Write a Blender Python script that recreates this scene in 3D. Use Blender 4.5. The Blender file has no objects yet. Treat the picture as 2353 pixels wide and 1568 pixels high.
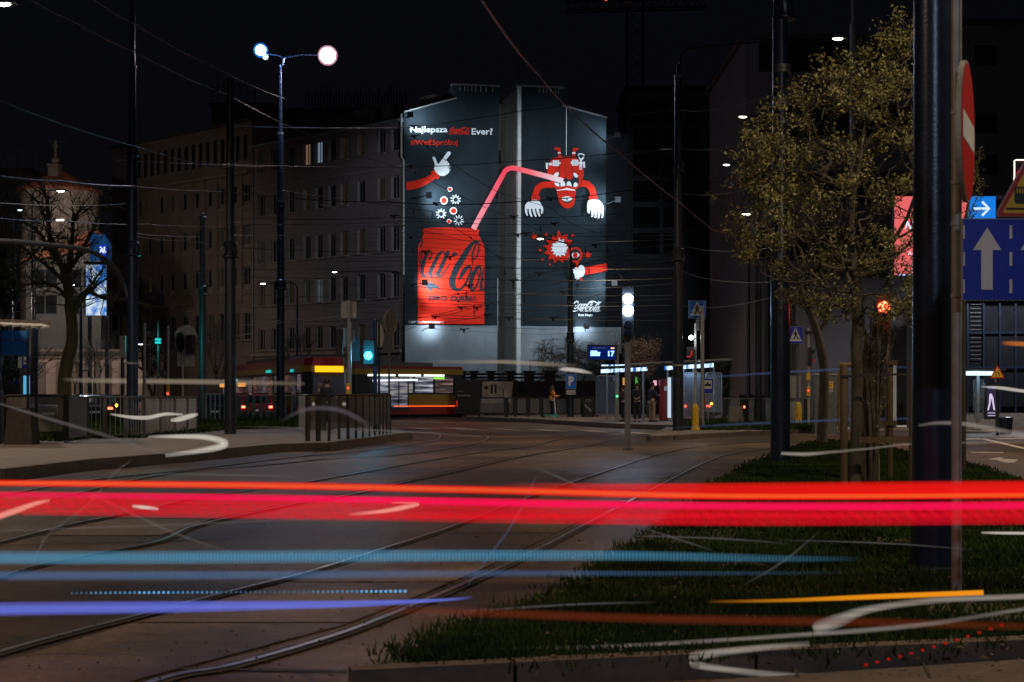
import bpy, bmesh, math, random
from mathutils import Vector, Matrix
R = math.radians
rnd = random.Random(7)
SC = bpy.context.scene
COL = SC.collection
CX, HY, F, H = 1176.5, 908.0, 3268.0, 1.42   # the survey of the photograph: centre column, horizon row, focal length in px, eye height

# ---------------------------------------------------------------- camera, sky, exposure
cam = bpy.data.cameras.new('camera'); camo = bpy.data.objects.new('camera', cam); COL.objects.link(camo)
camo.location = (0, 0, H); camo.rotation_euler = (R(90), 0, 0)
cam.lens = 50; cam.sensor_width = 36; cam.shift_y = (HY-784)/2353
cam.clip_end = 3000; cam.clip_start = 0.1
cam.dof.use_dof = True; cam.dof.focus_distance = 80; cam.dof.aperture_fstop = 5.6
SC.camera = camo
world = bpy.data.worlds.new('World'); SC.world = world; world.use_nodes = True
wn = world.node_tree; wn.nodes.clear()
sky = wn.nodes.new('ShaderNodeTexSky'); sky.sky_type = 'NISHITA'; sky.sun_disc = False
sky.sun_elevation = R(-4.0); sky.sun_rotation = R(200)
hs = wn.nodes.new('ShaderNodeMixRGB'); hs.blend_type = 'ADD'; hs.inputs[0].default_value = 1
gtc = wn.nodes.new('ShaderNodeTexCoord'); gsx = wn.nodes.new('ShaderNodeSeparateXYZ'); wn.links.new(gtc.outputs['Generated'], gsx.inputs[0])
grp = wn.nodes.new('ShaderNodeValToRGB'); grp.color_ramp.elements[0].position = 0; grp.color_ramp.elements[0].color = (.052, .052, .080, 1); grp.color_ramp.elements[1].position = .38; grp.color_ramp.elements[1].color = (.020, .030, .056, 1)
wn.links.new(gsx.outputs[2], grp.inputs[0]); wn.links.new(grp.outputs[0], hs.inputs[2])
bgn = wn.nodes.new('ShaderNodeBackground'); bgn.inputs[1].default_value = 0.05
wo = wn.nodes.new('ShaderNodeOutputWorld')
wn.links.new(sky.outputs[0], hs.inputs[1]); wn.links.new(hs.outputs[0], bgn.inputs[0]); wn.links.new(bgn.outputs[0], wo.inputs[0])
moon = bpy.data.lights.new('moonlight', 'SUN'); moon.energy = 0.012; moon.angle = R(3); moon.color = (.75, .82, 1)
mo = bpy.data.objects.new('moonlight', moon); mo.rotation_euler = (R(40), 0, R(-25)); COL.objects.link(mo)
SC.view_settings.view_transform = 'Standard'; SC.view_settings.look = 'None'
SC.view_settings.exposure = 0; SC.view_settings.gamma = 1; SC.view_settings.use_curve_mapping = False
SC.cycles.transparent_max_bounces = 24
SC.cycles.max_bounces = 6

# ---------------------------------------------------------------- helpers
def at(px, py, Y): return Vector(((px-CX)/F*Y, Y, H+(HY-py)/F*Y))
def gnd(px, py, z=0.0):
    Y = (H-z)*F/(py-HY); return Vector(((px-CX)/F*Y, Y, z))
def X(px, Y): return (px-CX)/F*Y
def Z(py, Y): return H+(HY-py)/F*Y

class MB:
    def __init__(s): s.v = []; s.f = []
    def quad(s, a, b, c, d):
        n = len(s.v); s.v += [tuple(a), tuple(b), tuple(c), tuple(d)]; s.f.append((n, n+1, n+2, n+3)); return s
    def ngon(s, pts):
        n = len(s.v); s.v += [tuple(p) for p in pts]; s.f.append(tuple(range(n, n+len(pts)))); return s
    def box(s, c, d, rz=0, taper=1.0):
        cx, cy, cz = c; dx, dy, dz = d[0]/2, d[1]/2, d[2]/2; ca, sa = math.cos(rz), math.sin(rz); n = len(s.v)
        for z, t in ((-dz, 1.0), (dz, taper)):
            for x, y in ((-dx, -dy), (dx, -dy), (dx, dy), (-dx, dy)):
                x *= t; y *= t
                s.v.append((cx+x*ca-y*sa, cy+x*sa+y*ca, cz+z))
        s.f += [(n, n+3, n+2, n+1), (n+4, n+5, n+6, n+7)] + [(n+i, n+(i+1) % 4, n+4+(i+1) % 4, n+4+i) for i in range(4)]
        return s
    def tube(s, pts, r, n=8, cap=True):
        pts = [Vector(p) for p in pts]; k = len(pts); rr = r if isinstance(r, (list, tuple)) else [r]*k
        base = len(s.v); pu = None
        for i, p in enumerate(pts):
            t = (pts[min(i+1, k-1)]-pts[max(i-1, 0)])
            if t.length < 1e-9: t = Vector((0, 0, 1))
            t.normalize()
            if pu is None:
                pu = t.cross(Vector((0, 0, 1)))
                if pu.length < 1e-3: pu = t.cross(Vector((0, 1, 0)))
            pu = (pu - t*pu.dot(t))
            if pu.length < 1e-6: pu = t.orthogonal()
            pu.normalize(); w = t.cross(pu)
            for j in range(n):
                a = 2*math.pi*j/n; s.v.append(tuple(p+(pu*math.cos(a)+w*math.sin(a))*rr[i]))
        for i in range(k-1):
            for j in range(n):
                a = base+i*n+j; b = base+i*n+(j+1) % n; s.f.append((a, b, b+n, a+n))
        if cap and n > 2:
            s.f.append(tuple(base+j for j in reversed(range(n)))); s.f.append(tuple(base+(k-1)*n+j for j in range(n)))
        return s
    def lathe(s, x, y, prof, n=16):
        return s.tube([(x, y, z) for z, r in prof], [r for z, r in prof], n)
    def prism(s, poly, d):
        """poly: list of 3-D points, extruded along vector d"""
        d = Vector(d); n = len(s.v); k = len(poly); poly = [Vector(p) for p in poly]
        s.v += [tuple(p) for p in poly] + [tuple(p+d) for p in poly]
        s.f.append(tuple(range(n+k-1, n-1, -1))); s.f.append(tuple(range(n+k, n+2*k)))
        for i in range(k): j = (i+1) % k; s.f.append((n+i, n+j, n+k+j, n+k+i))
        return s
    def sphere(s, c, r, n=10, sz=1.0, sy=1.0):
        pts = [(c[2]+math.sin(R(-90+180*i/8))*r*sz, max(1e-4, math.cos(R(-90+180*i/8))*r)) for i in range(9)]
        b = len(s.v); s.lathe(c[0], c[1], pts, n)
        if sy != 1.0:
            for i in range(b, len(s.v)): v = s.v[i]; s.v[i] = (v[0], c[1]+(v[1]-c[1])*sy, v[2])
        return s
    def mesh(s, name, m, off=None, smooth=False, ngonfix=False):
        if off is not None: vv = [(a-off[0], b-off[1], c-off[2]) for a, b, c in s.v]
        else: vv = s.v
        me = bpy.data.meshes.new(name); me.from_pydata(vv, [], s.f)
        if m: me.materials.append(m)
        if smooth:
            me.polygons.foreach_set('use_smooth', [True]*len(me.polygons))
            try: me.set_sharp_from_angle(angle=R(40))
            except Exception: pass
        me.update(); return me
W = {}
def wloc(o): return W.get(o.name, Vector((0, 0, 0))) if o else Vector((0, 0, 0))
def thing(name, label, cat, loc=(0, 0, 0), group=None):
    o = bpy.data.objects.new(name, None); o.empty_display_size = .3; COL.objects.link(o); o.location = loc; W[o.name] = Vector(loc)
    o['label'] = label; o['category'] = cat
    if group: o['group'] = group
    return o
def part(name, mb, m, parent=None, smooth=False, label=None, kind=None):
    off = wloc(parent); me = mb.mesh(name, m, off, smooth)
    o = bpy.data.objects.new(name, me); COL.objects.link(o); W[o.name] = off.copy()
    if parent: o.parent = parent
    if label: o['label'] = label
    if kind: o['kind'] = kind
    return o
def place(name, me, loc, parent, rz=0, scale=None):
    """shared mesh placed at world loc under parent (parent unrotated)"""
    o = bpy.data.objects.new(name, me); COL.objects.link(o); o.parent = parent
    o.location = Vector(loc)-wloc(parent); o.rotation_euler = (0, 0, rz); W[o.name] = Vector(loc)
    if scale: o.scale = scale
    return o
def solo(name, mb, m, label, cat, group=None, smooth=False):
    o = part(name, mb, m, None, smooth); o['label'] = label; o['category'] = cat
    if group: o['group'] = group
    return o
def struct(name, mb, m, kind='structure', smooth=False, parent=None):
    o = part(name, mb, m, parent, smooth); 
    if not parent: o['kind'] = kind
    return o
def copytree(o, loc, label=None, rz=None):
    c = o.copy(); COL.objects.link(c); c.location = loc; W[c.name] = Vector(loc)
    if rz is not None: c.rotation_euler = (0, 0, rz)
    if label: c['label'] = label
    for ch in list(o.children):
        d = ch.copy(); COL.objects.link(d); d.parent = c
        for g in list(ch.children):
            e = g.copy(); COL.objects.link(e); e.parent = d
    return c

def mat(name, col, rough=.6, metal=0.0, var=.25, scale=3.0, bump=.2, col2=None, detail=6, stretch=None, spec=.5, streak=0):
    m = bpy.data.materials.new(name); m.use_nodes = True; nt = m.node_tree; b = nt.nodes['Principled BSDF']
    b.inputs['Roughness'].default_value = rough; b.inputs['Metallic'].default_value = metal
    b.inputs['Specular IOR Level'].default_value = spec
    tc = nt.nodes.new('ShaderNodeTexCoord'); mp = nt.nodes.new('ShaderNodeMapping')
    nt.links.new(tc.outputs['Object'], mp.inputs[0])
    if stretch: mp.inputs['Scale'].default_value = stretch
    no = nt.nodes.new('ShaderNodeTexNoise'); no.inputs['Scale'].default_value = scale; no.inputs['Detail'].default_value = detail
    no.inputs['Roughness'].default_value = .65; nt.links.new(mp.outputs[0], no.inputs[0])
    rp = nt.nodes.new('ShaderNodeValToRGB'); rp.color_ramp.elements[0].position = .3; rp.color_ramp.elements[1].position = .72
    c2 = col2 or tuple(min(1, c*(1+var)) for c in col); c1 = tuple(c*(1-var) for c in col)
    rp.color_ramp.elements[0].color = (*c1, 1); rp.color_ramp.elements[1].color = (*c2, 1)
    nt.links.new(no.outputs['Fac'], rp.inputs[0]); nt.links.new(rp.outputs[0], b.inputs['Base Color'])
    if bump:
        n2 = nt.nodes.new('ShaderNodeTexNoise'); n2.inputs['Scale'].default_value = scale*9; n2.inputs['Detail'].default_value = 5
        nt.links.new(mp.outputs[0], n2.inputs[0])
        bu = nt.nodes.new('ShaderNodeBump'); bu.inputs['Strength'].default_value = bump; bu.inputs['Distance'].default_value = .02
        nt.links.new(n2.outputs['Fac'], bu.inputs['Height']); nt.links.new(bu.outputs[0], b.inputs['Normal'])
    return m
def emis(name, col, s, samp=False):
    m = bpy.data.materials.new(name); m.use_nodes = True; nt = m.node_tree; nt.nodes.clear()
    e = nt.nodes.new('ShaderNodeEmission'); e.inputs[0].default_value = (*col, 1); e.inputs[1].default_value = s
    o = nt.nodes.new('ShaderNodeOutputMaterial'); nt.links.new(e.outputs[0], o.inputs[0])
    if not samp: m.cycles.emission_sampling = 'NONE'
    return m
def glass(name, col=(.6, .65, .7), alpha=.3, rough=.08):
    m = bpy.data.materials.new(name); m.use_nodes = True; b = m.node_tree.nodes['Principled BSDF']
    b.inputs['Base Color'].default_value = (*col, 1); b.inputs['Roughness'].default_value = rough; b.inputs['Alpha'].default_value = alpha
    b.inputs['Specular IOR Level'].default_value = .6
    return m
def lamp(loc, energy, col=(1, .85, .7), size=.15, spot=None, direction=(0, 0, -1), blend=.6, parent=None, name='lamp_light'):
    l = bpy.data.lights.new(name, 'SPOT' if spot else 'POINT'); l.energy = energy; l.color = col; l.shadow_soft_size = size
    if spot: l.spot_size = R(spot); l.spot_blend = blend
    o = bpy.data.objects.new(name, l); COL.objects.link(o)
    if parent: o.parent = parent
    o.location = Vector(loc)-wloc(parent)
    o.rotation_euler = Vector(direction).to_track_quat('-Z', 'Y').to_euler()
    return o
def text(name, s, m, parent, fn, x0, y0, x1, y1, off, bold=0.0, italic=0.0):
    """flat lettering fitted in the box (x0,y0 top left)-(x1,y1 bottom right); fn(px,py,off) gives the point"""
    c = bpy.data.curves.new('lettering', 'FONT'); c.body = s; c.offset = bold; c.shear = italic; c.resolution_u = 3
    o = bpy.data.objects.new('lettering', c); COL.objects.link(o); bpy.context.view_layer.update()
    dg = bpy.context.evaluated_depsgraph_get(); me = bpy.data.meshes.new_from_object(o.evaluated_get(dg))
    bpy.data.objects.remove(o); bpy.data.curves.remove(c)
    xs = [v.co.x for v in me.vertices]; ys = [v.co.y for v in me.vertices]
    ax, bx, ay, by = min(xs), max(xs), min(ys), max(ys); off0 = wloc(parent)
    for v in me.vertices:
        px = x0+(v.co.x-ax)/(bx-ax)*(x1-x0); py = y1+(v.co.y-ay)/(by-ay)*(y0-y1)
        v.co = Vector(fn(px, py, off))-off0
    me.materials.clear(); me.materials.append(m); me.name = name
    ob = bpy.data.objects.new(name, me); COL.objects.link(ob); ob.parent = parent; W[ob.name] = off0.copy()
    return ob
def catmull(pts, n=6, closed=False):
    out = []; k = len(pts); dim = len(pts[0])
    rng = range(k) if closed else range(k-1)
    for i in rng:
        if closed: p0, p1, p2, p3 = pts[i-1], pts[i], pts[(i+1) % k], pts[(i+2) % k]
        else: p0, p1, p2, p3 = pts[max(i-1, 0)], pts[i], pts[i+1], pts[min(i+2, k-1)]
        for j in range(n):
            t = j/n
            out.append(tuple(.5*((2*p1[d])+(-p0[d]+p2[d])*t+(2*p0[d]-5*p1[d]+4*p2[d]-p3[d])*t*t+(-p0[d]+3*p1[d]-3*p2[d]+p3[d])*t**3) for d in range(dim)))
    if not closed: out.append(tuple(pts[-1]))
    return out
def ell(cx, cy, rx, ry, n=28): return [(cx+rx*math.cos(2*math.pi*i/n), cy+ry*math.sin(2*math.pi*i/n)) for i in range(n)]

# ---------------------------------------------------------------- materials
M = {}
def roadmat(name, c0, c1, rough):
    # worn concrete: broad stains, fine grain, hair cracks and darker worn patches
    m = mat(name, c0, rough, var=.3, scale=.5, bump=.7, col2=c1, detail=14, spec=.22); nt = m.node_tree; b = nt.nodes['Principled BSDF']; tc = nt.nodes['Texture Coordinate']
    base = b.inputs['Base Color'].links[0].from_socket
    wob = nt.nodes.new('ShaderNodeTexNoise'); wob.inputs['Scale'].default_value = 1.5; nt.links.new(tc.outputs['Object'], wob.inputs[0])
    ad = nt.nodes.new('ShaderNodeVectorMath'); ad.operation = 'ADD'; nt.links.new(tc.outputs['Object'], ad.inputs[0]); nt.links.new(wob.outputs['Color'], ad.inputs[1])
    vo = nt.nodes.new('ShaderNodeTexVoronoi'); vo.feature = 'DISTANCE_TO_EDGE'; vo.inputs['Scale'].default_value = .42; nt.links.new(ad.outputs[0], vo.inputs[0])
    mr = nt.nodes.new('ShaderNodeMapRange'); mr.inputs[2].default_value = .012; mr.inputs[3].default_value = .35; mr.inputs[4].default_value = 1; nt.links.new(vo.outputs['Distance'], mr.inputs[0])
    n3 = nt.nodes.new('ShaderNodeTexNoise'); n3.inputs['Scale'].default_value = 28; n3.inputs['Detail'].default_value = 3; nt.links.new(tc.outputs['Object'], n3.inputs[0])
    m3 = nt.nodes.new('ShaderNodeMapRange'); m3.inputs[1].default_value = .3; m3.inputs[2].default_value = .7; m3.inputs[3].default_value = .62; m3.inputs[4].default_value = 1.25; nt.links.new(n3.outputs['Fac'], m3.inputs[0])
    n4 = nt.nodes.new('ShaderNodeTexNoise'); n4.inputs['Scale'].default_value = .22; n4.inputs['Detail'].default_value = 5; nt.links.new(tc.outputs['Object'], n4.inputs[0])
    m4 = nt.nodes.new('ShaderNodeMapRange'); m4.inputs[1].default_value = .42; m4.inputs[2].default_value = .58; m4.inputs[3].default_value = .42; m4.inputs[4].default_value = 1.25; nt.links.new(n4.outputs['Fac'], m4.inputs[0])
    last = base
    for s_ in (mr.outputs[0], m3.outputs[0], m4.outputs[0]):
        vm = nt.nodes.new('ShaderNodeVectorMath'); vm.operation = 'SCALE'; nt.links.new(last, vm.inputs[0]); nt.links.new(s_, vm.inputs['Scale']); last = vm.outputs[0]
    nt.links.new(last, b.inputs['Base Color']); return m
M['asphalt'] = roadmat('asphalt', (.085, .056, .034), (.18, .12, .07), .5)
M['slab'] = roadmat('track_concrete', (.095, .064, .04), (.22, .15, .09), .5)
M['pave'] = mat('paving', (.2, .17, .145), .7, var=.25, scale=2.5, bump=.4)
M['kerb'] = mat('kerb_stone', (.095, .072, .058), .75, var=.3, scale=4)
M['pinkpave'] = mat('clay_paving', (.2, .11, .08), .8, var=.3, scale=6)
M['paint'] = mat('road_paint', (.55, .5, .42), .6, var=.25, scale=9)
M['rail'] = mat('rail_steel', (.36, .33, .31), .36, .85, var=.15, scale=8, bump=.05)
M['groove'] = mat('rail_groove', (.035, .028, .021), .9, scale=5)
M['soil'] = mat('soil', (.045, .045, .022), .95, scale=5, bump=.6)
M['wallgrey'] = mat('grey_render', (.21, .235, .26), .85, var=.22, scale=.9, bump=.15, stretch=(1, 1, .35))
M['slate'] = mat('mural_slate_paint', (.0135, .021, .027), .85, var=.28, scale=.6, bump=.1, spec=.2, stretch=(1, 1, .4))
M['mred'] = mat('mural_red_paint', (.66, .026, .012), .85, var=.10, scale=.8, bump=.05, spec=.08)
M['mwhite'] = mat('mural_white_paint', (.82, .84, .86), .8, var=.03, scale=1, bump=.03, spec=.1)
M['mdark'] = mat('mural_dark_paint', (.017, .024, .031), .8, var=.08, scale=1, bump=.03, spec=.2)
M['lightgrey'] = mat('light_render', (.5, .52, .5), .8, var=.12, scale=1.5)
M['brownrender'] = mat('brown_render', (.14, .10, .092), .9, var=.18, scale=.7, bump=.25)
M['brownrender2'] = mat('pale_render', (.125, .098, .10), .9, var=.18, scale=.8, bump=.25)
M['pilaster'] = mat('pilaster_render', (.17, .135, .125), .85, var=.15, scale=1.2)
M['winframe'] = mat('white_window_frame', (.15, .14, .14), .5, var=.1, scale=6)
M['winglass'] = mat('dark_window_glass', (.012, .014, .018), .08, var=.3, scale=1, bump=0)
M['roof'] = mat('roof_sheet', (.045, .042, .045), .7, scale=2)
M['tile'] = mat('clay_roof_tile', (.30, .10, .06), .75, var=.35, scale=7)
M['blackmetal'] = mat('black_painted_metal', (.02, .024, .032), .32, .3, var=.3, scale=6, bump=.08)
M['bluemetal'] = mat('blue_black_metal', (.018, .028, .056), .3, .4, var=.3, scale=5, bump=.08)
M['galv'] = mat('galvanised_steel', (.26, .265, .27), .5, .35, var=.2, scale=7, bump=.1)
M['darkgalv'] = mat('weathered_steel', (.12, .125, .13), .5, .6, var=.25, scale=6, bump=.1)
M['signback'] = mat('sign_back_aluminium', (.34, .34, .31), .55, .3, var=.12, scale=6)
M['signblue'] = mat('sign_blue', (.001, .022, .42), .45, var=.08, scale=9, bump=.02)
M['signblue2'] = mat('sign_light_blue', (.01, .12, .52), .45, var=.08, scale=9, bump=.02)
M['signwhite'] = mat('sign_white', (.62, .64, .66), .5, var=.06, scale=20, bump=.02)
M['signred'] = mat('sign_red', (.5, .012, .014), .45, var=.1, scale=9, bump=.02)
M['signyellow'] = mat('sign_yellow', (.75, .46, .02), .45, var=.08, scale=9, bump=.02)
M['signblack'] = mat('sign_black', (.012, .012, .012), .5, var=.1, scale=9, bump=.02)
M['yellow'] = mat('yellow_bollard_paint', (.58, .38, .02), .5, var=.25, scale=8)
M['bark'] = mat('bark', (.075, .06, .045), .95, var=.45, scale=6, bump=.9, stretch=(1, 1, .3))
M['barkgreen'] = mat('mossy_bark', (.11, .09, .045), .95, var=.4, scale=6, bump=.9, stretch=(1, 1, .3))
M['wood'] = mat('stake_wood', (.09, .058, .028), .85, var=.35, scale=5, bump=.4, stretch=(1, 1, .2))
M['concrete'] = mat('rough_concrete', (.17, .15, .13), .9, var=.3, scale=7, bump=.5)
M['darkwall'] = mat('dark_stone_wall', (.07, .058, .048), .95, var=.4, scale=5, bump=.7)
M['farwall'] = mat('far_wall', (.10, .095, .105), .9, var=.25, scale=.3)
M['farwall2'] = mat('far_wall_grey', (.10, .096, .108), .9, var=.15, scale=.4)
M['tramred'] = mat('tram_red_paint', (.20, .012, .014), .3, var=.1, scale=2, bump=.02)
M['tramyellow'] = mat('tram_yellow_paint', (.26, .16, .012), .3, var=.1, scale=2, bump=.02)
M['tramdark'] = mat('tram_dark_trim', (.02, .02, .022), .4, var=.2, scale=3)
M['rubber'] = mat('rubber', (.015, .015, .015), .9, scale=9)
M['black'] = mat('matte_black', (.012, .012, .013), .7, scale=5)
M['wire'] = mat('wire_metal', (.07, .07, .07), .45, .5, scale=9, bump=0)
M['glass'] = glass('clear_pane', (.35, .4, .45), .28, .06)
M['fenceglass'] = glass('scratched_pane', (.30, .28, .26), .22, .2)
M['meshpanel'] = glass('perforated_panel', (.07, .075, .07), .8, .5)
M['skin'] = mat('skin', (.5, .3, .22), .6, var=.08, scale=8, bump=.05)
M['hair'] = mat('brown_hair', (.05, .028, .016), .7, scale=30, var=.4)
from mathutils import noise as mnoise
# ---------------------------------------------------------------- ground
g = MB(); g.quad((-700, -60, 0), (700, -60, 0), (700, 1500, 0), (-700, 1500, 0))
struct('ground', g, M['asphalt'])
# rails traced on the ground
RA = [(-420,1640),(0,1504),(350,1411),(540,1361),(700,1321),(875,1266),(1030,1216),(1176,1159),(1297,1116),(1407,1079),(1497,1049),(1577,1031),(1660,1022),(1760,1016)]
RB = [(120,1660),(375,1566),(530,1536),(770,1466),(950,1396),(1176,1296),(1377,1191),(1527,1111),(1627,1061),(1690,1042),(1790,1030)]
RC = [(-200,1400),(75,1306),(350,1251),(450,1211),(675,1161),(820,1136),(925,1111),(1033,1088),(1195,1051),(1334,1028),(1416,1010),(1520,1000)]
RD = [(-100,1275),(150,1211),(300,1181),(450,1146),(640,1121),(810,1091),(1010,1055),(1126,1037),(1207,1028),(1288,1010),(1357,1000),(1450,992)]
RE_ = [(-200,1180),(0,1141),(200,1106),(450,1079),(700,1049),(850,1036),(982,1017),(1010,1007),(1005,999),(960,990),(905,984)]
RF = [(0,1180),(350,1096),(600,1071),(750,1056),(871,1050),(959,1042),(1079,1023),(1118,1011),(1116,1003),(1070,994),(1000,986),(920,979)]
def polyg(pts, n=6): return [gnd(x, y) for x, y in catmull(pts, n)]
def strip(mb, pts, half, z, shift=0.0):
    L = []; Rr = []
    for i, p in enumerate(pts):
        t = pts[min(i+1, len(pts)-1)]-pts[max(i-1, 0)]; t.z = 0; t.normalize(); nrm = Vector((-t.y, t.x, 0))
        c = p+nrm*shift; L.append((c.x+nrm.x*half, c.y+nrm.y*half, z)); Rr.append((c.x-nrm.x*half, c.y-nrm.y*half, z))
    for i in range(len(pts)-1): mb.quad(L[i], Rr[i], Rr[i+1], L[i+1])
bed = thing('tram_track', 'grooved tram rails set in brown concrete slabs curving across the junction', 'tram track', (0, 12, 0))
RP = [polyg(r) for r in (RA, RB, RC, RD, RE_, RF)]
for p in RP:
    a = MB(); strip(a, p, .07, .012); part('groove_seal', a, M['groove'], bed)
    b = MB(); 
    strip(b, p, .024, .020, .0); part('rail', b, M['rail'], bed)
# slabs between the rail pairs (they stop short of each other: open joints)
def lerp_at_y(p, y):
    for i in range(len(p)-1):
        if (p[i].y-y)*(p[i+1].y-y) <= 0 and abs(p[i+1].y-p[i].y) > 1e-6:
            t = (y-p[i].y)/(p[i+1].y-p[i].y); return p[i].x+(p[i+1].x-p[i].x)*t
    return None
def slabs(pa, pb, y0, y1, mb_gap=.03):
    ys = []; y = y0
    while y < y1: ys.append(y); y += 1.9
    for i in range(len(ys)-1):
        ya, yb = ys[i]+mb_gap, ys[i+1]-mb_gap
        q = [lerp_at_y(pa, ya), lerp_at_y(pb, ya), lerp_at_y(pb, yb), lerp_at_y(pa, yb)]
        if None in q: continue
        lo = q[0] < q[1]; e = .14 if lo else -.14
        s = MB(); P = [(q[0]+e, ya, .004), (q[1]-e, ya, .004), (q[2]-e, yb, .004), (q[3]+e, yb, .004)]
        if not lo: P = [P[1], P[0], P[3], P[2]]
        s.prism([Vector(p) for p in P], (0, 0, .007+rnd.random()*.003))
        part('slab', s, M['slab'], bed)
slabs(RP[0], RP[1], 6.9, 27); slabs(RP[2], RP[3], 10.5, 36)
for (x0, y0, x1, y1) in ((0,1530,800,1545),(1200,1088,1460,1096),(900,1170,1500,1180),(0,1255,520,1240)):
    a = MB(); strip(a, [gnd(x0,y0), gnd((x0+x1)/2, (y0+y1)/2+2), gnd(x1,y1)], .022, .008); part('tar_joint', a, M['groove'], bed)

# small stones and dirt crumbs along the tracks
cr = MB()
for i in range(1500):
    p = RP[rnd.randrange(6)]; q = p[rnd.randrange(len(p))]; 
    x = q.x+rnd.gauss(0, .28); y = q.y+rnd.gauss(0, .6); s_ = rnd.uniform(.004, .013)
    if y < 5.5: continue
    n = len(cr.v); a0 = rnd.random()*6
    for k in range(3): cr.v.append((x+s_*math.cos(a0+2.1*k), y+s_*math.sin(a0+2.1*k), .021))
    cr.v.append((x, y, .021+s_*.8)); cr.f += [(n, n+1, n+3), (n+1, n+2, n+3), (n+2, n, n+3)]
o = part('loose_grit', cr, M['groove']); o['kind'] = 'stuff'; o['label'] = 'dark grit and crumbs scattered along the tram rails'; 

# zebra bars in the distance
zb = MB()
zebra = thing('zebra_crossing', 'worn pale zebra bars painted across the far tracks', 'crossing', (5, 60, 0))
for i, (x0, x1, y) in enumerate(((930,1005,985.5),(1015,1105,986.5),(1125,1195,988),(1215,1300,990),(1320,1400,992),(1420,1500,996))):
    b = MB(); b.quad(*[tuple(gnd(px, py)+Vector((0, 0, .026))) for px, py in ((x0, y-2), (x0+45, y+2.2), (x1+10, y+3.2), (x1-40, y-1))]); part('painted_bar', b, M['paint'], zebra)

# ---- raised islands
def island(name, pts, z, m, kerbm=None, label=None, kerbedge=None):
    poly = [Vector((p[0], p[1], 0)) for p in pts]
    a = MB(); a.prism([Vector((p.x, p.y, -.05)) for p in poly], (0, 0, z+.05))
    return struct(name, a, m)
def g2(px, py, z): p = gnd(px, py, z); return (p.x, p.y)
ZL = .2
islL = [g2(-420,1130,ZL), g2(0,1079,ZL), g2(204,1056,ZL), g2(433,1039,ZL), g2(634,1021,ZL), g2(750,1018,ZL), g2(912,998,ZL), g2(942,994.5,ZL), g2(930,990,ZL), g2(880,981,ZL), g2(700,965,ZL), g2(540,958,ZL), g2(200,958,ZL), g2(-500,958,ZL)]
island('left_pavement', islL, ZL, M['pave'])
isrR = [g2(1071,958,ZL), g2(1207,962,ZL), g2(1416,974,ZL), g2(1542,977.5,ZL), g2(1640,979,ZL), g2(1700,976,ZL), g2(1760,968,ZL), g2(1760,952,ZL), g2(1071,952,ZL)]
island('tram_platform', isrR, ZL, M['pave'])
def kerbline(parent, pts, z, n_w=.15, L=1.0, front=.02):
    """separate kerb stones along a line of ground points"""
    P = [Vector((p[0], p[1], 0)) for p in pts]; i = 0
    for a, b in zip(P, P[1:]):
        d = b-a; k = max(1, int(d.length/L)); 
        for j in range(k):
            s0 = a+d*(j/k); s1 = a+d*((j+1)/k); c = (s0+s1)/2; ang = math.atan2(d.y, d.x)
            m = MB(); m.box((c.x, c.y, z/2), ((s1-s0).length-.02, n_w, z+.012+rnd.random()*.004), ang); part('kerb_stone', m, M['kerb'], parent)
kl = thing('kerb', 'stone kerb edging the left pavement beside the tram rails', 'kerb', (-8, 30, 0))
kerbline(kl, islL[1:9], ZL)
kr = thing('kerb', 'stone kerb along the front of the tram platform', 'kerb', (5, 62, 0))
kerbline(kr, isrR[:6], ZL)
# right verge
ZG = .10
verge = [g2(825,1541,ZG), g2(950,1496,ZG), g2(1045,1451,ZG), g2(1176,1411,ZG), g2(1242,1392,ZG), g2(1362,1322,ZG), g2(1452,1262,ZG), g2(1547,1212,ZG), g2(1657,1112,ZG), g2(1742,1059,ZG), g2(1850,1022,ZG), g2(1900,1012,ZG), g2(1990,1020,ZG), g2(2110,1045,ZG), g2(2240,1072,ZG), g2(2353,1110,ZG), g2(2900,1180,ZG), g2(2900,1430,ZG), g2(2353,1473,ZG), g2(1727,1500,ZG), g2(1177,1524,ZG)]
island('grass_verge', verge, ZG, M['soil'])
kv = thing('kerb', 'dark kerb stones along the near edge of the grass verge', 'kerb', (3, 7, 0))
kerbline(kv, [g2(800,1549,ZG), g2(1177,1530,ZG), g2(1727,1504,ZG), g2(2353,1477,ZG), g2(2900,1440,ZG)], ZG+.02, .12, .8)
fp = MB(); fp.prism([gnd(1640,1577), gnd(2353,1528), gnd(2950,1490), gnd(2950,1760), gnd(1400,1760)], (0, 0, .03)); struct('footpath', fp, M['kerb'])
jn = MB()
for x in (1830, 2130): strip(jn, [gnd(x, 1568)+Vector((0,-.05,0)), gnd(x-12, 1530)], .008, .034)
part('path_joint', jn, M['groove'], kv)
pk = MB(); pk.prism([Vector((*g2(2210,1062,.02), 0)), Vector((*g2(2330,1095,.02), 0)), Vector((*g2(2900,1150,.02), 0)), Vector((*g2(2900,1190,.02), 0)), Vector((*g2(2200,1090,.02), 0))], (0, 0, .02)); struct('clay_path', pk, M['pinkpave'])
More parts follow.
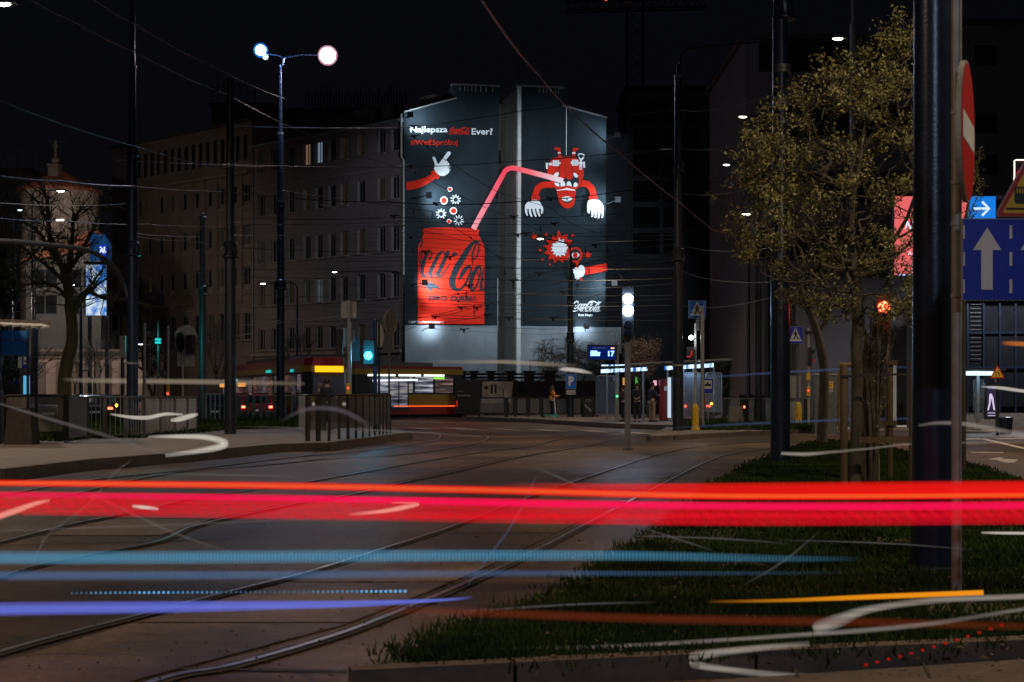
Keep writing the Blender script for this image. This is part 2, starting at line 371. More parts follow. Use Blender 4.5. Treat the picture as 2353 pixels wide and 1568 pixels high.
# lane markings on the right carriageway
rm = thing('road_markings', 'worn white lane lines and turn arrow on the right carriageway', 'road markings', (12, 36, 0))
def mark(pts): b = MB(); b.ngon([tuple(gnd(x, y)+Vector((0, 0, .006))) for x, y in pts]); part('painted_line', b, M['paint'], rm)
mark([(2262,1008),(2353,1029),(2353,1033),(2255,1010)]); mark([(2210,1008.5),(2256,1008.5),(2256,1010.5),(2210,1010.5)])
mark([(2290,1008.5),(2353,1008),(2353,1009.5),(2290,1010)]); mark([(2232,1039.5),(2305,1040),(2305,1041.5),(2232,1041)])
b = MB(); b.ngon([tuple(gnd(x, y)+Vector((0, 0, .006))) for x, y in ((2268,1056),(2298,1051.5),(2308,1053),(2300,1055),(2340,1057),(2330,1064),(2310,1064),(2290,1058))]); part('turn_arrow', b, M['paint'], rm)
mark([(1905,980),(1960,982),(1965,987),(1900,984)]); mark([(2060,978),(2180,980),(2180,983),(2060,982)])

# ---- grass
def grass(name, poly, z, n, hmin, hmax, label, seed, ymax_bias=True):
    r = random.Random(seed); v = []; f = []
    xs = [p[0] for p in poly]; ys = [p[1] for p in poly]
    def inside(x, y):
        c = False; j = len(poly)-1
        for i in range(len(poly)):
            if (poly[i][1] > y) != (poly[j][1] > y) and x < (poly[j][0]-poly[i][0])*(y-poly[i][1])/(poly[j][1]-poly[i][1])+poly[i][0]: c = not c
            j = i
        return c
    y0, y1 = min(ys), max(ys); k = 0; tries = 0
    while k < n and tries < n*8:
        tries += 1
        t = r.random(); y = y0*(y1/y0)**t; x = r.uniform(min(xs), max(xs))
        if abs(x) > y*.42+.5: continue
        jx, jy = x+r.gauss(0,.10), y+r.gauss(0,.10)
        if not inside(jx, jy): continue
        if mnoise.noise(Vector((x*.9, y*.9, seed))) + .35*mnoise.noise(Vector((x*3.1, y*3.1, 0))) < -.28 and r.random() < .85: continue
        h = r.uniform(hmin, hmax)*(1.7 if r.random() < .04 else 1); w = .004+.0007*y; a = r.random()*6.28
        dx, dy = math.cos(a)*w, math.sin(a)*w; lx, ly = r.gauss(0, .35)*h, r.gauss(0, .35)*h; b = len(v)
        v += [(x-dx, y-dy, z), (x+dx, y+dy, z), (x+lx, y+ly, z+h)]; f.append((b, b+1, b+2)); k += 1
    me = bpy.data.meshes.new(name); me.from_pydata(v, [], f); me.materials.append(M['grass'])
    o = bpy.data.objects.new(name, me); COL.objects.link(o); o['kind'] = 'stuff'; o['label'] = label; return o
M['grass'] = mat('grass', (.011, .030, .007), .9, var=.5, scale=1.2, bump=0, col2=(.05, .085, .02), spec=.15)
grass('grass', verge, ZG, 170000, .025, .075, 'short dark green grass covering the verge under the poles', 3)
gl1 = [g2(80,1013,ZL), g2(152,1016,ZL), g2(205,1008,ZL), g2(290,1009,ZL), g2(400,1001,ZL), g2(520,988,ZL), g2(703,984,ZL), g2(703,962,ZL), g2(80,965,ZL)]
grass('grass', gl1, ZL, 26000, .08, .28, 'tufty grass strip behind the left railings', 4)
gr1 = [g2(1572,984,ZL), g2(1780,984,ZL), g2(1870,984,ZL), g2(1870,966,ZL), g2(1572,968,ZL)]
isl3 = island('grass_island', [g2(1489,1003,.12), g2(1560,998,.12), g2(1700,992,.12), g2(1870,985,.12), g2(1910,975,.12), g2(1900,968,.12), g2(1700,966,.12), g2(1545,975,.12)], .12, M['pave'])
kk = thing('kerb', 'dark low kerb round the island under the lamp pole', 'kerb', (9, 50, 0))
kerbline(kk, [g2(1489,1004,.12), g2(1545,1003,.12), g2(1700,994,.12), g2(1870,987,.12)], .14, .2, 1.2)
grass('grass', gr1, .12, 9000, .08, .3, 'grass at the foot of the sign posts beside the tram stop', 5)
# dead leaves and litter on the verge and beside the kerb
lt = MB(); rl = random.Random(4)
for i in range(900):
    y = 6.9*(3.2)**rl.random(); x = rl.uniform(-.2*y, .36*y); z = ZG+.03 if x > .02*y else .016; s_ = rl.uniform(.012,.03); a0 = rl.random()*6.28
    if x < .02*y and rl.random() < .7: continue
    n = len(lt.v); lt.v += [(x+math.cos(a0)*s_, y+math.sin(a0)*s_, z), (x-math.sin(a0)*s_*.5, y+math.cos(a0)*s_*.5, z+.012), (x-math.cos(a0)*s_, y-math.sin(a0)*s_, z), (x+math.sin(a0)*s_*.5, y-math.cos(a0)*s_*.5, z+.006)]; lt.f.append((n, n+1, n+2, n+3))
o = part('leaf_litter', lt, mat('dead_leaf', (.12,.08,.04), .8, var=.4, scale=9, bump=0)); o['kind'] = 'stuff'; o['label'] = 'dead leaves and bits of litter on the verge and track'
# ---------------------------------------------------------------- gable building with the painted advertisement
W0 = Vector((X(928, 105), 105, 0)); W1 = Vector((X(1391, 108.4), 108.4, 0))
Wu = (W1-W0).normalized(); Wn = Vector((Wu.y, -Wu.x, 0)); 
def wall(px, py, off=0.0):
    d = Vector(((px-CX)/F, 1, (HY-py)/F)); o = Vector((0, 0, H))
    t = (W0-o).dot(Wn)/d.dot(Wn); p = o+d*t; return p+Wn*off
gab = thing('gable_building', 'tall apartment block whose windowless gable carries a dark painted soft drink advertisement', 'building', wall(1160, 860)*1.0)
back = -Wn*14
def wp(pts, off=0.0): return [wall(x, y, off) for x, y in pts]
def low(p, z=0): return Vector((p.x, p.y, z))
def facebox(name, pts, m, off=0, depth=14):
    a = MB(); a.prism(list(reversed(wp(pts, off))), -Wn*depth); return part(name, a, m, gab)
# bare grey plinth zone and slate painted zone are butted at the mural's lower edge
facebox('left_wall', [(928,975),(928,747.5),(1143,749),(1141.5,975)], M['wallgrey'])
facebox('left_painted_wall', [(928,747.5),(928,261),(1048.7,227.5),(1040.5,197),(1147,201),(1143,749)], M['slate'])
facebox('right_wall', [(1195.5,975),(1195.5,749.5),(1391,752),(1390,975)], M['wallgrey'])
facebox('right_painted_wall', [(1195.5,749.5),(1197.5,200),(1292.5,204.5),(1292.5,245),(1392.8,273),(1391,752)], M['slate'])
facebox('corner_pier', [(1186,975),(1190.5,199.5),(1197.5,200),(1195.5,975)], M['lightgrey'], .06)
# recess between the two blocks
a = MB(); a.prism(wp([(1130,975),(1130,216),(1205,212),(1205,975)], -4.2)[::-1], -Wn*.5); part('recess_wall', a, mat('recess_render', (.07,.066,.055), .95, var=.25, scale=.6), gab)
a = MB()
for (x0, y0, x1, y1) in ((1160,325,1178,357),(1141,327,1150,365)):
    p = wp([(x0, y0), (x1, y0), (x1, y1), (x0, y1)], -4.15); a.prism(p[::-1], -Wn*.02)
part('recess_window', a, M['winglass'], gab)
a = MB(); a.prism([low(p, 2.6) for p in wp([(1150, 900), (1186, 900)], -1)]+[low(p, 2.6) for p in wp([(1186, 900), (1150, 900)], -4)], (0, 0, .12)); part('recess_canopy', a, M['roof'], gab)
# copings and parapet posts
def cop(x0, y0, x1, y1, w=.12, m='galv'):
    a = MB(); p, q = wall(x0, y0, .12), wall(x1, y1, .12); p2, q2 = wall(x0, y0, -.5), wall(x1, y1, -.5)
    a.prism([p, q, q2, p2], (0, 0, .1)); part('coping', a, M[m], gab)
cop(927, 260, 1049, 227); cop(1037, 195.5, 1148, 200); cop(1188, 198.5, 1295, 203.5); cop(1292, 244.5, 1394, 272.5)
for x, y in ((1057,204),(1067,204),(1075,204),(1084,204.5),(1093,205),(1104.5,205.5),(1117,206),(1132,206.5),(1239,207),(1248,208),(1256,208),(1265,208.5),(1276,209),(1283,209)):
    a = MB(); p = wall(x, y, .05); a.box((p.x, p.y, p.z), (.06, .12, .35)); part('parapet_bracket', a, M['galv'], gab)
a = MB(); a.lathe(*wall(1208, 150, -2)[:2], [(wall(1208,200).z, .03), (wall(1208,120).z, .02)], 5); a.lathe(*wall(1208, 150, -2)[:2], [(wall(1208,192).z, .16), (wall(1208,183).z, .16)], 8); part('roof_aerial', a, M['darkgalv'], gab)
a = MB()
pp = [wall(921.5, 262, .15), wall(921.5, 283, .15), wall(921.5, 361, .15), wall(926.5, 369, .15), wall(926.5, 800, .15)]
pp = [p-Wu*0 for p in pp]; a.tube(pp, .09, 8); part('downpipe', a, M['galv'], gab)
a = MB(); a.tube([wall(1143.2, 760, .05), wall(1143.6, 640, .05)], .035, 6); part('thin_pipe', a, M['galv'], gab)

# ---- the painted pictures: flat paint films, each a part of the building
cA = lambda x, y: (900.2+x/4.4996, 174.2+y/4.4996)
cB = lambda x, y: (900.2+x/4.4996, 493.7+y/4.4996)
cC = lambda x, y: (1190.6+x/8.306, 319.4+y/8.306)
cD = lambda x, y: (1292.3+x/20.256, 675.2+y/20.256)
cE = lambda x, y: (1197.9+x/10.80, 508.2+y/10.80)
cF = lambda x, y: (936.5+x/12.0, 500.9+y/12.0)
cG = lambda x, y: (936.5+x/12.0, 617.1+y/12.0)
cH = lambda x, y: (885.7+x/9.0, 261.4+y/9.0)
LAY = [.012]
def nxt(): LAY[0] += .004; return LAY[0]
def shape(name, pts, m, cf=lambda x, y: (x, y), smooth=0):
    if smooth: pts = catmull(pts, smooth, True)
    off = nxt(); a = MB(); a.ngon([wall(*cf(x, y), off) for x, y in pts]); bm_flip(a); return part(name, a, m, gab)
def bm_flip(a): pass
def multi(name, polys, m, cf, smooth=0):
    off = nxt()
    for i, pts in enumerate(polys):
        a = MB()
        if smooth: pts = catmull(pts, smooth, True)
        a.ngon([wall(*cf(x, y), off+.0004*(i % 4)) for x, y in pts]); o = part(name, a, m, gab)
    return o
def strokes(name, ss, m, cf, n=7, k=1.0):
    """calligraphic strokes: each a list of (x, y, width)"""
    off = nxt(); a = MB(); q = 0
    for s in ss:
        P = catmull(s, n); L = []; 
        for i, (x, y, w) in enumerate(P):
            x0, y0, _ = P[max(i-1, 0)]; x1, y1, _ = P[min(i+1, len(P)-1)]; dx, dy = x1-x0, y1-y0; l = math.hypot(dx, dy) or 1
            nx, ny = -dy/l*w*k/2, dx/l*w*k/2; L.append(((x+nx, y+ny), (x-nx, y-ny)))
        for i in range(len(L)-1):
            q += 1; o_ = off+.00003*q
            a.quad(*[wall(*cf(*p), o_) for p in (L[i][0], L[i][1], L[i+1][1], L[i+1][0])])
        for (x, y, w) in (P[0], P[-1]):
            q += 1; a.ngon([wall(*cf(*p), off+.00003*q) for p in ell(x, y, w*k/2, w*k/2, 10)])
        if name != 'script_lettering': o = part(name, a, m, gab); a = MB()
    LAY[0] += .00003*q
    return part(name, a, m, gab) if name == 'script_lettering' else o
MR, MW, MD, MS = M['mred'], M['mwhite'], M['mdark'], M['slate']
# slogan
text('lettering', 'Najlepsza', MW, gab, wall, 942.5, 291, 1028.3, 309, nxt(), .02)
text('lettering', 'Ever?', MW, gab, wall, 1083.5, 295, 1132, 310, nxt(), .022)
text('lettering', '#WeźSpróbuj', MR, gab, wall, 942.8, 320, 1051.5, 337.5, nxt(), .006)
LOGO = [[(700,455,30),(735,400,45),(690,360,50),(620,380,62),(540,450,68),(480,540,60),(460,640,48),(460,740,45),(475,800,48),(540,815,45),(650,790,45),(760,762,42),(850,755,36)],
 [(690,480,30),(620,525,55),(568,620,62),(562,690,56),(600,712,36),(672,640,36),(720,545,36),(690,480,30)],
 [(868,545,42),(890,490,42),(840,472,40),(780,530,60),(724,640,66),(722,700,55),(770,708,35),(850,620,24)],
 [(1000,480,34),(950,482,46),(885,560,62),(832,680,62),(850,718,42),(930,640,30),(1015,500,44)],
 [(1050,472,50),(985,580,62),(922,690,62),(960,715,36),(1050,610,24)],
 [(1080,512,44),(1130,480,38)],
 [(1420,370,40),(1360,352,46),(1280,392,62),(1190,482,68),(1112,600,76),(1072,720,72),(1082,795,66),(1130,818,46),(1220,770,42),(1282,670,42),(1262,598,40),(1210,612,46),(1162,700,28)],
 [(1390,372,30),(1332,450,40),(1302,520,34),(1330,552,30),(1390,475,30),(1408,390,24)],
 [(1425,365,48),(1500,372,46),(1580,424,50),(1650,452,52),(1720,440,46),(1780,396,30),(1822,362,8)],
 [(1400,602,30),(1330,642,55),(1272,740,62),(1270,818,46),(1330,800,35),(1412,705,35),(1440,622,34),(1400,602,30)],
 [(1725,395,30),(1690,375,30),(1622,462,42),(1540,602,56),(1452,760,62),(1440,818,46),(1500,790,25),(1625,600,20),(1715,440,25)],
 [(1680,610,30),(1632,622,46),(1572,712,56),(1542,800,50),(1582,824,35),(1652,742,26),(1700,622,40)],
 [(1730,602,50),(1672,702,56),(1632,800,50),(1662,830,34),(1722,722,20)]]
SW = [(700,775),(780,748),(860,742),(930,772),(1015,842),(940,812),(885,812),(850,846),(810,800),(750,785)]
strokes('script_lettering', LOGO, MW, cD, k=.98); multi('script_swash', [SW, ell(1730,812,28,28)], MW, cD)
cR = lambda x, y: cH(1325+(x-445)/1380*435, 285+(y-340)/510*155)
strokes('script_lettering', LOGO, MR, cR, n=5, k=.92); multi('script_swash', [SW], MR, cR)
text('lettering', 'Real Magic', MW, gab, wall, 1328.3, 721.6, 1361, 728.3, nxt(), .025)
text('lettering', '© 2023 The Coca-Cola Company', MW, gab, wall, 938, 738, 1019, 744, LAY[0]+.1, .02)
# pointing hand
shape('painted_arm', [(148,1100),(240,1090),(340,1055),(412,1018),(455,1062),(390,1106),(300,1155),(220,1178),(148,1186)], MR, cA)
shape('painted_cuff', [(1005,1160),(1060,1245),(1127,1297),(1070,1367),(985,1300),(928,1210)], MR, cH)
strokes('cuff_lines', [[(975,1180,4),(955,1235,4)],[(1030,1235,4),(995,1295,4)],[(1080,1275,4),(1040,1335,4)],[(928,1222,4),(985,1305,4),(1065,1368,4)]], MD, cH, 3)
shape('painted_hand', [(968,912),(985,893),(1012,902),(1040,950),(1062,1010),(1085,1048),(1125,1008),(1200,905),(1265,812),(1300,790),(1335,795),(1345,830),(1300,900),(1252,962),(1285,985),(1292,1015),(1318,1045),(1336,1110),(1332,1180),(1290,1240),(1230,1283),(1180,1293),(1120,1283),(1060,1238),(1010,1170),(1004,1120),(1014,1060),(1000,1000),(980,950)], MW, cH, 3)
strokes('finger_lines', [[(1212,1006,5),(1245,962,5)],[(1258,1060,5),(1290,1020,5)],[(1280,1120,5),(1315,1080,5)]], MD, cH, 2)
circ = [(600,1177,25),(537,1293,40),(635,1400,38),(590,1510,24)]
for (x, y, r) in circ:
    shape('bubble', ell(x, y, r, r), MW, cA); shape('bubble_centre', ell(x, y, r*.76, r*.76), MR, cA)
for (cx, cy) in ((658,1285),(507,1432),(690,1497)):
    strokes('sparkle', [[(cx+27*math.cos(a), cy+27*math.sin(a), 10), (cx+50*math.cos(a), cy+50*math.sin(a), 10)] for a in [R(20+36*i) for i in range(10)]], MW, cA, 1)
# the can
shape('painted_can', [(420,325),(440,302),(640,275),(1100,268),(1700,298),(1935,318),(1965,345),(1960,420),(1948,455),(1985,545),(2030,650),(2085,750),(2112,860),(2115,960),(2112,1568),(2105,2935),(268,2929),(272,1560),(272,850),(300,740),(370,590),(432,450),(420,420)], MR, cF)
strokes('can_lettering', [
 [(430,605,14),(408,650,34),(385,720,40),(350,800,36),(340,850,12)],
 [(285,770,10),(325,680,22),(400,605,28)],
 [(345,935,26),(312,1030,26),(310,1140,28),(345,1235,30),(375,1130,28),(375,1010,26),(345,935,26)],
 [(350,1235,40),(330,1350,30),(308,1480,22),(295,1600,12)],
 [(610,1140,70),(650,1060,36),(658,975,36),(605,935,42),(530,1000,74),(460,1150,94),(408,1350,104),(395,1500,100),(430,1612,84),(500,1590,48),(610,1440,20)],
 [(1010,975,40),(940,942,58),(840,1040,88),(740,1240,104),(640,1450,108),(622,1560,98),(655,1628,68),(740,1590,44),(870,1400,28),(960,1190,30)],
 [(1100,955,104),(1000,1180,104),(890,1420,108),(835,1560,92),(860,1632,62),(960,1560,46),(1060,1420,36),(1125,1310,24)],
 [(1900,645,30),(1800,690,80),(1660,870,128),(1500,1130,156),(1340,1400,168),(1240,1640,168),(1215,1800,160),(1245,1920,130),(1340,1985,86),(1460,1960,58),(1580,1820,52),(1690,1590,54),(1728,1450,58),(1690,1345,66),(1620,1380,90),(1530,1490,110),(1470,1600,92),(1400,1730,10)],
 [(1905,655,50),(1840,830,50),(1775,1010,46),(1775,1120,42),(1815,1155,40),(1880,1090,40),(1945,930,40),(1955,780,38),(1920,675,34)],
 [(1980,1330,44),(1900,1390,92),(1800,1560,108),(1735,1760,108),(1730,1900,98),(1765,2005,58),(1860,1920,52),(1955,1700,44),(2000,1460,44),(1980,1330,40)],
 [(1900,1490,22),(1935,1600,28),(1965,1650,16)],
 [(2095,1380,24),(2050,1590,46),(2015,1830,62),(2005,1960,60),(2030,2010,40),(2062,1950,20)],
 [(2098,1620,12),(2070,1780,12),(2062,1950,16)],[(2096,1900,18),(2092,2010,28)]], MD, cF, 8)
multi('can_hyphen', [[(1250,945),(1372,985),(1345,1050),(1200,1062)]], MD, cF)
shape('can_wing', [(1865,625),(1930,618),(1990,640),(2042,690),(1990,672),(1920,668),(1880,680)], MD, cF)
shape('can_swash', [(280,560),(280,530),(340,460),(440,400),(560,378),(680,400),(800,470),(920,570),(1005,655),(900,590),(800,550),(700,555),(640,590),(602,655),(570,580),(500,520),(400,480),(320,510)], MD, cG)
text('lettering', 'ZERO', MD, gab, wall, 980.7, 679.8, 1025.3, 690.5, nxt(), .035)
text('lettering', 'CUKRU.', MD, gab, wall, 1033, 680.4, 1094, 691.5, nxt(), .035)
# upside-down one-eyed figure
strokes('painted_rope', [[(1799.5-(i*.12), 335+i*22.6, 7), (1799.4-(i*.12), 348+i*22.6, 7)] for i in range(22)], MW, cA, 1)
strokes('painted_arms', [[(640,890,112),(520,882,114),(420,905,116),(350,980,120),(322,1090,120)],[(1190,868,118),(1260,862,124),(1340,900,124),(1400,980,120),(1422,1085,114)]], MR, cC)
shape('painted_head', [(590,470),(612,420),(690,368),(800,348),(890,345),(1000,350),(1090,375),(1150,420),(1200,490),(1235,600),(1240,680),(1215,780),(1190,835),(1180,900),(1130,950),(1060,975),(960,970),(840,965),(760,985),(700,960),(640,900),(610,830),(560,740),(543,650),(560,540)], MR, cC, 3)
strokes('head_lines', [[(770,605,7),(690,620,7),(635,680,7),(612,760,7),(625,860,7),(680,940,7),(740,970,7)],[(1030,625,7),(1110,640,7),(1165,700,7),(1192,790,7),(1185,880,7),(1130,950,7)]], MD, cC)
shape('painted_mouth', [(668,740),(690,690),(760,655),(890,640),(1030,650),(1100,690),(1140,770),(1142,850),(1112,920),(1050,938),(960,905),(880,905),(780,922),(715,905),(680,850)], MD, cC, 3)
multi('painted_teeth', [catmull(t, 3, True) for t in ([(668,700),(700,658),(755,650),(758,695),(715,745),(682,738)],[(1036,662),(1082,665),(1125,712),(1115,742),(1078,746),(1046,705)],[(680,848),(765,862),(767,916),(715,905)],[(797,835),(830,815),(870,830),(887,900),(840,912),(798,916)],[(915,842),(950,820),(985,835),(1007,918),(955,900),(915,905)],[(1045,870),(1082,838),(1120,868),(1112,912),(1050,930)])], MW, cC)
shape('nose_outline', [(892,352),(965,368),(1008,450),(1030,580),(1040,720),(1018,782),(962,797),(915,780),(897,745),(882,780),(840,797),(782,772),(762,700),(765,600),(790,450),(822,372)], MD, cC, 3)
shape('painted_nose', [(892,364),(960,378),(998,450),(1020,580),(1030,720),(1010,774),(962,788),(918,770),(897,715),(880,770),(840,788),(790,765),(773,700),(776,600),(801,450),(832,382)], MR, cC, 3)
strokes('nose_line', [[(893,450,7),(895,600,7),(897,740,7)]], MD, cC)
rect = lambda x0, y0, x1, y1: [(x0, y0), (x1, y0), (x1, y1), (x0, y1)]
multi('painted_eyelids', [rect(645,417,765,530), rect(770,447,792,492), [(565,470),(636,463),(638,516),(570,518)], [(513,470),(552,468),(550,582),(517,585)], rect(1012,407,1130,522), rect(990,440,1010,490), rect(1136,452,1160,492), [(1218,447),(1258,447),(1266,560),(1228,565)], rect(1195,450,1214,505)], MW, cC)
strokes('eyelid_lines', [[(685,417,6),(687,530,6)],[(725,417,6),(727,530,6)],[(1052,407,6),(1054,522,6)],[(1090,407,6),(1092,522,6)]], MD, cC, 2)
strokes('painted_bottle_opener', [[(1135,320,20),(1150,300,20),(1200,300,22),(1242,325,22),(1215,385,26),(1190,402,30),(1150,375,22),(1135,320,20)],[(1185,395,34),(1180,480,38),(1178,575,54)]], MW, cC)
shape('opener_hole', ell(1178,567,13,17), MR, cC)
multi('painted_feet', [[(672,190),(690,172),(790,180),(802,345),(752,345),(740,235),(700,220),(676,206)],[(1030,182),(1130,190),(1148,208),(1112,224),(1080,236),(1068,352),(1010,348),(1016,290)]], MR, cC)
multi('foot_bands', [rect(740,267,797,290), rect(1015,266,1078,294)], MW, cC)
multi('painted_cuffs', [[(235,1094),(310,1082),(400,1094),(396,1182),(235,1178)],[(1325,1092),(1490,1078),(1496,1165),(1338,1170)],[(718,990),(1085,990),(1082,1085),(730,1085)]], MR, cC)
strokes('cuff_lines', [[(x, y0, 5), (x+2, y1, 5)] for x, y0, y1 in ((272,1086,1178),(312,1084,1178),(350,1086,1180),(1370,1092,1168),(1412,1086,1166),(1455,1082,1166),(757,992,1083),(800,992,1083),(860,992,1083),(920,992,1083),(985,992,1083),(1035,992,1083))]+[[(235,1088,5),(400,1092,5)],[(730,1085,5),(1080,1083,5)]], MD, cC, 1)
multi('painted_palms', [catmull([(250,1178),(355,1178),(412,1240),(445,1310),(400,1345),(280,1340),(135,1345),(113,1300),(150,1230)], 3, True), catmull([(1340,1172),(1480,1168),(1565,1218),(1610,1315),(1600,1370),(1450,1360),(1320,1375),(1298,1290),(1310,1220)], 3, True)], MW, cC)
strokes('painted_fingers', [[(135,1320,46),(138,1400,42),(158,1470,24)],[(205,1310,46),(212,1410,42),(240,1488,32)],[(275,1310,46),(288,1400,44),(320,1488,32)],[(348,1310,46),(362,1400,44),(390,1480,30)],[(432,1310,44),(440,1380,40),(430,1432,26)],
 [(1322,1330,44),(1322,1390,44),(1337,1415,34)],[(1400,1340,50),(1406,1430,46),(1394,1482,36)],[(1462,1340,50),(1466,1440,46),(1454,1506,34)],[(1528,1340,48),(1526,1440,44),(1512,1515,34)],[(1588,1340,42),(1594,1440,36),(1584,1510,24)]], MW, cC)
shape('painted_face', [(745,1085),(900,1082),(1060,1082),(1060,1220),(1030,1290),(970,1328),(900,1335),(830,1300),(780,1240),(755,1170)], MR, cC, 2)
shape('painted_lip', [(712,985),(712,1000),(890,988),(1070,1000),(1073,982),(1000,970),(960,958),(910,946),(860,962),(790,980)], MW, cC)
shape('eye_surround', [(805,1160),(860,1118),(920,1103),(1024,1150),(992,1205),(930,1238),(860,1220)], MD, cC, 2)
shape('painted_eye', [(803,1150),(850,1120),(920,1107),(980,1120),(1022,1143),(980,1188),(920,1208),(850,1192)], MW, cC, 2)
shape('pupil', ell(914, 1156, 15, 26), MD, cC)
# bang star, flying eye and fist
shape('painted_star', [(895,225),(970,380),(1130,330),(1110,470),(1240,490),(1180,610),(1240,700),(1150,800),(1190,880),(1160,980),(1020,985),(1010,1050),(890,970),(800,1065),(750,940),(630,1005),(680,850),(525,820),(640,720),(515,635),(680,600),(580,480),(740,480),(730,350),(840,420)], MR, cE)
WS = [(905,410),(960,490),(1040,460),(1030,530),(1110,570),(1080,640),(1140,660),(1080,750),(1120,800),(1050,810),(1065,875),(960,840),(945,905),(885,850),(840,900),(825,820),(765,850),(780,760),(710,755),(750,700),(700,650),(770,640),(740,570),(840,560),(835,505),(895,510)]
shape('star_outline', [((x-920)*1.06+920, (y-670)*1.06+670) for x, y in WS], MD, cE); shape('star_centre', WS, MW, cE)
shape('eye_ring', ell(1318,850,178,190), MR, cE); shape('eye_ring_inner', ell(1312,852,124,152), MD, cE)
shape('painted_eye', [(1222,850),(1262,800),(1350,790),(1422,850),(1352,920),(1270,938)], MW, cE, 2)
shape('iris', ell(1310,860,60,72), MR, cE); shape('pupil', ell(1306,860,15,15), MD, cE)
shape('painted_arm', [(1530,1160),(2090,1060),(2090,1250),(1560,1345)], MR, cE)
shape('eye_handle', [(1310,1035),(1395,1035),(1372,1120),(1385,1180),(1490,1485),(1430,1485),(1335,1130)], MR, cE)
multi('painted_fist', [ell(1458,1250,92,145), ell(1312,1205,70,48), ell(1322,1282,68,42), ell(1342,1350,62,36), ell(1368,1412,68,46)], MW, cE)
def star(cx, cy, r0, r1, n, a0=0): return [(cx+(r0 if i % 2 == 0 else r1)*math.cos(a0+math.pi*i/n), cy+(r0 if i % 2 == 0 else r1)*math.sin(a0+math.pi*i/n)) for i in range(2*n)]
multi('small_star', [star(297,400,98,42,7,R(-100)), star(1622,850,112,50,7,R(-60))], MR, cE)
multi('splash_dots', [ell(433,738,34,34), ell(497,968,29,33), ell(678,1090,28,28), ell(1243,375,36,38), ell(590,350,38,42)], MR, cE)

# glowing drinking straw fixed in front of the wall, spanning the recess
st = thing('straw_sign', 'glowing pink bent drinking straw bridging the gap between the two painted walls', 'light sign', wall(1110, 480, .5))
def grad_emit(name, stops, s, axis=0, p0=0, p1=1):
    m = bpy.data.materials.new(name); m.use_nodes = True; nt = m.node_tree; nt.nodes.clear()
    tc = nt.nodes.new('ShaderNodeTexCoord'); sx = nt.nodes.new('ShaderNodeSeparateXYZ'); nt.links.new(tc.outputs['Object'], sx.inputs[0])
    mr = nt.nodes.new('ShaderNodeMapRange'); mr.inputs[1].default_value = p0; mr.inputs[2].default_value = p1; nt.links.new(sx.outputs[axis], mr.inputs[0])
    rp = nt.nodes.new('ShaderNodeValToRGB')
    while len(rp.color_ramp.elements) < len(stops): rp.color_ramp.elements.new(.5)
    for e, (q, c) in zip(rp.color_ramp.elements, stops): e.position = q; e.color = (*c, 1)
    nt.links.new(mr.outputs[0], rp.inputs[0]); e = nt.nodes.new('ShaderNodeEmission'); e.inputs[1].default_value = s; nt.links.new(rp.outputs[0], e.inputs[0])
    o = nt.nodes.new('ShaderNodeOutputMaterial'); nt.links.new(e.outputs[0], o.inputs[0]); m.cycles.emission_sampling = 'NONE'; return m
x_at = lambda px: wall(px, 500).x - wall(1110, 480, .5).x
pk_ = grad_emit('straw_led', [(0, (.95, .42, .48)), (.25, (.9, .14, .2)), (.38, (.85, .06, .12)), (.66, (.9, .16, .2)), (1, (.75, .7, .8))], 1.0, 0, x_at(1080), x_at(1290))
def sp(pts): return [wall(*cA(x, y), .5) for x, y in pts]
a = MB(); a.tube(sp([(832,1590),(900,1462),(1020,1245),(1135,1035)]), [.20,.20,.195,.19], 10); part('lower_tube', a, pk_, st, True)
a = MB(); a.tube(sp([(1255,968),(1400,1003),(1600,1055),(1748,1098)]), [.18,.19,.2,.2], 10); part('upper_tube', a, pk_, st, True)
bend = catmull([(1140,1028),(1155,1000),(1175,982),(1205,970),(1240,966),(1255,968)], 4)
a = MB(); P = sp(bend)
a.tube(P, [(.2 if i % 2 else .165) for i in range(len(P))], 10); part('bellows', a, pk_, st)

# floodlights on brackets, grazing the wall
fl_mat = emis('flood_lens', (.8, .92, 1), 6)
def flood(px, py, bx, by, e, lab, d=1.9, col=(.66, .85, 1.0), side=.9):
    p = wall(px, py, d); q = wall(bx, by, .02)
    t = thing('floodlight', lab, 'floodlight', p, 'floodlights on brackets along the painted gable')
    a = MB(); a.tube([q, p], .035, 6); part('bracket', a, M['blackmetal'], t)
    a = MB(); a.box(p, (.42, .3, .42)); part('housing', a, M['blackmetal'], t)
    a = MB(); c = p-Wn*.17; a.box(c, (.34, .02, .34)); part('lens', a, fl_mat, t)
    lamp(p-Wn*.3, e, col, .3, 120, -Wn+Wu*side, 1.0, t)
FE = 1150
flood(976, 457, 944, 457, FE, 'black floodlight box on a short bracket beside the painted bubbles')
flood(967, 654, 944, 655, FE*1.5, 'black floodlight box on a short bracket beside the painted can')
flood(934, 276, 928, 276, FE*.8, 'floodlight at the upper left edge of the painted gable', 1.9)
flood(1402, 321, 1386, 325, FE*.55, 'floodlight arm sticking out at the upper right edge of the painted gable', side=-.9)
flood(1403, 467, 1386, 472, FE*.8, 'floodlight arm sticking out level with the right painted hand', side=-.9)
flood(1395, 655, 1388, 655, FE*.8, 'floodlight at the lower right edge of the painted gable', side=-.9)
flood(985, 752, 970, 760, 330, 'floodlight washing the bare grey wall below the painted can', 1.5, side=0)
flood(1335, 752, 1345, 760, 300, 'floodlight washing the bare grey wall below the script lettering', 1.5, side=0)
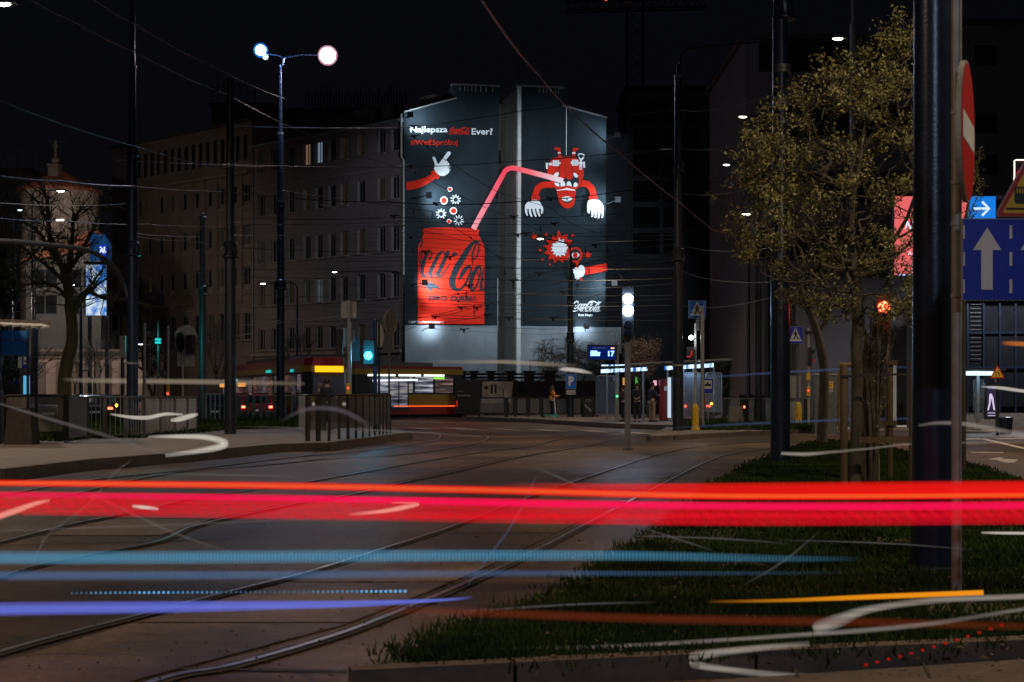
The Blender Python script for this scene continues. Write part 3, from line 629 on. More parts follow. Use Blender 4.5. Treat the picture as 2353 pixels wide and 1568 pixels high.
# added soft fill over the whole gable
w1 = wall(1050, 560, 26); lamp((w1.x, w1.y, 15), 10500, (.78, .9, 1), 1.2, 50, (wall(1090, 560)-Vector((w1.x, w1.y, 15))), .5, None, 'gable_fill_light')
w1 = wall(1290, 560, 26); lamp((w1.x, w1.y, 15), 10500, (.78, .9, 1), 1.2, 48, (wall(1270, 540)-Vector((w1.x, w1.y, 15))), .5, None, 'gable_fill_light')

# ---------------------------------------------------------------- street front left of the gable
FP0 = Vector((X(923, 105), 105, 0)); r105 = 105/90
fd = Vector((-11.3, 10.0, 0)).normalized()      # runs away to the left
fn = Vector((-fd.y, fd.x, 0)); 
if fn.y > 0: fn = -fn
def s_of(px):
    k = (px-CX)/F   # FP0.x+fd.x*s = k*(FP0.y+fd.y*s)
    return (k*FP0.y-FP0.x)/(fd.x-k*fd.y)
def fpt(s, z, off=0): p = FP0+fd*s+fn*off; return Vector((p.x, p.y, z))
def zat(px, py): s = s_of(px); return H+(HY-py)/F*(FP0+fd*s).y
frz = math.atan2(fd.y, fd.x)
def facade(parent, s0, s1, ztop, cols, rows, wallm, depth=.28, name='front_wall'):
    """cols: (s0,s1) openings; rows: (z0,z1, column filter)"""
    S = sorted({s0, s1}|{v for c in cols for v in c}); ZZ = sorted({0.0, ztop}|{v for r in rows for v in r[:2]}); a = MB()
    def hole(i, j):
        m_ = (S[i]+S[i+1])/2; n_ = (ZZ[j]+ZZ[j+1])/2
        return any(c[0] < m_ < c[1] for c in cols) and any(r[0] < n_ < r[1] for r in rows)
    for i in range(len(S)-1):
        for j in range(len(ZZ)-1):
            if not hole(i, j): a.quad(fpt(S[i], ZZ[j]), fpt(S[i+1], ZZ[j]), fpt(S[i+1], ZZ[j+1]), fpt(S[i], ZZ[j+1]))
    for c in cols:
        for r in rows:
            A = [(c[0], r[0]), (c[1], r[0]), (c[1], r[1]), (c[0], r[1])]
            for k in range(4):
                p, q = A[k], A[(k+1) % 4]; a.quad(fpt(*p), fpt(*q), fpt(*q, -depth), fpt(*p, -depth))
    part(name, a, wallm, parent)
def winmesh(w, h, two=True):
    f = MB(); t = .07
    f.box((w/2, 0, t/2), (w, .06, t)); f.box((w/2, 0, h-t/2), (w, .06, t)); f.box((t/2, 0, h/2), (t, .06, h-2*t)); f.box((w-t/2, 0, h/2), (t, .06, h-2*t))
    if two: f.box((w/2, 0, h/2), (t, .05, h-2*t))
    fm = f.mesh('window', M['winframe']); p = MB(); p.box((w/2, .0, h/2), (w-.1, .012, h-.1)); pm = p.mesh('pane', M['winglass']); 
    s = MB(); s.box((w/2, 0, -.05), (w+.2, .34, .08)); return fm, pm, s.mesh('sill', M['pilaster'])
litwarm = emis('warm_lit_window', (1, .62, .35), .13); litcool = emis('cool_lit_window', (.55, .75, 1), .22); litcool2 = emis('dim_lit_window', (.6, .8, .9), .07); litwhite = emis('bright_lit_window', (.85, .9, 1), .5)
curtA = mat('drawn_curtain', (.10,.085,.07), .8, var=.4, scale=6, stretch=(6,6,.3)); curtB = mat('blind_behind_glass', (.06,.06,.065), .6, var=.3, scale=14, stretch=(.2,.2,2)); curtC = emis('faint_lit_window', (.9,.6,.4), .012)
def windows(parent, cols, rows, meshes, lit={}):
    fm, pm, sm = meshes
    for j, r in enumerate(rows):
        for i, c in enumerate(cols):
            # the mesh x axis must run along the front, starting at c[1] (far end) towards c[0]
            p = fpt(c[1], r[0], -.2)
            w = place('window', fm, p, parent, frz+math.pi)
            if (i, j) in lit: q = pm.copy(); q.materials[0] = lit[(i, j)]
            else:
                q = pm; k_ = int(c[0]*31+r[0]*17) % 9
                if k_ in (2, 5, 7): q = pm.copy(); q.materials[0] = (curtA, curtB, curtC)[k_ % 3]
            for nm, me in (('pane', q), ('sill', sm)):
                o = bpy.data.objects.new(nm, me); COL.objects.link(o); o.parent = w
                o.location = (0, -.2, 0) if nm == 'sill' else (0, .02, 0)
def zrow(px, a, b): return (zat(px, b), zat(px, a))
# building nearest the gable
LBa = thing('apartment_building', 'dim plaster apartment house with tall windows joining the painted gable', 'building', FP0)
cols = []
for px in (600.8,630.9,668,705,732.8,762.9,790.7,830,876.3,907.6):
    k = 7.6+(px-600)/300*1.4; cols.append((s_of(px+k), s_of(px-k)))
rows = [zrow(876, 299, 352), zrow(876, 409, 461), zrow(870, 523, 580), zrow(870, 629, 686), zrow(870, 744, 797)]
sB = s_of(578); zt = zat(876, 288)
facade(LBa, 0, sB, zt, cols, rows, M['brownrender2'])
w_ = sum(c[1]-c[0] for c in cols)/len(cols); h_ = rows[0][1]-rows[0][0]
for i, c in enumerate(cols):
    ms = winmesh(c[1]-c[0], rows[2][1]-rows[2][0])
    for j, r in enumerate(rows):
        m2 = ms if abs((r[1]-r[0])-(rows[2][1]-rows[2][0])) < .02 else winmesh(c[1]-c[0], r[1]-r[0])
        windows(LBa, [c], [r], m2, {(0, 0): {(3,0): litwarm, (4,0): litcool, (4,3): litcool2, (6,4): litcool2}.get((i, j))} if (i, j) in ((3,0),(4,0),(4,3),(6,4)) else {})
a = MB(); 
a.prism([fpt(-.0, zt, .35), fpt(sB, zt, .35), fpt(sB, zt, -8), fpt(0, zt, -8)], (0, 0, .18)); part('eaves', a, M['galv'], LBa)
a = MB(); a.prism([fpt(0, zt+.19, .3), fpt(0, zt+2.2, -6), fpt(0, zt+.19, -9)], fd*sB); part('roof', a, M['roof'], LBa)
for zz in (zat(700, 418),): 
    a = MB(); a.prism([fpt(0, zz, .002), fpt(sB, zz, .002), fpt(sB, zz, .12), fpt(0, zz, .12)], (0, 0, .12)); part('string_course', a, M['pilaster'], LBa)
a = MB(); zz = zat(876, 812); a.prism([fpt(0, zz, .002), fpt(sB, zz, .002), fpt(sB, zz, .2), fpt(0, zz, .2)], (0, 0, .25)); part('string_course', a, M['pilaster'], LBa)
a = MB(); a.box(fpt(sB*.5, zt/2, -7), (.1, .1, .1)); 
for s in (.35,):
    a = MB(); a.tube([fpt(sB-.3, 0, .1), fpt(sB-.3, zt, .1)], .06, 6); part('downpipe', a, M['darkgalv'], LBa)
for px in (740, 805, 895): 
    p = fpt(s_of(px), zt+1.6, -4.5); a = MB(); a.box(p, (1.6, 1.1, 2.2), frz); part('chimney', a, M['brownrender'], LBa)
# office block further left
LBb = thing('office_building', 'long dim office block with ribbed front and a row of small attic windows', 'building', fpt(sB, 0))
sC = s_of(258); ztb = zat(486, 297)
colsb = []
for px in (322, 345,371,397,425,453,483,511,541,566): k = 7.2*(1+(px-330)/900); colsb.append((s_of(px+k), s_of(px-k)))
rowsb = [zrow(371, 453, 502), zrow(371, 543, 594), zrow(371, 631, 681), zrow(480, 724, 785)]
attic = []; px = 318.
while px < 572: attic.append((s_of(px+3.6), s_of(px-3.6))); px += 15+(px-318)*.012
def facade2():
    zc = zat(400, 428)
    facade(LBb, sB+.01, sC, zc, colsb, rowsb, M['brownrender'])
    S0 = zc
    # attic storey, set 6 cm back
    a = MB(); ra = zrow(420, 338, 392); S = sorted({sB+.01, sC}|{v for c in attic for v in c}); ZZ = [zc, ra[0], ra[1], ztb]
    for i in range(len(S)-1):
        for j in range(3):
            m_ = (S[i]+S[i+1])/2
            if j == 1 and any(c[0] < m_ < c[1] for c in attic): continue
            a.quad(fpt(S[i], ZZ[j], -.06), fpt(S[i+1], ZZ[j], -.06), fpt(S[i+1], ZZ[j+1], -.06), fpt(S[i], ZZ[j+1], -.06))
    part('attic_wall', a, M['brownrender'], LBb)
    w = attic[5][1]-attic[5][0]; p = MB(); p.box((w/2, .1, (ra[1]-ra[0])/2), (w+.1, .02, ra[1]-ra[0])); pm = p.mesh('attic_window', M['winglass'])
    for c in attic:
        q = place('attic_window', pm, fpt(c[1], ra[0], -.4), LBb, frz+math.pi)
    a = MB(); a.prism([fpt(sB+.01, zc, .002), fpt(sC, zc, .002), fpt(sC, zc, .5), fpt(sB+.01, zc, .5)], (0, 0, .22)); part('ledge', a, M['pilaster'], LBb)
    a = MB(); a.prism([fpt(sB+.01, ztb, .3), fpt(sC+.2, ztb, .3), fpt(sC+.2, ztb, -9), fpt(sB+.01, ztb, -9)], (0, 0, .2)); part('roof', a, M['roof'], LBb)
    a = MB(); a.quad(fpt(sC, 0), fpt(sC, 0, -10), fpt(sC, ztb, -10), fpt(sC, ztb)); part('side_wall', a, M['brownrender'], LBb)
    a = MB(); a.quad(fpt(sB+.01, zc), fpt(sB+.01, zc, -9), fpt(sB+.01, ztb, -9), fpt(sB+.01, ztb, -.06)); part('party_wall', a, M['brownrender'], LBb)
    for c, d in zip(colsb, colsb[1:]):
        m_ = (c[0]+d[1])/2; a = MB(); p = fpt(m_, (rowsb[2][0]-1+zc)/2, .09); a.box(p, (.62, .18, zc-rowsb[2][0]+1), frz); part('pilaster', a, M['brownrender'], LBb)
facade2()
# deep sloping sills under the office windows
for c in colsb:
    ms = winmesh(c[1]-c[0], rowsb[0][1]-rowsb[0][0])
    for r in rowsb:
        m2 = ms if r is not rowsb[3] else winmesh(c[1]-c[0], r[1]-r[0]); windows(LBb, [c], [r], m2)
        if r is not rowsb[3]:
            a = MB(); a.prism([fpt(c[0], r[0]+.55, -.25), fpt(c[0], r[0]-.25, .1), fpt(c[0], r[0]-.3, -.25)], fd*(c[1]-c[0])); part('sloping_sill', a, M['pilaster'], LBb)
# higher blocks behind, seen as dim outlines
def block(name, lab, x0, x1, ytop, Y, m, depth=12, win=None, z0=0):
    a = MB(); p0, p1 = X(x0, Y), X(x1, Y); z = Z(ytop, Y); t = thing(name, lab, 'building', ((p0+p1)/2, Y, 0))
    a.box(((p0+p1)/2, Y+depth/2, z/2), (p1-p0, depth, z)); part('walls', a, m, t)
    a = MB(); a.box(((p0+p1)/2, Y+depth/2, z+.15), (p1-p0+.5, depth+.5, .3)); part('parapet', a, M['roof'], t)
    if win:
        xs, ys, ww, hh = win; me = MB(); me.box((0, 0, 0), (ww, .06, hh)); mm = me.mesh('window', M['winglass'])
        for x in xs:
            for y in ys: place('window', mm, (X(x, Y), Y-.03, Z(y, Y)), t)
    return t
block('background_building', 'dark block rising behind the office front, topped by a scaffold of thin posts', 486, 640, 245, 150, M['farwall'], win=([520,545,570,610],[280,330],1.6,2))
block('background_building', 'dark rooftop mass behind the apartment house left of the gable', 640, 930, 255, 155, M['farwall'])
block('background_building', 'dark tall block right of the painted gable', 1440, 1712, 205, 150, M['farwall'], win=([1470,1500,1540,1590,1640,1680],[260,320,380,440,500,560],1.4,2.2))
sc_ = thing('roof_scaffold', 'thin scaffold poles on the dark roof behind the left pole', 'scaffold', (X(560,150),150,Z(245,150)))
for x in (490,505,520,540,556,572,590):
    a = MB(); a.tube([(X(x,150),149,Z(245,150)),(X(x,150),149,Z(178+(x%17),150))], .08, 5); part('pole', a, M['darkgalv'], sc_)
for y in (205, 225):
    a = MB(); a.tube([(X(486,150),149.2,Z(y,150)),(X(592,150),149.2,Z(y-8,150))], .06, 5); part('rail', a, M['darkgalv'], sc_)
a = MB()
for x in range(700, 935, 7): a.tube([(X(x,155),156,Z(255,155)),(X(x,155),156,Z(215-(x%23),155))], .07, 4)
o = part('roof_mesh', a, M['darkgalv']); o['kind'] = 'stuff'; o['label'] = 'thin safety posts along the dark roofs'
# lower wing right of the mural
a = MB(); Yw = 108.6; p0, p1 = X(1391.5,Yw), X(1445,Yw); t = thing('side_wing', 'narrow dark wing standing beside the right edge of the painted gable', 'building', (p0, Yw, 0))
a.box(((p0+p1)/2, Yw+5.5, Z(300,Yw)/2), (p1-p0, 8, Z(300,Yw))); part('walls', a, mat('near_black_wall', (.012,.014,.018), .9, var=.3, scale=.7, spec=.1), t)  # wall colour darkened evenly to keep the wing near black
a = MB(); a.box(((p0+X(1428,Yw))/2, Yw+.38, Z(752,Yw)-1.0), (X(1428,Yw)-p0, .2, 2.0)); part('grey_panel', a, M['darkgalv'], t)
# tower crane
cr_ = thing('tower_crane', 'lattice tower crane standing dark against the sky', 'crane', (X(1459,170),170,0))
def lattice(p, q, w, n, name):
    a = MB(); p, q = Vector(p), Vector(q); d = (q-p); u = Vector((0, 1, 0)); v = d.normalized().cross(u)
    cs = [(u*sx+v*sy)*w/2 for sx, sy in ((-1,-1),(1,-1),(1,1),(-1,1))]
    for c in cs: a.tube([p+c, q+c], .09, 4)
    for i in range(n):
        for k in range(4):
            c0, c1 = cs[k], cs[(k+1) % 4]
            if i % 2: c0, c1 = c1, c0
            a.tube([p+d*(i/n)+c0, p+d*((i+1)/n)+c1], .05, 3)
    part(name, a, M['darkgalv'], cr_)
lattice((X(1459,170),170,0), (X(1459,170),170,Z(-20,170)), 1.9, 26, 'mast'); lattice((X(1300,170),170,Z(14,170)), (X(1620,170),170,Z(6,170)), 1.3, 22, 'jib')
a = MB(); a.sphere((X(1391,170),169,Z(3,170)), .22); part('warning_light', a, emis('crane_light', (1,.1,.05), 1.5), cr_)
# ---------------------------------------------------------------- turret, annex, towers on the left
TY = 112; tx = X(138, TY); tr = 87*TY/F
tt = thing('turret_house', 'round plastered turret house with a clay tiled cone roof and ball finial', 'building', (tx, TY, 0))
a = MB(); a.lathe(tx, TY, [(0, tr), (Z(462,TY), tr), (Z(460,TY), tr*1.015), (Z(446,TY), tr*1.03)], 40); part('turret_wall', a, mat('turret_render', (.30,.235,.225), .9, var=.12, scale=.9, bump=.2), tt, True)
a = MB(); a.lathe(tx, TY, [(Z(446,TY), tr*1.1), (Z(443,TY), tr*1.1), (Z(396,TY), .35)], 40); part('roof', a, M['tile'], tt)
rb = MB()
for i in range(64):
    an = 2*math.pi*i/64; 
    rb.tube([(tx+math.cos(an)*tr*1.1, TY+math.sin(an)*tr*1.1, Z(443,TY)+.04), (tx+math.cos(an)*.4, TY+math.sin(an)*.4, Z(397,TY)+.04)], [.1,.04], 5)
part('roof_tile_rows', rb, M['tile'], tt, kind='stuff')
a = MB(); a.box((tx-.1, TY-1.0, Z(397,TY)), (.78, .78, 1.0)); a.box((tx-.1, TY-1.0, Z(385,TY)+.0), (.95,.95,.14)); part('chimney', a, M['brownrender'], tt)
a = MB(); a.sphere((tx-.05, TY-1, Z(374,TY)), .32, 14); a.lathe(tx-.05, TY-1, [(Z(366,TY), .11), (Z(345,TY), .11), (Z(344,TY), .17), (Z(338,TY), .17), (Z(337,TY), .1), (Z(329,TY), .1)], 10); part('ball_finial', a, M['brownrender'], tt, True)
a = MB(); a.prism([(tx-.8, TY-1, Z(330,TY)),(tx-.2, TY-1, Z(326,TY)),(tx+1.0, TY-1, Z(333,TY)),(tx+.2, TY-1, Z(332,TY))], (0, .08, 0)); part('weather_vane', a, M['black'], tt)
hs_ = thing('roofed_house', 'dark tiled roof house in front of the lower half of the turret', 'house', (X(150,103), 107, 0)); HYy = 105.5
a = MB(); a.prism([(X(60,HYy),HYy,0),(X(232,HYy),HYy,0),(X(232,HYy),HYy,Z(570,HYy)),(X(60,HYy),HYy,Z(600,HYy))], (0,1.2,0)); part('wall', a, mat('grey_house_wall', (.085,.08,.085), .9, var=.2, scale=.8), hs_)
a = MB(); a.prism([(X(52,HYy),HYy-.4,Z(602,HYy)),(X(238,HYy),HYy-.4,Z(572,HYy)),(X(226,HYy),HYy+1.6,Z(540,HYy)),(X(200,HYy),HYy+1.6,Z(522,HYy)),(X(136,HYy),HYy+1.6,Z(562,HYy))], (0,0,.15)); part('roof', a, M['tile'], hs_)
wm_ = MB(); wm_.box((0,0,0), (.8,.06,1.3)); wmm = wm_.mesh('window', M['winglass'])
for x in (90, 118, 175, 205):
    for y in (640, 700): place('window', wmm, (X(x,HYy), HYy-.03, Z(y,HYy)), hs_)
# low annex with pilasters
AY = 104; an_ = thing('annex_building', 'low pale plaster annex with a moulded cornice and narrow pilasters', 'building', (X(150,AY), AY, 0))
a = MB(); a.box(((X(84,AY)+X(330,AY))/2, AY+3, Z(808,AY)/2), (X(330,AY)-X(84,AY), 6, Z(808,AY))); part('wall', a, mat('annex_render', (.36,.27,.24), .9, var=.12, scale=1), an_)
for i, (z, o_) in enumerate(((806,.3),(812,.2),(820,.1))):
    a = MB(); a.box(((X(84,AY)+X(330,AY))/2, AY-.0-o_/2, Z(z,AY)), (X(330,AY)-X(84,AY), o_, .18)); part('cornice', a, M['pilaster'], an_)
pm = MB(); pm.box((0, 0, (Z(822,AY)-.3)/2), (.32, .16, Z(822,AY)-.3)); pmm = pm.mesh('pilaster', M['pilaster'])
for x in (90,100,135,157,180,200,225,250,280,305): place('pilaster', pmm, (X(x,AY), AY-.081, 0), an_)
gy = 108; gg = thing('glazed_building', 'dark glazed upper storeys behind the bare tree', 'building', (X(180,gy), gy+2, 0))
a = MB(); a.box(((X(70,gy)+X(256,gy))/2, gy+5.0, (Z(720,gy)+Z(806,gy))/2), (X(256,gy)-X(70,gy), 4, Z(720,gy)-Z(806,gy))); part('walls', a, M['winglass'], gg)
for x in range(78, 256, 17):
    a = MB(); a.box((X(x,gy), gy+2.95, (Z(720,gy)+Z(806,gy))/2), (.12, .1, Z(720,gy)-Z(806,gy)-.2)); part('mullion', a, M['darkgalv'], gg)
block('background_building', 'dark house with one warm lit window left of the turret', -120, 70, 395, 135, M['farwall'])
a = MB(); a.box((X(52,134), 134.9, Z(441,134)), (.45,.06,1.0)); a.box((X(59,134), 134.9, Z(441,134)), (.45,.06,1.0)); o = part('lit_window', a, emis('yellow_lit_window', (1,.65,.08), .7), bpy.data.objects['background_building.003'] if 'background_building.003' in bpy.data.objects else None)
if o.parent:
    for v in o.data.vertices: pass
# blue illuminated advertising tower
BY = 84; bt = thing('advertising_tower', 'blue house-shaped advertising tower with a bright white and blue screen', 'advertising tower', (X(222,BY), BY, 0))
def bp(x, y, yy=0): return (X(x,BY), BY+yy, Z(y,BY))
a = MB(); a.prism([bp(206,575),bp(206,530),bp(224,538+0),bp(247,560),bp(247,590),bp(206,600)], (0,.5,0)); a.prism([bp(222,561),bp(235,537),bp(250,562),bp(250,598),bp(222,598)], (0,.6,0)); part('blue_panel', a, emis('blue_panel_light', (.02,.12,.38), .35), bt)
scr = bpy.data.materials.new('advert_screen'); scr.use_nodes = True; nt = scr.node_tree; nt.nodes.clear()
tc = nt.nodes.new('ShaderNodeTexCoord'); no = nt.nodes.new('ShaderNodeTexNoise'); no.inputs['Scale'].default_value = 1.6; no.inputs['Detail'].default_value = 4; nt.links.new(tc.outputs['Object'], no.inputs[0])
rp = nt.nodes.new('ShaderNodeValToRGB'); rp.color_ramp.elements[0].position = .4; rp.color_ramp.elements[0].color = (.04,.22,.75,1); rp.color_ramp.elements[1].position = .58; rp.color_ramp.elements[1].color = (.75,.9,1,1)
nt.links.new(no.outputs['Fac'], rp.inputs[0]); em = nt.nodes.new('ShaderNodeEmission'); em.inputs[1].default_value = .85; nt.links.new(rp.outputs[0], em.inputs[0]); ou = nt.nodes.new('ShaderNodeOutputMaterial'); nt.links.new(em.outputs[0], ou.inputs[0])
a = MB(); a.box(((X(198,BY)+X(244,BY))/2, BY, (Z(609,BY)+Z(725,BY))/2), (X(244,BY)-X(198,BY), .1, Z(609,BY)-Z(725,BY))); part('screen', a, scr, bt)
a = MB(); a.box(((X(229,BY)+X(248,BY))/2, BY-.1, (Z(564,BY)+Z(593,BY))/2), (X(248,BY)-X(229,BY), .1, Z(564,BY)-Z(593,BY))); part('logo_screen', a, emis('logo_screen', (.01,.05,.7), .8), bt)
wsig = emis('white_sign_light', (.75,.85,1), 1.1)
a = MB()
for s in ([(231,582),(234,575),(237,571),(236,579),(238,581),(241,574)],[(231,570),(235,569)],[(240,583),(243,577),(245,581),(247,580)],[(242,568),(241,582)]): a.tube([bp(x, y, -.17) for x, y in s], .045, 5)
part('script_logo', a, wsig, bt)
for x in (203, 243):
    a = MB(); a.box((X(x,BY), BY+.3, Z(725,BY)/2), (.2,.2,Z(725,BY))); part('leg', a, M['darkgalv'], bt)
a = MB(); a.box(((X(197,BY)+X(249,BY))/2, BY+.25, Z(604,BY)), (1.6,.5,.12)); part('canopy', a, M['black'], bt)

# ---------------------------------------------------------------- poles
def pole(name, label, cat, px, Y, zb, prof, m, group=None):
    """prof: (V row, radius in m) from the base upwards"""
    x = X(px, Y); t = thing(name, label, cat, (x, Y, zb), group)
    pr = [(zb, prof[0][1])]+[(Z(y, Y), r) for y, r in prof[1:]]
    a = MB(); a.lathe(x, Y, pr, 20); part('shaft', a, m, t, True)
    return t
def collar(t, px, Y, y, r, m, h=.42):
    x = X(px, Y); z = Z(y, Y); a = MB()
    a.lathe(x, Y, [(z-h*.5, r*1.02), (z-h*.45, r*1.5), (z-h*.35, r*1.5), (z-h*.28, r*1.2), (z+h*.1, r*1.12), (z+h*.3, r*1.3), (z+h*.38, r*1.35), (z+h*.42, r*1.1), (z+h*.5, r*.95)], 18); part('collar', a, m, t, True)
    # raised leaves round the bell
    b = MB()
    for i in range(10):
        an = 2*math.pi*i/10; b.tube([(x+math.cos(an)*r*1.3, Y+math.sin(an)*r*1.3, z-h*.25), (x+math.cos(an)*r*1.16, Y+math.sin(an)*r*1.16, z+h*.15)], .018, 4)
    part('leaf_ring', b, m, t, kind='stuff')
def band(t, px, Y, y, r, m):
    a = MB(); a.lathe(X(px,Y), Y, [(Z(y,Y)-.04, r), (Z(y,Y)-.035, r*1.12), (Z(y,Y)+.035, r*1.12), (Z(y,Y)+.04, r)], 16); part('ring', a, m, t, True)
LENS = {}
def head(t, x, y, Y, col=(1,.9,.72), s=14, e=60, w=.7, flip=1, dr=(0,0,-1)):
    """street lamp head hanging at V(x,y): housing + glowing lens + its light"""
    c = Vector(at(x, y, Y)); key = (tuple(col), s)
    if key not in LENS: LENS[key] = emis('lamp_lens', col, s)
    a = MB(); P = [(-.5,0),(-.42,.07),(0,.11),(.42,.08),(.5,.02),(.5,-.02),(-.5,-.02)]
    a.prism([(c.x+px_*w*flip, c.y-.15, c.z+.05+pz) for px_, pz in P], (0, .3, 0)); hd = part('lamp_head', a, M['darkgalv'], t)
    b = MB(); b.sphere((c.x-.08*flip*w, c.y, c.z+.02), w*.34, 12, .28, .42); part('lens', b, LENS[key], hd)
    if e: lamp((c.x, c.y, c.z-.14), e, col, .12, 150, dr, .8, t)
# P1 far left pole
BM, BLK = M['bluemetal'], M['blackmetal']
t = pole('tram_mast', 'very tall dark blue tram mast behind the left railings, bell collar halfway', 'mast', 304, 47, ZL, [(0,.19),(590,.175),(570,.17),(350,.16),(338,.16),(337,.12),(155,.115),(153,.09),(-20,.085)], BM)
collar(t, 305, 47, 572, .18, BM, .5); collar(t, 305, 47, 350, .15, BM, .3); band(t, 305, 47, 154, .12, BM); band(t,303,47,835,.19,M['galv'])
t = pole('tram_mast', 'thick black mast with a ribbed collar standing on the left pavement edge', 'mast', 529, 44.5, ZL, [(0,.185),(590,.165),(560,.135),(375,.125),(182,.12),(180,.05)], BLK)
collar(t, 529, 44.5, 575, .165, BLK, .55); band(t, 529, 44.5, 380, .13, M['galv']); band(t, 529, 44.5, 372, .13, BLK)
t = pole('lamp_post', 'slim teal lit post with a finial on top, left of centre', 'post', 466, 62, ZL, [(0,.16),(680,.14),(660,.13),(505,.125),(500,.13)], M['darkgalv'])
collar(t, 466, 62, 668, .15, M['darkgalv'], .45); a = MB(); x6 = X(466,62); a.lathe(x6, 62, [(Z(505,62),.12),(Z(502,62),.19),(Z(498,62),.16),(Z(496,62),.06),(Z(492,62),.09),(Z(489,62),.02)], 12); part('finial', a, M['darkgalv'], t, True)
t = pole('street_lamp', 'tall slender blue lit lamp post carrying the two brightest lamps', 'street lamp', 645, 66, ZL, [(0,.2),(560,.165),(395,.16),(394,.13),(308,.13),(300,.09),(150,.05)], BM)
collar(t, 645, 66, 655, .19, BM, .5); band(t, 645, 66, 308, .13, M['galv']); collar(t, 645, 66, 470, .16, BM, .3)
a = MB(); a.tube([at(650,152,66), at(652,135,66), at(640,128,66), at(606,124,66)], .035, 6); a.tube([at(650,152,66), at(655,133,66), at(690,127,66), at(748,127,66)], .035, 6); part('arm', a, BM, t)
head(t, 600, 117, 66, (.35,.7,1), 30, 900, .62); head(t, 753, 127, 66, (1,.8,.82), 40, 1500, .85)
a = MB(); a.sphere(at(610,131,66), .13, 10); part('small_lens', a, emis('small_blue_lens', (.5,.8,1), 3), t)
bl = emis('star_lens', (.5,.78,1), 40); pl = emis('pink_lens', (1,.85,.85), 45)
a = MB(); a.sphere(at(599,116,65.6), .24, 12); part('globe_lens', a, bl, t); a = MB(); a.sphere(at(753,128,65.6), .36, 12); part('globe_lens', a, pl, t)
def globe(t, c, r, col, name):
    # added translucent glowing shell that imitates a coloured halo round the lens
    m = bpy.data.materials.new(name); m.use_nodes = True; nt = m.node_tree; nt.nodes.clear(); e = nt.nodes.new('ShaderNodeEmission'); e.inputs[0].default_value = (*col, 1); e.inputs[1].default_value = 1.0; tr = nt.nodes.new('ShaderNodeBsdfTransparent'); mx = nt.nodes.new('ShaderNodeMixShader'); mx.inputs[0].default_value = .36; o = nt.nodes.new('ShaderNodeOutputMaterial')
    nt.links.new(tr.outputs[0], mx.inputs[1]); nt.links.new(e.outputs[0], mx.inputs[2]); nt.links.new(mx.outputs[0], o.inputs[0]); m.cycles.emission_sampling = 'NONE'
    a = MB(); a.sphere(c, r, 18); part('halo_globe', a, m, t, True)
globe(t, at(599,116,65.6), .34, (.02,.28,1), 'blue_halo'); globe(t, at(753,128,65.6), .46, (1,.45,.6), 'pink_halo')
lamp(at(599,116,65.0), 500, (.15,.5,1), .2, None, parent=t); lamp(at(753,128,65.0), 700, (1,.75,.8), .2, None, parent=t)
# off-frame lamp whose head shows top left
t = pole('street_lamp', 'bright white street lamp cut by the upper left corner of the frame', 'street lamp', -120, 38, 0, [(0,.12),(100,.08),(-30,.06)], BLK)
a = MB(); a.tube([at(-120,-30,38), at(-90,-38,38), at(-10,2,38)], .035, 6); part('arm', a, BLK, t); head(t, 12, 12, 38, (1,.93,.82), 45, 1400, .55)
# P5
t = pole('street_lamp', 'black lamp post on the centre right island with a long curved arm', 'street lamp', 1558, 52, .12, [(0,.2),(600,.17),(585,.15),(385,.145),(176,.135),(175,.07),(150,.04)], BLK)
collar(t, 1558, 52, 585, .17, BLK, .5); collar(t, 1560, 52, 385, .15, BLK, .35); band(t, 1558, 52, 176, .135, M['galv'])
a = MB(); a.tube([at(x, y, Y) for x, y, Y in catmull([(1561,175,52),(1562,145,52),(1568,124,52),(1590,112,51.8),(1680,102,51),(1800,94,49.5),(1918,90,48)], 5)], .035, 8); part('arm', a, BLK, t, True); head(t, 1928, 91, 48, (1,.95,.85), 20, 500, .5)
band(t,1557,52,840,.2,M['galv'])
# P6
t = pole('tram_mast', 'thick dark blue mast with double collars in front of the leafy tree', 'mast', 1793, 28, ZG, [(0,.195),(700,.19),(330,.165),(325,.155),(40,.15),(5,.13)], BM)
t.location  # base is on the verge
collar(t, 1793+8, 28, 22, .155, BM, .45); collar(t, 1796, 28, 345, .17, BM, .3)
a = MB(); a.lathe(X(1806,28), 28, [(Z(650,28), .165), (Z(10,28), .14)], 18)
for y in (155,165,232,238,283): band(t, 1797, 28, y, .165, M['darkgalv'])
# P10 behind the tree
t = pole('lamp_post', 'grey stepped post rising behind the leafy tree', 'post', 1960, 60, 0, [(0,.17),(400,.14),(55,.14),(54,.075),(-20,.06)], M['galv'])
t = pole('tram_mast', 'slim dark mast between the tram stop and the leafy tree', 'mast', 1764, 74, 0, [(0,.18),(700,.15),(688,.17),(640,.11),(520,.10)], BLK)
a = MB(); a.tube([at(x, y, 74) for x, y in ((1764,700),(1764,520))], .1, 6)
# P8 in front of the mural
t = pole('street_lamp', 'black lamp post standing before the right painted wall, arm to the left', 'street lamp', 1310.5, 79, ZL, [(0,.19),(780,.17),(690,.13),(600,.12),(590,.1),(587,.05),(560,.04)], BLK)
collar(t, 1310.5, 79, 775, .17, BLK, .6); collar(t, 1310.5, 79, 688, .14, BLK, .5)
a = MB(); a.tube([at(x, y, 79) for x, y in ((1309,575),(1306,562),(1290,556),(1255,550))], .04, 6); part('arm', a, BLK, t); head(t, 1243, 550, 79, (1,.88,.62), 16, 300, .5)
for y in (706,712,726,734,770): band(t, 1310.5, 79, y, .15, BLK)
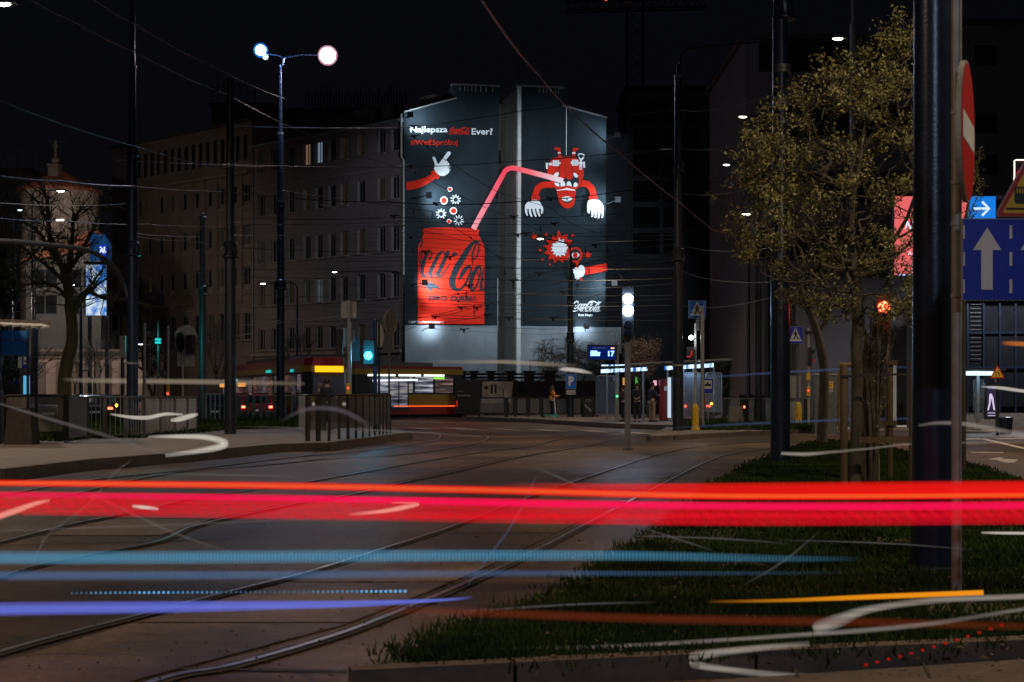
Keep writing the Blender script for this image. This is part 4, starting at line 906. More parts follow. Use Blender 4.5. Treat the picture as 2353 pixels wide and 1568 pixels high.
# distant street lamps
def farlamp(px, base, hx, hy, Y, lab, col=(1,.9,.75), s=14, e=120, m=BLK, w=.5, dr=(0,0,-1)):
    t = pole('street_lamp', lab, 'street lamp', px, Y, 0, [(0,.1),(hy+40,.06),(hy+6,.045)], m)
    a = MB(); a.tube([at(x, y, Y) for x, y in catmull([(px, hy+8),(px+(hx-px)*.12, hy-1),(px+(hx-px)*.5, hy-3),(hx, hy)], 4)], .035, 6); part('arm', a, m, t); head(t, hx, hy, Y, col, s, e, w, 1 if hx > px else -1, dr); return t
farlamp(683, 0, 603, 653, 88, 'street lamp before the apartment house with its arm pointing left, lower of two', e=160)
farlamp(928, 0, 768, 626, 96, 'street lamp whose long arm starts at the left edge of the painted gable', e=160)
farlamp(74, 0, 141, 440, 97, 'street lamp with its head in front of the turret roof', (1,.84,.66), 14, 1300, w=.8, dr=(-.25,1,-.5))
farlamp(80, 0, 140, 507, 99, 'street lamp with its head in front of the turret wall', (1,.9,.7), 12, 1300, w=.8, dr=(-.25,1,-.5))
farlamp(1745, 0, 1705, 270, 60, 'street lamp left of the leafy tree, upper of two', (1,.9,.7), 10, 120)
farlamp(1720, 0, 1668, 380, 75, 'street lamp left of the leafy tree, lower of two', (.95,.95,.9), 10, 120)
farlamp(1740, 0, 1712, 494, 58, 'warm street lamp shining through the left edge of the leafy tree', (1,.85,.55), 22, 120)
farlamp(186, 0, 161, 656, 70, 'bright star-like lamp in the branches of the bare tree', (.8,.9,1), 40, 500)
farlamp(330, 0, 322, 792-0, 92, 'small dim street lamp left of the office block', (.9,.9,1), 5, 40)
farlamp(30, 0, 48, 484, 96, 'small blue white lamp at the left edge beside the turret', (.5,.75,1), 14, 60)
# curved grey pipe arm across the left
t = thing('gantry_arm', 'curved grey steel gantry pipe sweeping down from the left edge', 'gantry', at(285, 700, 40))
a = MB(); P = catmull([(-120,552,40),(0,554,41),(100,562,42.5),(190,573,44),(235,592,45.2),(268,622,46.2),(284,655,46.8),(297,690,47)], 6)
a.tube([at(*p) for p in P], [.078]*len(P), 10); part('pipe', a, M['darkgalv'], t, True)

# near mast and sign post on the right
t = thing('tram_mast', 'very thick dark mast nearest the camera on the right grass verge', 'mast', (X(2143,10.7), 10.7, ZG))
a = MB(); xm = X(2143,10.7); a.lathe(xm, 10.7, [(ZG,.158),(2.2,.146),(6,.136)], 28); part('shaft', a, M['bluemetal'], t, True)
a = MB(); a.lathe(xm, 10.7, [(ZG,.19),(ZG+.03,.19),(ZG+.04,.16)], 24); part('base_plate', a, BLK, t, True)
sp_ = thing('sign_post', 'grey steel sign post beside the nearest mast holding the road signs', 'sign post', (X(2198,9.3), 9.3, ZG))
a = MB(); a.lathe(X(2198,9.3), 9.3, [(ZG,.033),(4.6,.033)], 16); part('post', a, M['galv'], sp_, True)
for y in (260, 420, 515, 680):
    a = MB(); a.lathe(X(2198,9.3), 9.3, [(Z(y,9.3)-.012,.04),(Z(y,9.3)+.012,.04)], 12); part('clamp', a, M['galv'], sp_)
# no entry disc seen almost edge-on
nY = 9.15; nc = Vector((X(2213,nY), nY, Z(304,nY))); ne = thing('no_entry_sign', 'red no entry disc with white bar seen nearly edge-on beside the nearest mast', 'road sign', nc)
ang = R(6.0); un = Vector((math.cos(R(66.8)), math.sin(R(66.8)), 0)); nn_ = Vector((un.y, -un.x, 0)); 
def disc(c, r, n_, u_, th, y0=None, y1=None, inset=0):
    pts = []
    for i in range(48):
        a_ = 2*math.pi*i/48; y = math.sin(a_)*r
        if y0 is not None: y = max(y0, min(y1, y))
        pts.append(c+u_*math.cos(a_)*r+Vector((0, 0, y))+n_*inset)
    return pts
# the printed face looks to the right of the camera
fdir = nn_ if nn_.x > 0 else -nn_
a = MB(); a.prism(disc(nc, .45, fdir, un, .02), fdir*.03); part('disc_back', a, M['signback'], ne)
a = MB(); a.ngon(disc(nc, .435, fdir, un, 0, inset=.033)); part('red_face', a, M['signred'], ne)
a = MB(); a.ngon([nc+un*dx+Vector((0, 0, dz))+fdir*.036 for dx, dz in ((-.36,-.085),(.36,-.085),(.36,.085),(-.36,.085))]); part('white_bar', a, M['signwhite'], ne)
# lane sign
sY = 9.1
def SP(x, y, o=0.0): return Vector((X(x,sY), sY-o, Z(y,sY)))
ls = thing('lane_sign', 'large blue lane sign with grey white straight arrows at the right edge', 'road sign', SP(2322, 690))
a = MB(); a.prism([SP(2211,691),SP(2433,691),SP(2433,502),SP(2211,502)], (0,.025,0)); part('sign_plate', a, M['signback'], ls)
a = MB(); a.ngon([SP(2212.5,689.5,.003),SP(2431.5,689.5,.003),SP(2431.5,504,.003),SP(2212.5,504,.003)]); part('blue_face', a, M['signblue'], ls)
for dx in (0, 109):
    a = MB(); a.ngon([SP(x+dx, y, .006) for x, y in ((2254,666),(2280.5,666),(2280.5,575),(2300,575),(2268,523),(2235,575),(2254,575))]); part('arrow', a, M['signwhite'], ls)
for x in (2212.8, 2319, 2425):
    for y0, y1 in ((518,549),(580,611),(643,674)):
        a = MB(); w = 3.4 if x < 2220 else 6; a.ngon([SP(x,y1,.006),SP(x+w,y1,.006),SP(x+w,y0,.006),SP(x,y0,.006)]); part('lane_dash', a, M['signwhite'], ls)
ws = thing('tram_warning_sign', 'yellow triangular tram warning sign with red border above the blue lane sign', 'road sign', SP(2388, 497))
def tri(cx, yb, s_, o, rr=5):
    h = s_*.866*1.06; P = [(cx-s_/2, yb), (cx+s_/2, yb), (cx, yb-h)]; out = []
    for i, p in enumerate(P):
        p0, p1 = P[i-1], P[(i+1) % 3]
        for q, k in ((p0, 0), (p1, 1)):
            d = math.hypot(q[0]-p[0], q[1]-p[1]); out.append((p[0]+(q[0]-p[0])/d*rr*1.6, p[1]+(q[1]-p[1])/d*rr*1.6))
            if k == 0: out.append((p[0]*.7+(out[-1][0]*.3), p[1]*.7+out[-1][1]*.3)) if False else None
    return [SP(x, y, o) for x, y in out]
a = MB(); a.prism(tri(2388, 498, 206, 0), (0,.02,0)); part('sign_plate', a, M['signback'], ws)
a = MB(); a.ngon(tri(2388, 497, 200, .003)); part('red_border', a, M['signred'], ws)
a = MB(); a.ngon(tri(2388, 490.5, 172, .006, 3)); part('yellow_face', a, M['signyellow'], ws)
a = MB(); a.ngon([SP(x,y,.009) for x,y in ((2310,483),(2466,483),(2466,478),(2310,478))]); part('ground_line', a, M['signblack'], ws)
a = MB(); a.ngon([SP(x,y,.009) for x,y in ((2334,469),(2442,469),(2446,464),(2446,434),(2442,430),(2334,430),(2330,434),(2330,464))]); part('tram_symbol', a, M['signblack'], ws)
for x in (2335,2341,2347,2358,2372,2386,2400,2414,2428):
    a = MB(); w = 3 if x < 2350 else 10; a.ngon([SP(x,445,.012),SP(x+w,445,.012),SP(x+w,434,.012),SP(x,434,.012)]); part('symbol_window', a, M['signyellow'], ws)

# ---------------------------------------------------------------- signals and signs
def sigpost(name, lab, px, Y, zb, ytop, r, m=None, cat='post'):
    t = thing(name, lab, cat, (X(px,Y), Y, zb)); a = MB(); a.lathe(X(px,Y), Y, [(zb, r), (Z(ytop,Y), r), (Z(ytop,Y)+.01, r*.6)], 14); part('post', a, m or M['galv'], t, True); return t
def sighead(t, x0, y0, x1, y1, Y, lit=None, n=3, lens=None, facing=-1, visor=True):
    a = MB(); cx, w, h = X((x0+x1)/2,Y), X(x1,Y)-X(x0,Y), Z(y0,Y)-Z(y1,Y); zc = (Z(y0,Y)+Z(y1,Y))/2
    a.box((cx, Y-.16, zc), (w, .22, h)); part('signal_housing', a, M['black'], t)
    for i in range(n):
        z = zc+h*(.5-(i+.5)/n); b = MB(); b.tube([(cx, Y-.27*1, z), (cx, Y-.29, z)], w*.36, 14)
        part('signal_lens', b, (lens if lit == i else M['winglass']), t)
        if visor:
            v = MB(); pts = [(cx+math.cos(R(q))*w*.4, z+math.sin(R(q))*w*.4) for q in range(0, 181, 20)]
            for (p0, p1) in zip(pts, pts[1:]): v.quad((p0[0], Y-.275, p0[1]), (p1[0], Y-.275, p1[1]), (p1[0], Y-.46, p1[1]), (p0[0], Y-.46, p0[1]))
            part('visor', v, M['black'], t)
whi = emis('white_signal_light', (.45,.68,1), 60); teal = emis('teal_signal_light', (.02,.62,1), 22); redl = emis('red_signal_light', (1,.05,.02), 22)
t = sigpost('tram_signal', 'tram signal on a grey post with two dazzling blue white lights', 1442.5, 37, 0, 560+0*0+170, .08, M['galv'], 'traffic signal'); 
a = MB(); a.lathe(X(1442.5,37), 37, [(0,.13),(.03,.13),(.04,.08)], 12); part('base_plate', a, M['darkgalv'], t)
a = MB(); a.box((X(1441,37), 36.84, Z(722,37)), (.29,.2,1.36)); part('signal_housing', a, M['black'], t)
for (y, r) in ((689,.13),(716,.14)):
    a = MB(); a.sphere((X(1441,37), 36.68, Z(y,37)), r, 14, 1, .4); part('lit_lens', a, whi, t)
lamp((X(1441,37), 36.3, Z(702,37)), 20, (.4,.65,1), .15, None, parent=t)
for y in (747, 768):
    a = MB(); a.tube([(X(1441,37),36.73,Z(y,37)),(X(1441,37),36.70,Z(y,37))], .1, 14); part('signal_lens', a, M['winglass'], t)
a = MB(); a.tube([(X(1442,37),37,Z(676,37)),(X(1442,37),37,Z(660,37))], .05, 8); part('antenna', a, M['signwhite'], t)
t = sigpost('traffic_light', 'traffic light glowing teal beside the white lettered sign back', 862, 47, ZL, 735, .07, M['bluemetal'], 'traffic light')
a = MB(); a.box((X(849,47), 46.9, Z(810,47)), (.34,.25,.78)); part('signal_housing', a, M['black'], t); a = MB(); a.sphere((X(848,47), 46.72, Z(818,47)), .13, 14, 1, .5); part('lit_lens', a, teal, t); lamp((X(848,47), 46.3, Z(818,47)), 50, (.05,.6,1), .12, None, parent=t)
a = MB(); a.box((X(818,47), 47.2, Z(802,47)), (.24,.25,.8)); a.tube([at(830,797,47), at(862,797,47)], .025, 6); part('backing_box', a, M['black'], t)
# grey rounds seen from behind
def backdisc(t, cx, cy, r, Y, rx=None, m=None):
    """disc in metres r; rx squeezes (turned away)"""
    c = Vector((X(cx,Y), Y+.08, Z(cy,Y))); th = math.acos(min(1, (rx or r)/r)); u = Vector((math.cos(th), math.sin(th), 0)); n_ = Vector((-math.sin(th), math.cos(th), 0))
    a = MB(); a.prism([c+u*math.cos(2*math.pi*i/40)*r+Vector((0, 0, math.sin(2*math.pi*i/40)*r)) for i in range(40)], n_*.03); part('sign_back', a, m or M['signback'], t)
    b = MB(); P = [c-n_*.01+u*math.cos(2*math.pi*i/40)*r+Vector((0, 0, math.sin(2*math.pi*i/40)*r)) for i in range(41)]; b.tube(P, .014, 5, False); part('rim', b, M['galv'], t)
t = sigpost('sign_post', 'post with an oval looking sign back, just left of the painted gable', 894, 49, ZL, 712, .035, M['darkgalv'], 'road sign'); backdisc(t, 896, 740, .42, 49, .19, M['darkgalv'])
a = MB(); a.box((X(893,49), 49.1, Z(784,49)), (.36,.03,.6)); part('plate_back', a, M['darkgalv'], t)
t = sigpost('sign_post', 'blue lit post with a narrow turned sign beside the teal traffic light', 871, 47.6, ZL, 737, .04, M['bluemetal'], 'road sign'); backdisc(t, 871, 769, .42, 47.6, .1)
t = sigpost('sign_post', 'post carrying two grey sign backs side by side and a dark traffic light', 801, 46, ZL, 692, .045, M['galv'], 'road sign')
for x0, x1 in ((783,800.3),(801.3,818.5)):
    a = MB(); a.box((X((x0+x1)/2,46), 46.07, (Z(693,46)+Z(731,46))/2), (X(x1,46)-X(x0,46), .02, Z(693,46)-Z(731,46))); part('plate_back', a, M['signback'], t)
a = MB(); a.box((X(814,46), 46.05, Z(723,46)), (.05,.01,.05)); part('sticker', a, M['mwhite'], t)
a = MB(); a.box((X(779,46), 46.1, Z(786,46)), (.22,.3,.8)); part('signal_housing', a, M['black'], t)
a = MB(); a.box((X(806,46), 46.1, Z(772,46)), (.2,.2,.4)); a.tube([at(776,753,46), at(812,753,46)], .02, 6); part('bracket', a, M['darkgalv'], t)
a = MB(); a.lathe(X(803,46), 46, [(Z(905,46),.075),(Z(740,46),.065)], 12); part('thick_post', a, M['galv'], t, True)
a = MB(); a.box((X(801.5,46), 45.88, Z(897,46)), (.12,.14,.45)); part('push_button_box', a, M['yellow'], t); a = MB(); a.sphere((X(801.5,46), 45.8, Z(892,46)), .035, 8); part('button_light', a, emis('button_red', (1,.08,.05), 2.2), t)
# left group
t = sigpost('sign_post', 'post with a big round sign back and dark traffic light, left of the teal post', 420, 52, ZL, 760, .05, M['galv'], 'road sign')
backdisc(t, 426, 774, .41, 52); backdisc(t, 412, 787, .38, 51.5, .09, M['bluemetal'])
a = MB(); a.box((X(439.5,52), 51.9, Z(793,52)), (.31,.3,.7)); part('signal_housing', a, M['black'], t); a = MB(); a.box((X(425,52), 52.15, Z(815,52)), (.62,.03,.85)); part('plate_back', a, M['signback'], t)
t = sigpost('sign_post', 'plain pale steel post between the two left signal posts', 386, 50, ZL, 750, .05, cat='post'); a = MB(); a.box((X(381,50), 50.15, Z(796,50)), (.2,.25,1.1)); part('signal_housing', a, M['black'], t)
a = MB(); a.box((X(388,50), 49.9, Z(895,50)), (.1,.12,.5)); part('push_button_box', a, M['yellow'], t); a = MB(); a.sphere((X(388,50), 49.82, Z(905,50)), .04, 8); part('button_light', a, bpy.data.materials['button_red'], t)
t = sigpost('sign_post', 'pale steel post with visored signal heads right of the tallest left mast', 332, 48, ZL, 743, .055, cat='post'); a = MB(); a.box((X(332,48), 48.15, Z(822,48)), (.22,.2,.8)); a.box((X(323,48),48.1,Z(807,48)),(.2,.22,.06)); a.box((X(323,48),48.1,Z(824,48)),(.2,.22,.06)); part('signal_housing', a, M['black'], t)
t = sigpost('sign_post', 'dark post with a red and white edge-on signal behind the left railings', 281, 56, ZL, 772, .06, M['bluemetal'], 'post'); a = MB(); a.box((X(283,56), 56, Z(797,56)), (.2,.2,.85)); part('signal_housing', a, M['signback'], t)
t = thing('hanging_sign', 'small teal lit tram signal between the left posts', 'signal', at(363,784,60)); a = MB(); a.box(at(363,784,60), (.24,.1,.2)); part('housing', a, M['black'], t); a = MB()
for dy in (-4, 4): a.box(at(363,784+dy,59.93), (.25,.03,.07))
part('lit_bar', a, emis('teal_bar', (.02,.75,.7), 1.0), t); lamp(at(363,784,59.6), 60, (.02,.8,.8), .1, None, parent=t); a = MB(); a.tube([at(363,779,60.1), at(363,740,60.1)], .02, 5); a.tube([at(363,788,60.1), at(363,970,60.1)], .03, 5); part('rod', a, M['darkgalv'], t)
# pedestrian crossing signs
def pedsign(name, lab, x0, y0, x1, y1, Y, blue):
    t = thing(name, lab, 'road sign', at((x0+x1)/2, y1, Y)); f = lambda u, v, o=0: Vector((X(x0+(x1-x0)*u,Y), Y-o, Z(y0+(y1-y0)*v,Y)))
    a = MB(); a.prism([f(0,1),f(1,1),f(1,0),f(0,0)], (0,.03,0)); part('sign_plate', a, M['signback'], t)
    a = MB(); a.ngon([f(.015,.985,.006),f(.985,.985,.006),f(.985,.015,.006),f(.015,.015,.006)]); part('blue_face', a, blue, t)
    a = MB(); a.ngon([f(.08,.86,.012),f(.92,.86,.012),f(.5,.06,.012)]); part('white_triangle', a, M['signwhite'], t)
    a = MB(); o_ = .018
    a.ngon([f(u,v,o_) for u,v in ell(.5,.24,.045,.045,12)])
    def st_(pts, w):
        for (p, q) in zip(pts, pts[1:]):
            dx, dy = q[0]-p[0], q[1]-p[1]; l = math.hypot(dx, dy); nx, ny = -dy/l*w/2, dx/l*w/2; st_.o += .0008
            a.ngon([f(p[0]+nx,p[1]+ny,st_.o),f(p[0]-nx,p[1]-ny,st_.o),f(q[0]-nx,q[1]-ny,st_.o),f(q[0]+nx,q[1]+ny,st_.o)])
    st_.o = .018
    st_([(.5,.29),(.5,.52)], .13); st_([(.49,.5),(.45,.63),(.37,.76)], .07); st_([(.52,.5),(.6,.63),(.67,.76)], .07); st_([(.48,.32),(.38,.42),(.36,.5)], .045); st_([(.52,.32),(.6,.42),(.62,.48)], .045); st_([(.14,.7),(.35,.7)], .025); st_([(.68,.7),(.86,.7)], .025)
    part('walking_figure', a, M['signblack'], t); return t
p_ = pedsign('pedestrian_sign', 'blue and white pedestrian crossing sign on the centre right post', 1582, 691, 1622, 731.5, 53.3, M['signblue2'])
t = sigpost('sign_post', 'slim grey post in front of the centre right pedestrian crossing sign', 1614, 53, .12, 705, .075, M['galv'])
t = sigpost('traffic_light', 'post with small white star-like lamp and dim red pedestrian figure above the yellow bollard', 1598, 54, .12, 744, .05, M['signback'], 'traffic light')
a = MB(); a.box((X(1586,54), 53.9, Z(812,54)), (.3,.22,.46)); part('signal_housing', a, M['black'], t); a = MB(); a.tube([at(1588,818,53.75), at(1590,806,53.75)], .03, 6); a.box(at(1583,820,53.76), (.14,.01,.05)); part('red_figure', a, emis('dim_red_figure', (.9,.04,.06), .5), t)
a = MB(); a.sphere(at(1588,776,53.8), .085, 12); part('lit_lens', a, emis('white_star_lens', (.8,.95,1), 30), t); lamp(at(1588,776,53.5), 8, (.8,.95,1), .1, None, parent=t)
a = MB(); a.box(at(1591,778,54), (.3,.1,.06)); part('bracket', a, M['darkgalv'], t); a = MB(); a.box(at(1603,745,54), (.12,.14,.5)); part('junction_box', a, M['darkgalv'], t)
def bollard(px, y0, y1, w, Y, zb, lab):
    t = thing('bollard', lab, 'bollard', (X(px,Y), Y, zb), 'yellow island bollards'); r = w*Y/F/2; x = X(px,Y); zt = Z(y0,Y)
    a = MB(); a.lathe(x, Y, [(zb, r*1.45), (zb+.06, r*1.4), (zb+.16, r*1.02), (zb+.2, r), (zt-.18, r), (zt-.1, r*.92), (zt-.03, r*.6), (zt, r*.12)], 18); part('body', a, M['yellow'], t, True)
    b = MB()
    for i in range(10):
        an = 2*math.pi*(i+.5)/10; b.box((x+math.cos(an)*r, Y+math.sin(an)*r, (zb+.2+zt-.25)/2), (.02,.02,zt-.5-zb))
    part('rib', b, M['yellow'], t, kind='stuff'); return t
bollard(1598, 928, 995, 15.5, 52.5, .12, 'yellow ribbed bollard at the foot of the centre right signal post')
bollard(1834.5, 924, 983, 14.5, 56, .12, 'yellow ribbed bollard below the far right pedestrian crossing sign')
pedsign('pedestrian_sign', 'dark blue pedestrian crossing sign to the right of the thick double collared mast', 1811, 750.5, 1845, 790, 56.5, M['signblue'])
t = sigpost('sign_post', 'post behind the far right pedestrian crossing sign', 1833, 56.8, .12, 745, .05, M['darkgalv'])
t = sigpost('traffic_light', 'dark two light signal on a slim post beside the leaning tree trunk', 1858, 55, .12, 754, .05, M['signback'], 'traffic light')
a = MB(); a.box((X(1860,55), 55, Z(820,55)), (.16,.3,.72)); part('signal_housing', a, M['black'], t)
for y, m_ in ((808, M['black']), (828, M['signred'])):
    a = MB(); a.prism([at(1862,y-4,54.9),at(1874,y-3,54.9),at(1872,y+4,54.9),at(1862,y+7,54.9)], (0,.25,0)); part('visor', a, m_, t)
a = MB(); a.box(at(1858,765,55), (.28,.2,.12)); part('camera_box', a, M['black'], t)
a = MB(); a.box(at(1857.5,900,54.9), (.14,.12,.35)); part('push_button_box', a, M['yellow'], t); a = MB(); a.box(at(1857,866,54.9), (.15,.12,.28)); part('yellow_notice', a, M['yellow'], t); a = MB(); a.sphere(at(1857.5,898,54.8), .035, 8); part('button_light', a, bpy.data.materials['button_red'], t)
# red light behind the tree
t = sigpost('traffic_light', 'red traffic light shining through the leafy tree', 2040, 30, 0, 690, .06, M['darkgalv'], 'traffic light')
a = MB(); a.box((X(2027,30), 30, Z(722,30)), (.3,.24,.85)); part('signal_housing', a, M['black'], t); a = MB(); a.sphere((X(2027,30), 29.84, Z(708,30)), .13, 16, 1, .45); part('lit_lens', a, redl, t); lamp((X(2027,30), 29.4, Z(708,30)), 14, (1,.05,.02), .12, None, parent=t)
a = MB(); a.tube([at(2027,722,30.1), at(2040,722,30.1)], .03, 6); part('bracket', a, M['black'], t)
# parking sign
t = thing('parking_sign', 'blue square parking sign with white letter P on the mast behind the woman', 'road sign', at(1312, 894, 78.7))
f2 = lambda x, y, o=0: Vector((X(x,78.7), 78.7-o, Z(y,78.7)))
a = MB(); a.prism([f2(1300,894.5),f2(1324,894.5),f2(1324,860),f2(1300,860)], (0,.03,0)); part('sign_plate', a, M['signback'], t)
a = MB(); a.ngon([f2(1300.5,893.8,.006),f2(1323.5,893.8,.006),f2(1323.5,860.5,.006),f2(1300.5,860.5,.006)]); part('blue_face', a, M['signblue2'], t)
text('letter', 'P', M['signwhite'], t, f2, 1306.5, 864.5, 1318.5, 887, .012, .05)
a = MB(); a.box(f2(1312,902), (.52,.02,.26)); part('lower_plate', a, M['signback'], t)
# ---------------------------------------------------------------- fences
def box_mesh(name, d, m):
    a = MB(); a.box((0, 0, d[2]/2), d); return a.mesh(name, m)
# near panel fence on the island point
nf = thing('panel_fence', 'dark perforated panel fence with flat posts at the tip of the left pavement', 'fence', (X(790,42), 42, ZL))
xs = [(707,1014),(731,1014),(756,1013.5),(779,1010),(799.5,1009),(818,1007.5),(834,1006),(849,1003),(861,1001),(872.5,999),(880.5,998),(888.6,997),(897,995.5)]
PT = [gnd(x, y, ZL) for x, y in xs]; TOPZ = 1.42
pm_ = box_mesh('post', (.13,.035,TOPZ-ZL), M['black'])
for i, p in enumerate(PT):
    d = (PT[min(i+1,12)]-PT[max(i-1,0)]); place('post', pm_, (p.x, p.y, ZL), nf, math.atan2(d.y, d.x))
for p, q in zip(PT, PT[1:]):
    d = (q-p); d.z = 0; u = d.normalized(); a = MB(); a.quad(p+u*.07+Vector((0,0,.3)), q-u*.07+Vector((0,0,.3)), q-u*.07+Vector((0,0,TOPZ-ZL-.06)), p+u*.07+Vector((0,0,TOPZ-ZL-.06))); part('panel', a, M['meshpanel'], nf)
a = MB(); a.tube([p+Vector((0,0,TOPZ-ZL)) for p in PT], .035, 6); part('top_rail', a, M['black'], nf)
rf = thing('railing', 'receding end of the panel fence with light bars and blue gleaming top rail', 'railing', (X(690,46), 46, ZL))
Q = [gnd(707,1012,ZL), gnd(688,990,ZL), gnd(690,975,ZL)]
a = MB(); a.tube([q+Vector((0,0,TOPZ-ZL)) for q in Q]+[gnd(890,975,ZL)+Vector((0,0,1.25))], .03, 6); part('top_rail', a, M['galv'], rf)
bm_ = box_mesh('bar', (.03,.03,1.2), M['galv'])
for i in range(7):
    p = Q[0].lerp(Q[1], i/6.0); place('bar', bm_, p, rf)
# glass panel fence bottom left
gf = thing('glass_fence', 'black framed glass panel fence at the lower left edge', 'fence', (X(80,36), 36, ZL))
GY = 36.2
def roundframe(x0, y0, x1, y1, Y, w=.05, r=9):
    P = []
    for cx, cy, a0 in ((x1-r,y0+r,-90),(x1-r,y1-r,0),(x0+r,y1-r,90),(x0+r,y0+r,180)):
        for k in range(5): an = R(a0+k*22.5); P.append(at(cx+r*math.cos(an), cy+r*math.sin(an), Y))
    return P+[P[0]]
a = MB(); a.tube(roundframe(11,909,149,993,GY), .035, 6); part('frame', a, M['black'], gf)
a = MB(); a.box((X(80,GY), GY, (Z(910,GY)+Z(992,GY))/2), (X(148,GY)-X(12,GY), .012, Z(910,GY)-Z(992,GY))); part('pane', a, M['fenceglass'], gf)
for x, w, b in ((5,.12,1021),(153,.11,1018)):
    a = MB(); z0 = ZL; a.box((X(x,GY-.2), GY-.2, (ZL+TOPZ)/2+.01), (w,.06,TOPZ-ZL)); part('post', a, M['black'], gf)
a = MB(); a.tube(roundframe(-130,909,-1,993,GY), .035, 6); part('frame', a, M['black'], gf)
bn = thing('litter_bin', 'dark tapered concrete litter bin in front of the glass fence', 'litter bin', (X(51,35.2), 35.2, ZL))
a = MB(); a.box((X(51,35.2), 35.2, (ZL+Z(941,35.2))/2), (.70,.6,Z(941,35.2)-ZL), 0, .8); part('body', a, mat('bin_concrete', (.05,.046,.042), .95, var=.3, scale=9, bump=.5), bn)
a = MB(); a.box((X(51,35.2), 35.2, Z(941,35.2)+.015), (.5,.44,.03)); part('rim', a, M['black'], bn)
# vertical bar railing
vr = thing('railing', 'long bar railing with flat posts along the left grass strip', 'railing', (X(300,41), 41, ZL))
posts = [(153,1018),(200,1010.5),(241,1009.5),(289,1009),(330,1007),(367,1003),(400,1000),(429,996),(451,993)]
VP = [gnd(x, y, ZL) for x, y in posts]; top = 1.36
pm2 = box_mesh('post', (.11,.05,top-ZL), M['darkgalv'])
for i, p in enumerate(VP): place('post', pm2, p, vr)
a = MB(); a.tube([p+Vector((0,0,top-ZL)) for p in VP], .028, 6); part('top_rail', a, M['darkgalv'], vr)
a = MB(); a.tube([p+Vector((0,0,.12)) for p in VP], .02, 5); part('bottom_rail', a, M['darkgalv'], vr)
bb = box_mesh('bar', (.02,.02,top-ZL-.12), M['galv'])
for p, q in zip(VP, VP[1:]):
    n = max(2, int((q-p).length/.115))
    for k in range(1, n): c = p.lerp(q, k/n); place('bar', bb, c+Vector((0,0,.12)), vr)
vr2 = thing('railing', 'short railing section behind the teal post', 'railing', (X(495,62), 62, ZL))
def simplerail(t, pts, zt, m, mp, gap=None, pw=.06):
    P = [gnd(x, y, ZL) for x, y in pts]; pmx = box_mesh('post', (pw,.05,zt-ZL), mp)
    for p in P: place('post', pmx, p, t)
    a = MB(); a.tube([p+Vector((0,0,zt-ZL)) for p in P], .03, 6); part('top_rail', a, m, t)
    a = MB(); a.tube([p+Vector((0,0,.15)) for p in P], .02, 5); part('bottom_rail', a, m, t)
    return P
simplerail(vr2, [(474,974),(484,973),(494,973),(505,972),(516,972)], 1.45, M['galv'], M['galv'])
vr3 = thing('railing', 'dark railing left and right of the slender blue lit lamp post', 'railing', (X(600,70), 70, ZL))
simplerail(vr3, [(545,967),(551,967),(568,966.5),(583,966.5),(599,966),(614,966),(632,965.5),(655,965),(671,965),(687,965)], 1.36, M['darkgalv'], M['darkgalv'], pw=.16)
# platform fence with glass, behind the woman
pf = thing('glass_fence', 'black post fence with scratched glass panes behind the woman on the platform', 'fence', (X(1230,79.5), 79.5, ZL))
fx = [1165,1183.6,1213.7,1243.8,1275,1306,1338.7,1364,1372]; FY = 79.5
for x in fx: a = MB(); a.box((X(x,FY), FY, (ZL+Z(914,FY))/2), (.14,.08,Z(914,FY)-ZL)); part('post', a, M['black'], pf)
for x0, x1 in zip(fx, fx[1:]):
    if x1-x0 < 9: continue
    a = MB(); c0, c1 = X(x0,FY)+.12, X(x1,FY)-.12; a.box(((c0+c1)/2, FY, (Z(917,FY)+Z(950,FY))/2), (c1-c0, .012, Z(917,FY)-Z(950,FY))); part('pane', a, M['fenceglass'], pf)
a = MB(); a.box(((X(1165,FY)+X(1372,FY))/2, FY, Z(914,FY)), (X(1372,FY)-X(1165,FY), .06, .06)); part('top_rail', a, M['black'], pf)
pf2 = thing('glass_fence', 'rounded glass panel at the left end of the platform fence', 'fence', (X(1131,79), 79, ZL))
a = MB(); a.tube(roundframe(1102,914,1160,950,79,r=4), .05, 6); part('frame', a, M['black'], pf2)
a = MB(); a.box((X(1131,79), 79, (Z(915,79)+Z(949,79))/2), (X(1159,79)-X(1103,79), .012, Z(915,79)-Z(949,79))); part('pane', a, M['fenceglass'], pf2)
for x in (1101, 1161): a = MB(); a.box((X(x,79), 79, (ZL+Z(914,79))/2), (.1,.08,Z(914,79)-ZL)); part('post', a, M['black'], pf2)
bx = thing('utility_box', 'black box with white scrawled graffiti at the right end of the platform fence', 'box', (X(1351,79), 79.1, ZL))
a = MB(); a.box((X(1351,79), 79.1, (ZL+Z(924,79))/2), (.52,.3,Z(924,79)-ZL)); part('body', a, M['black'], bx)
gs = MB()
for s in ([(1343,931),(1346,929),(1345,935),(1344,931)],[(1346,936),(1349,932),(1347,938),(1351,937)],[(1350,936),(1353,941),(1352,936)],[(1353,942),(1356,938),(1354,944),(1357,941),(1358,947)]): gs.tube([at(x, y, 78.93) for x, y in s], .014, 4)
part('graffiti', gs, M['signwhite'], bx)
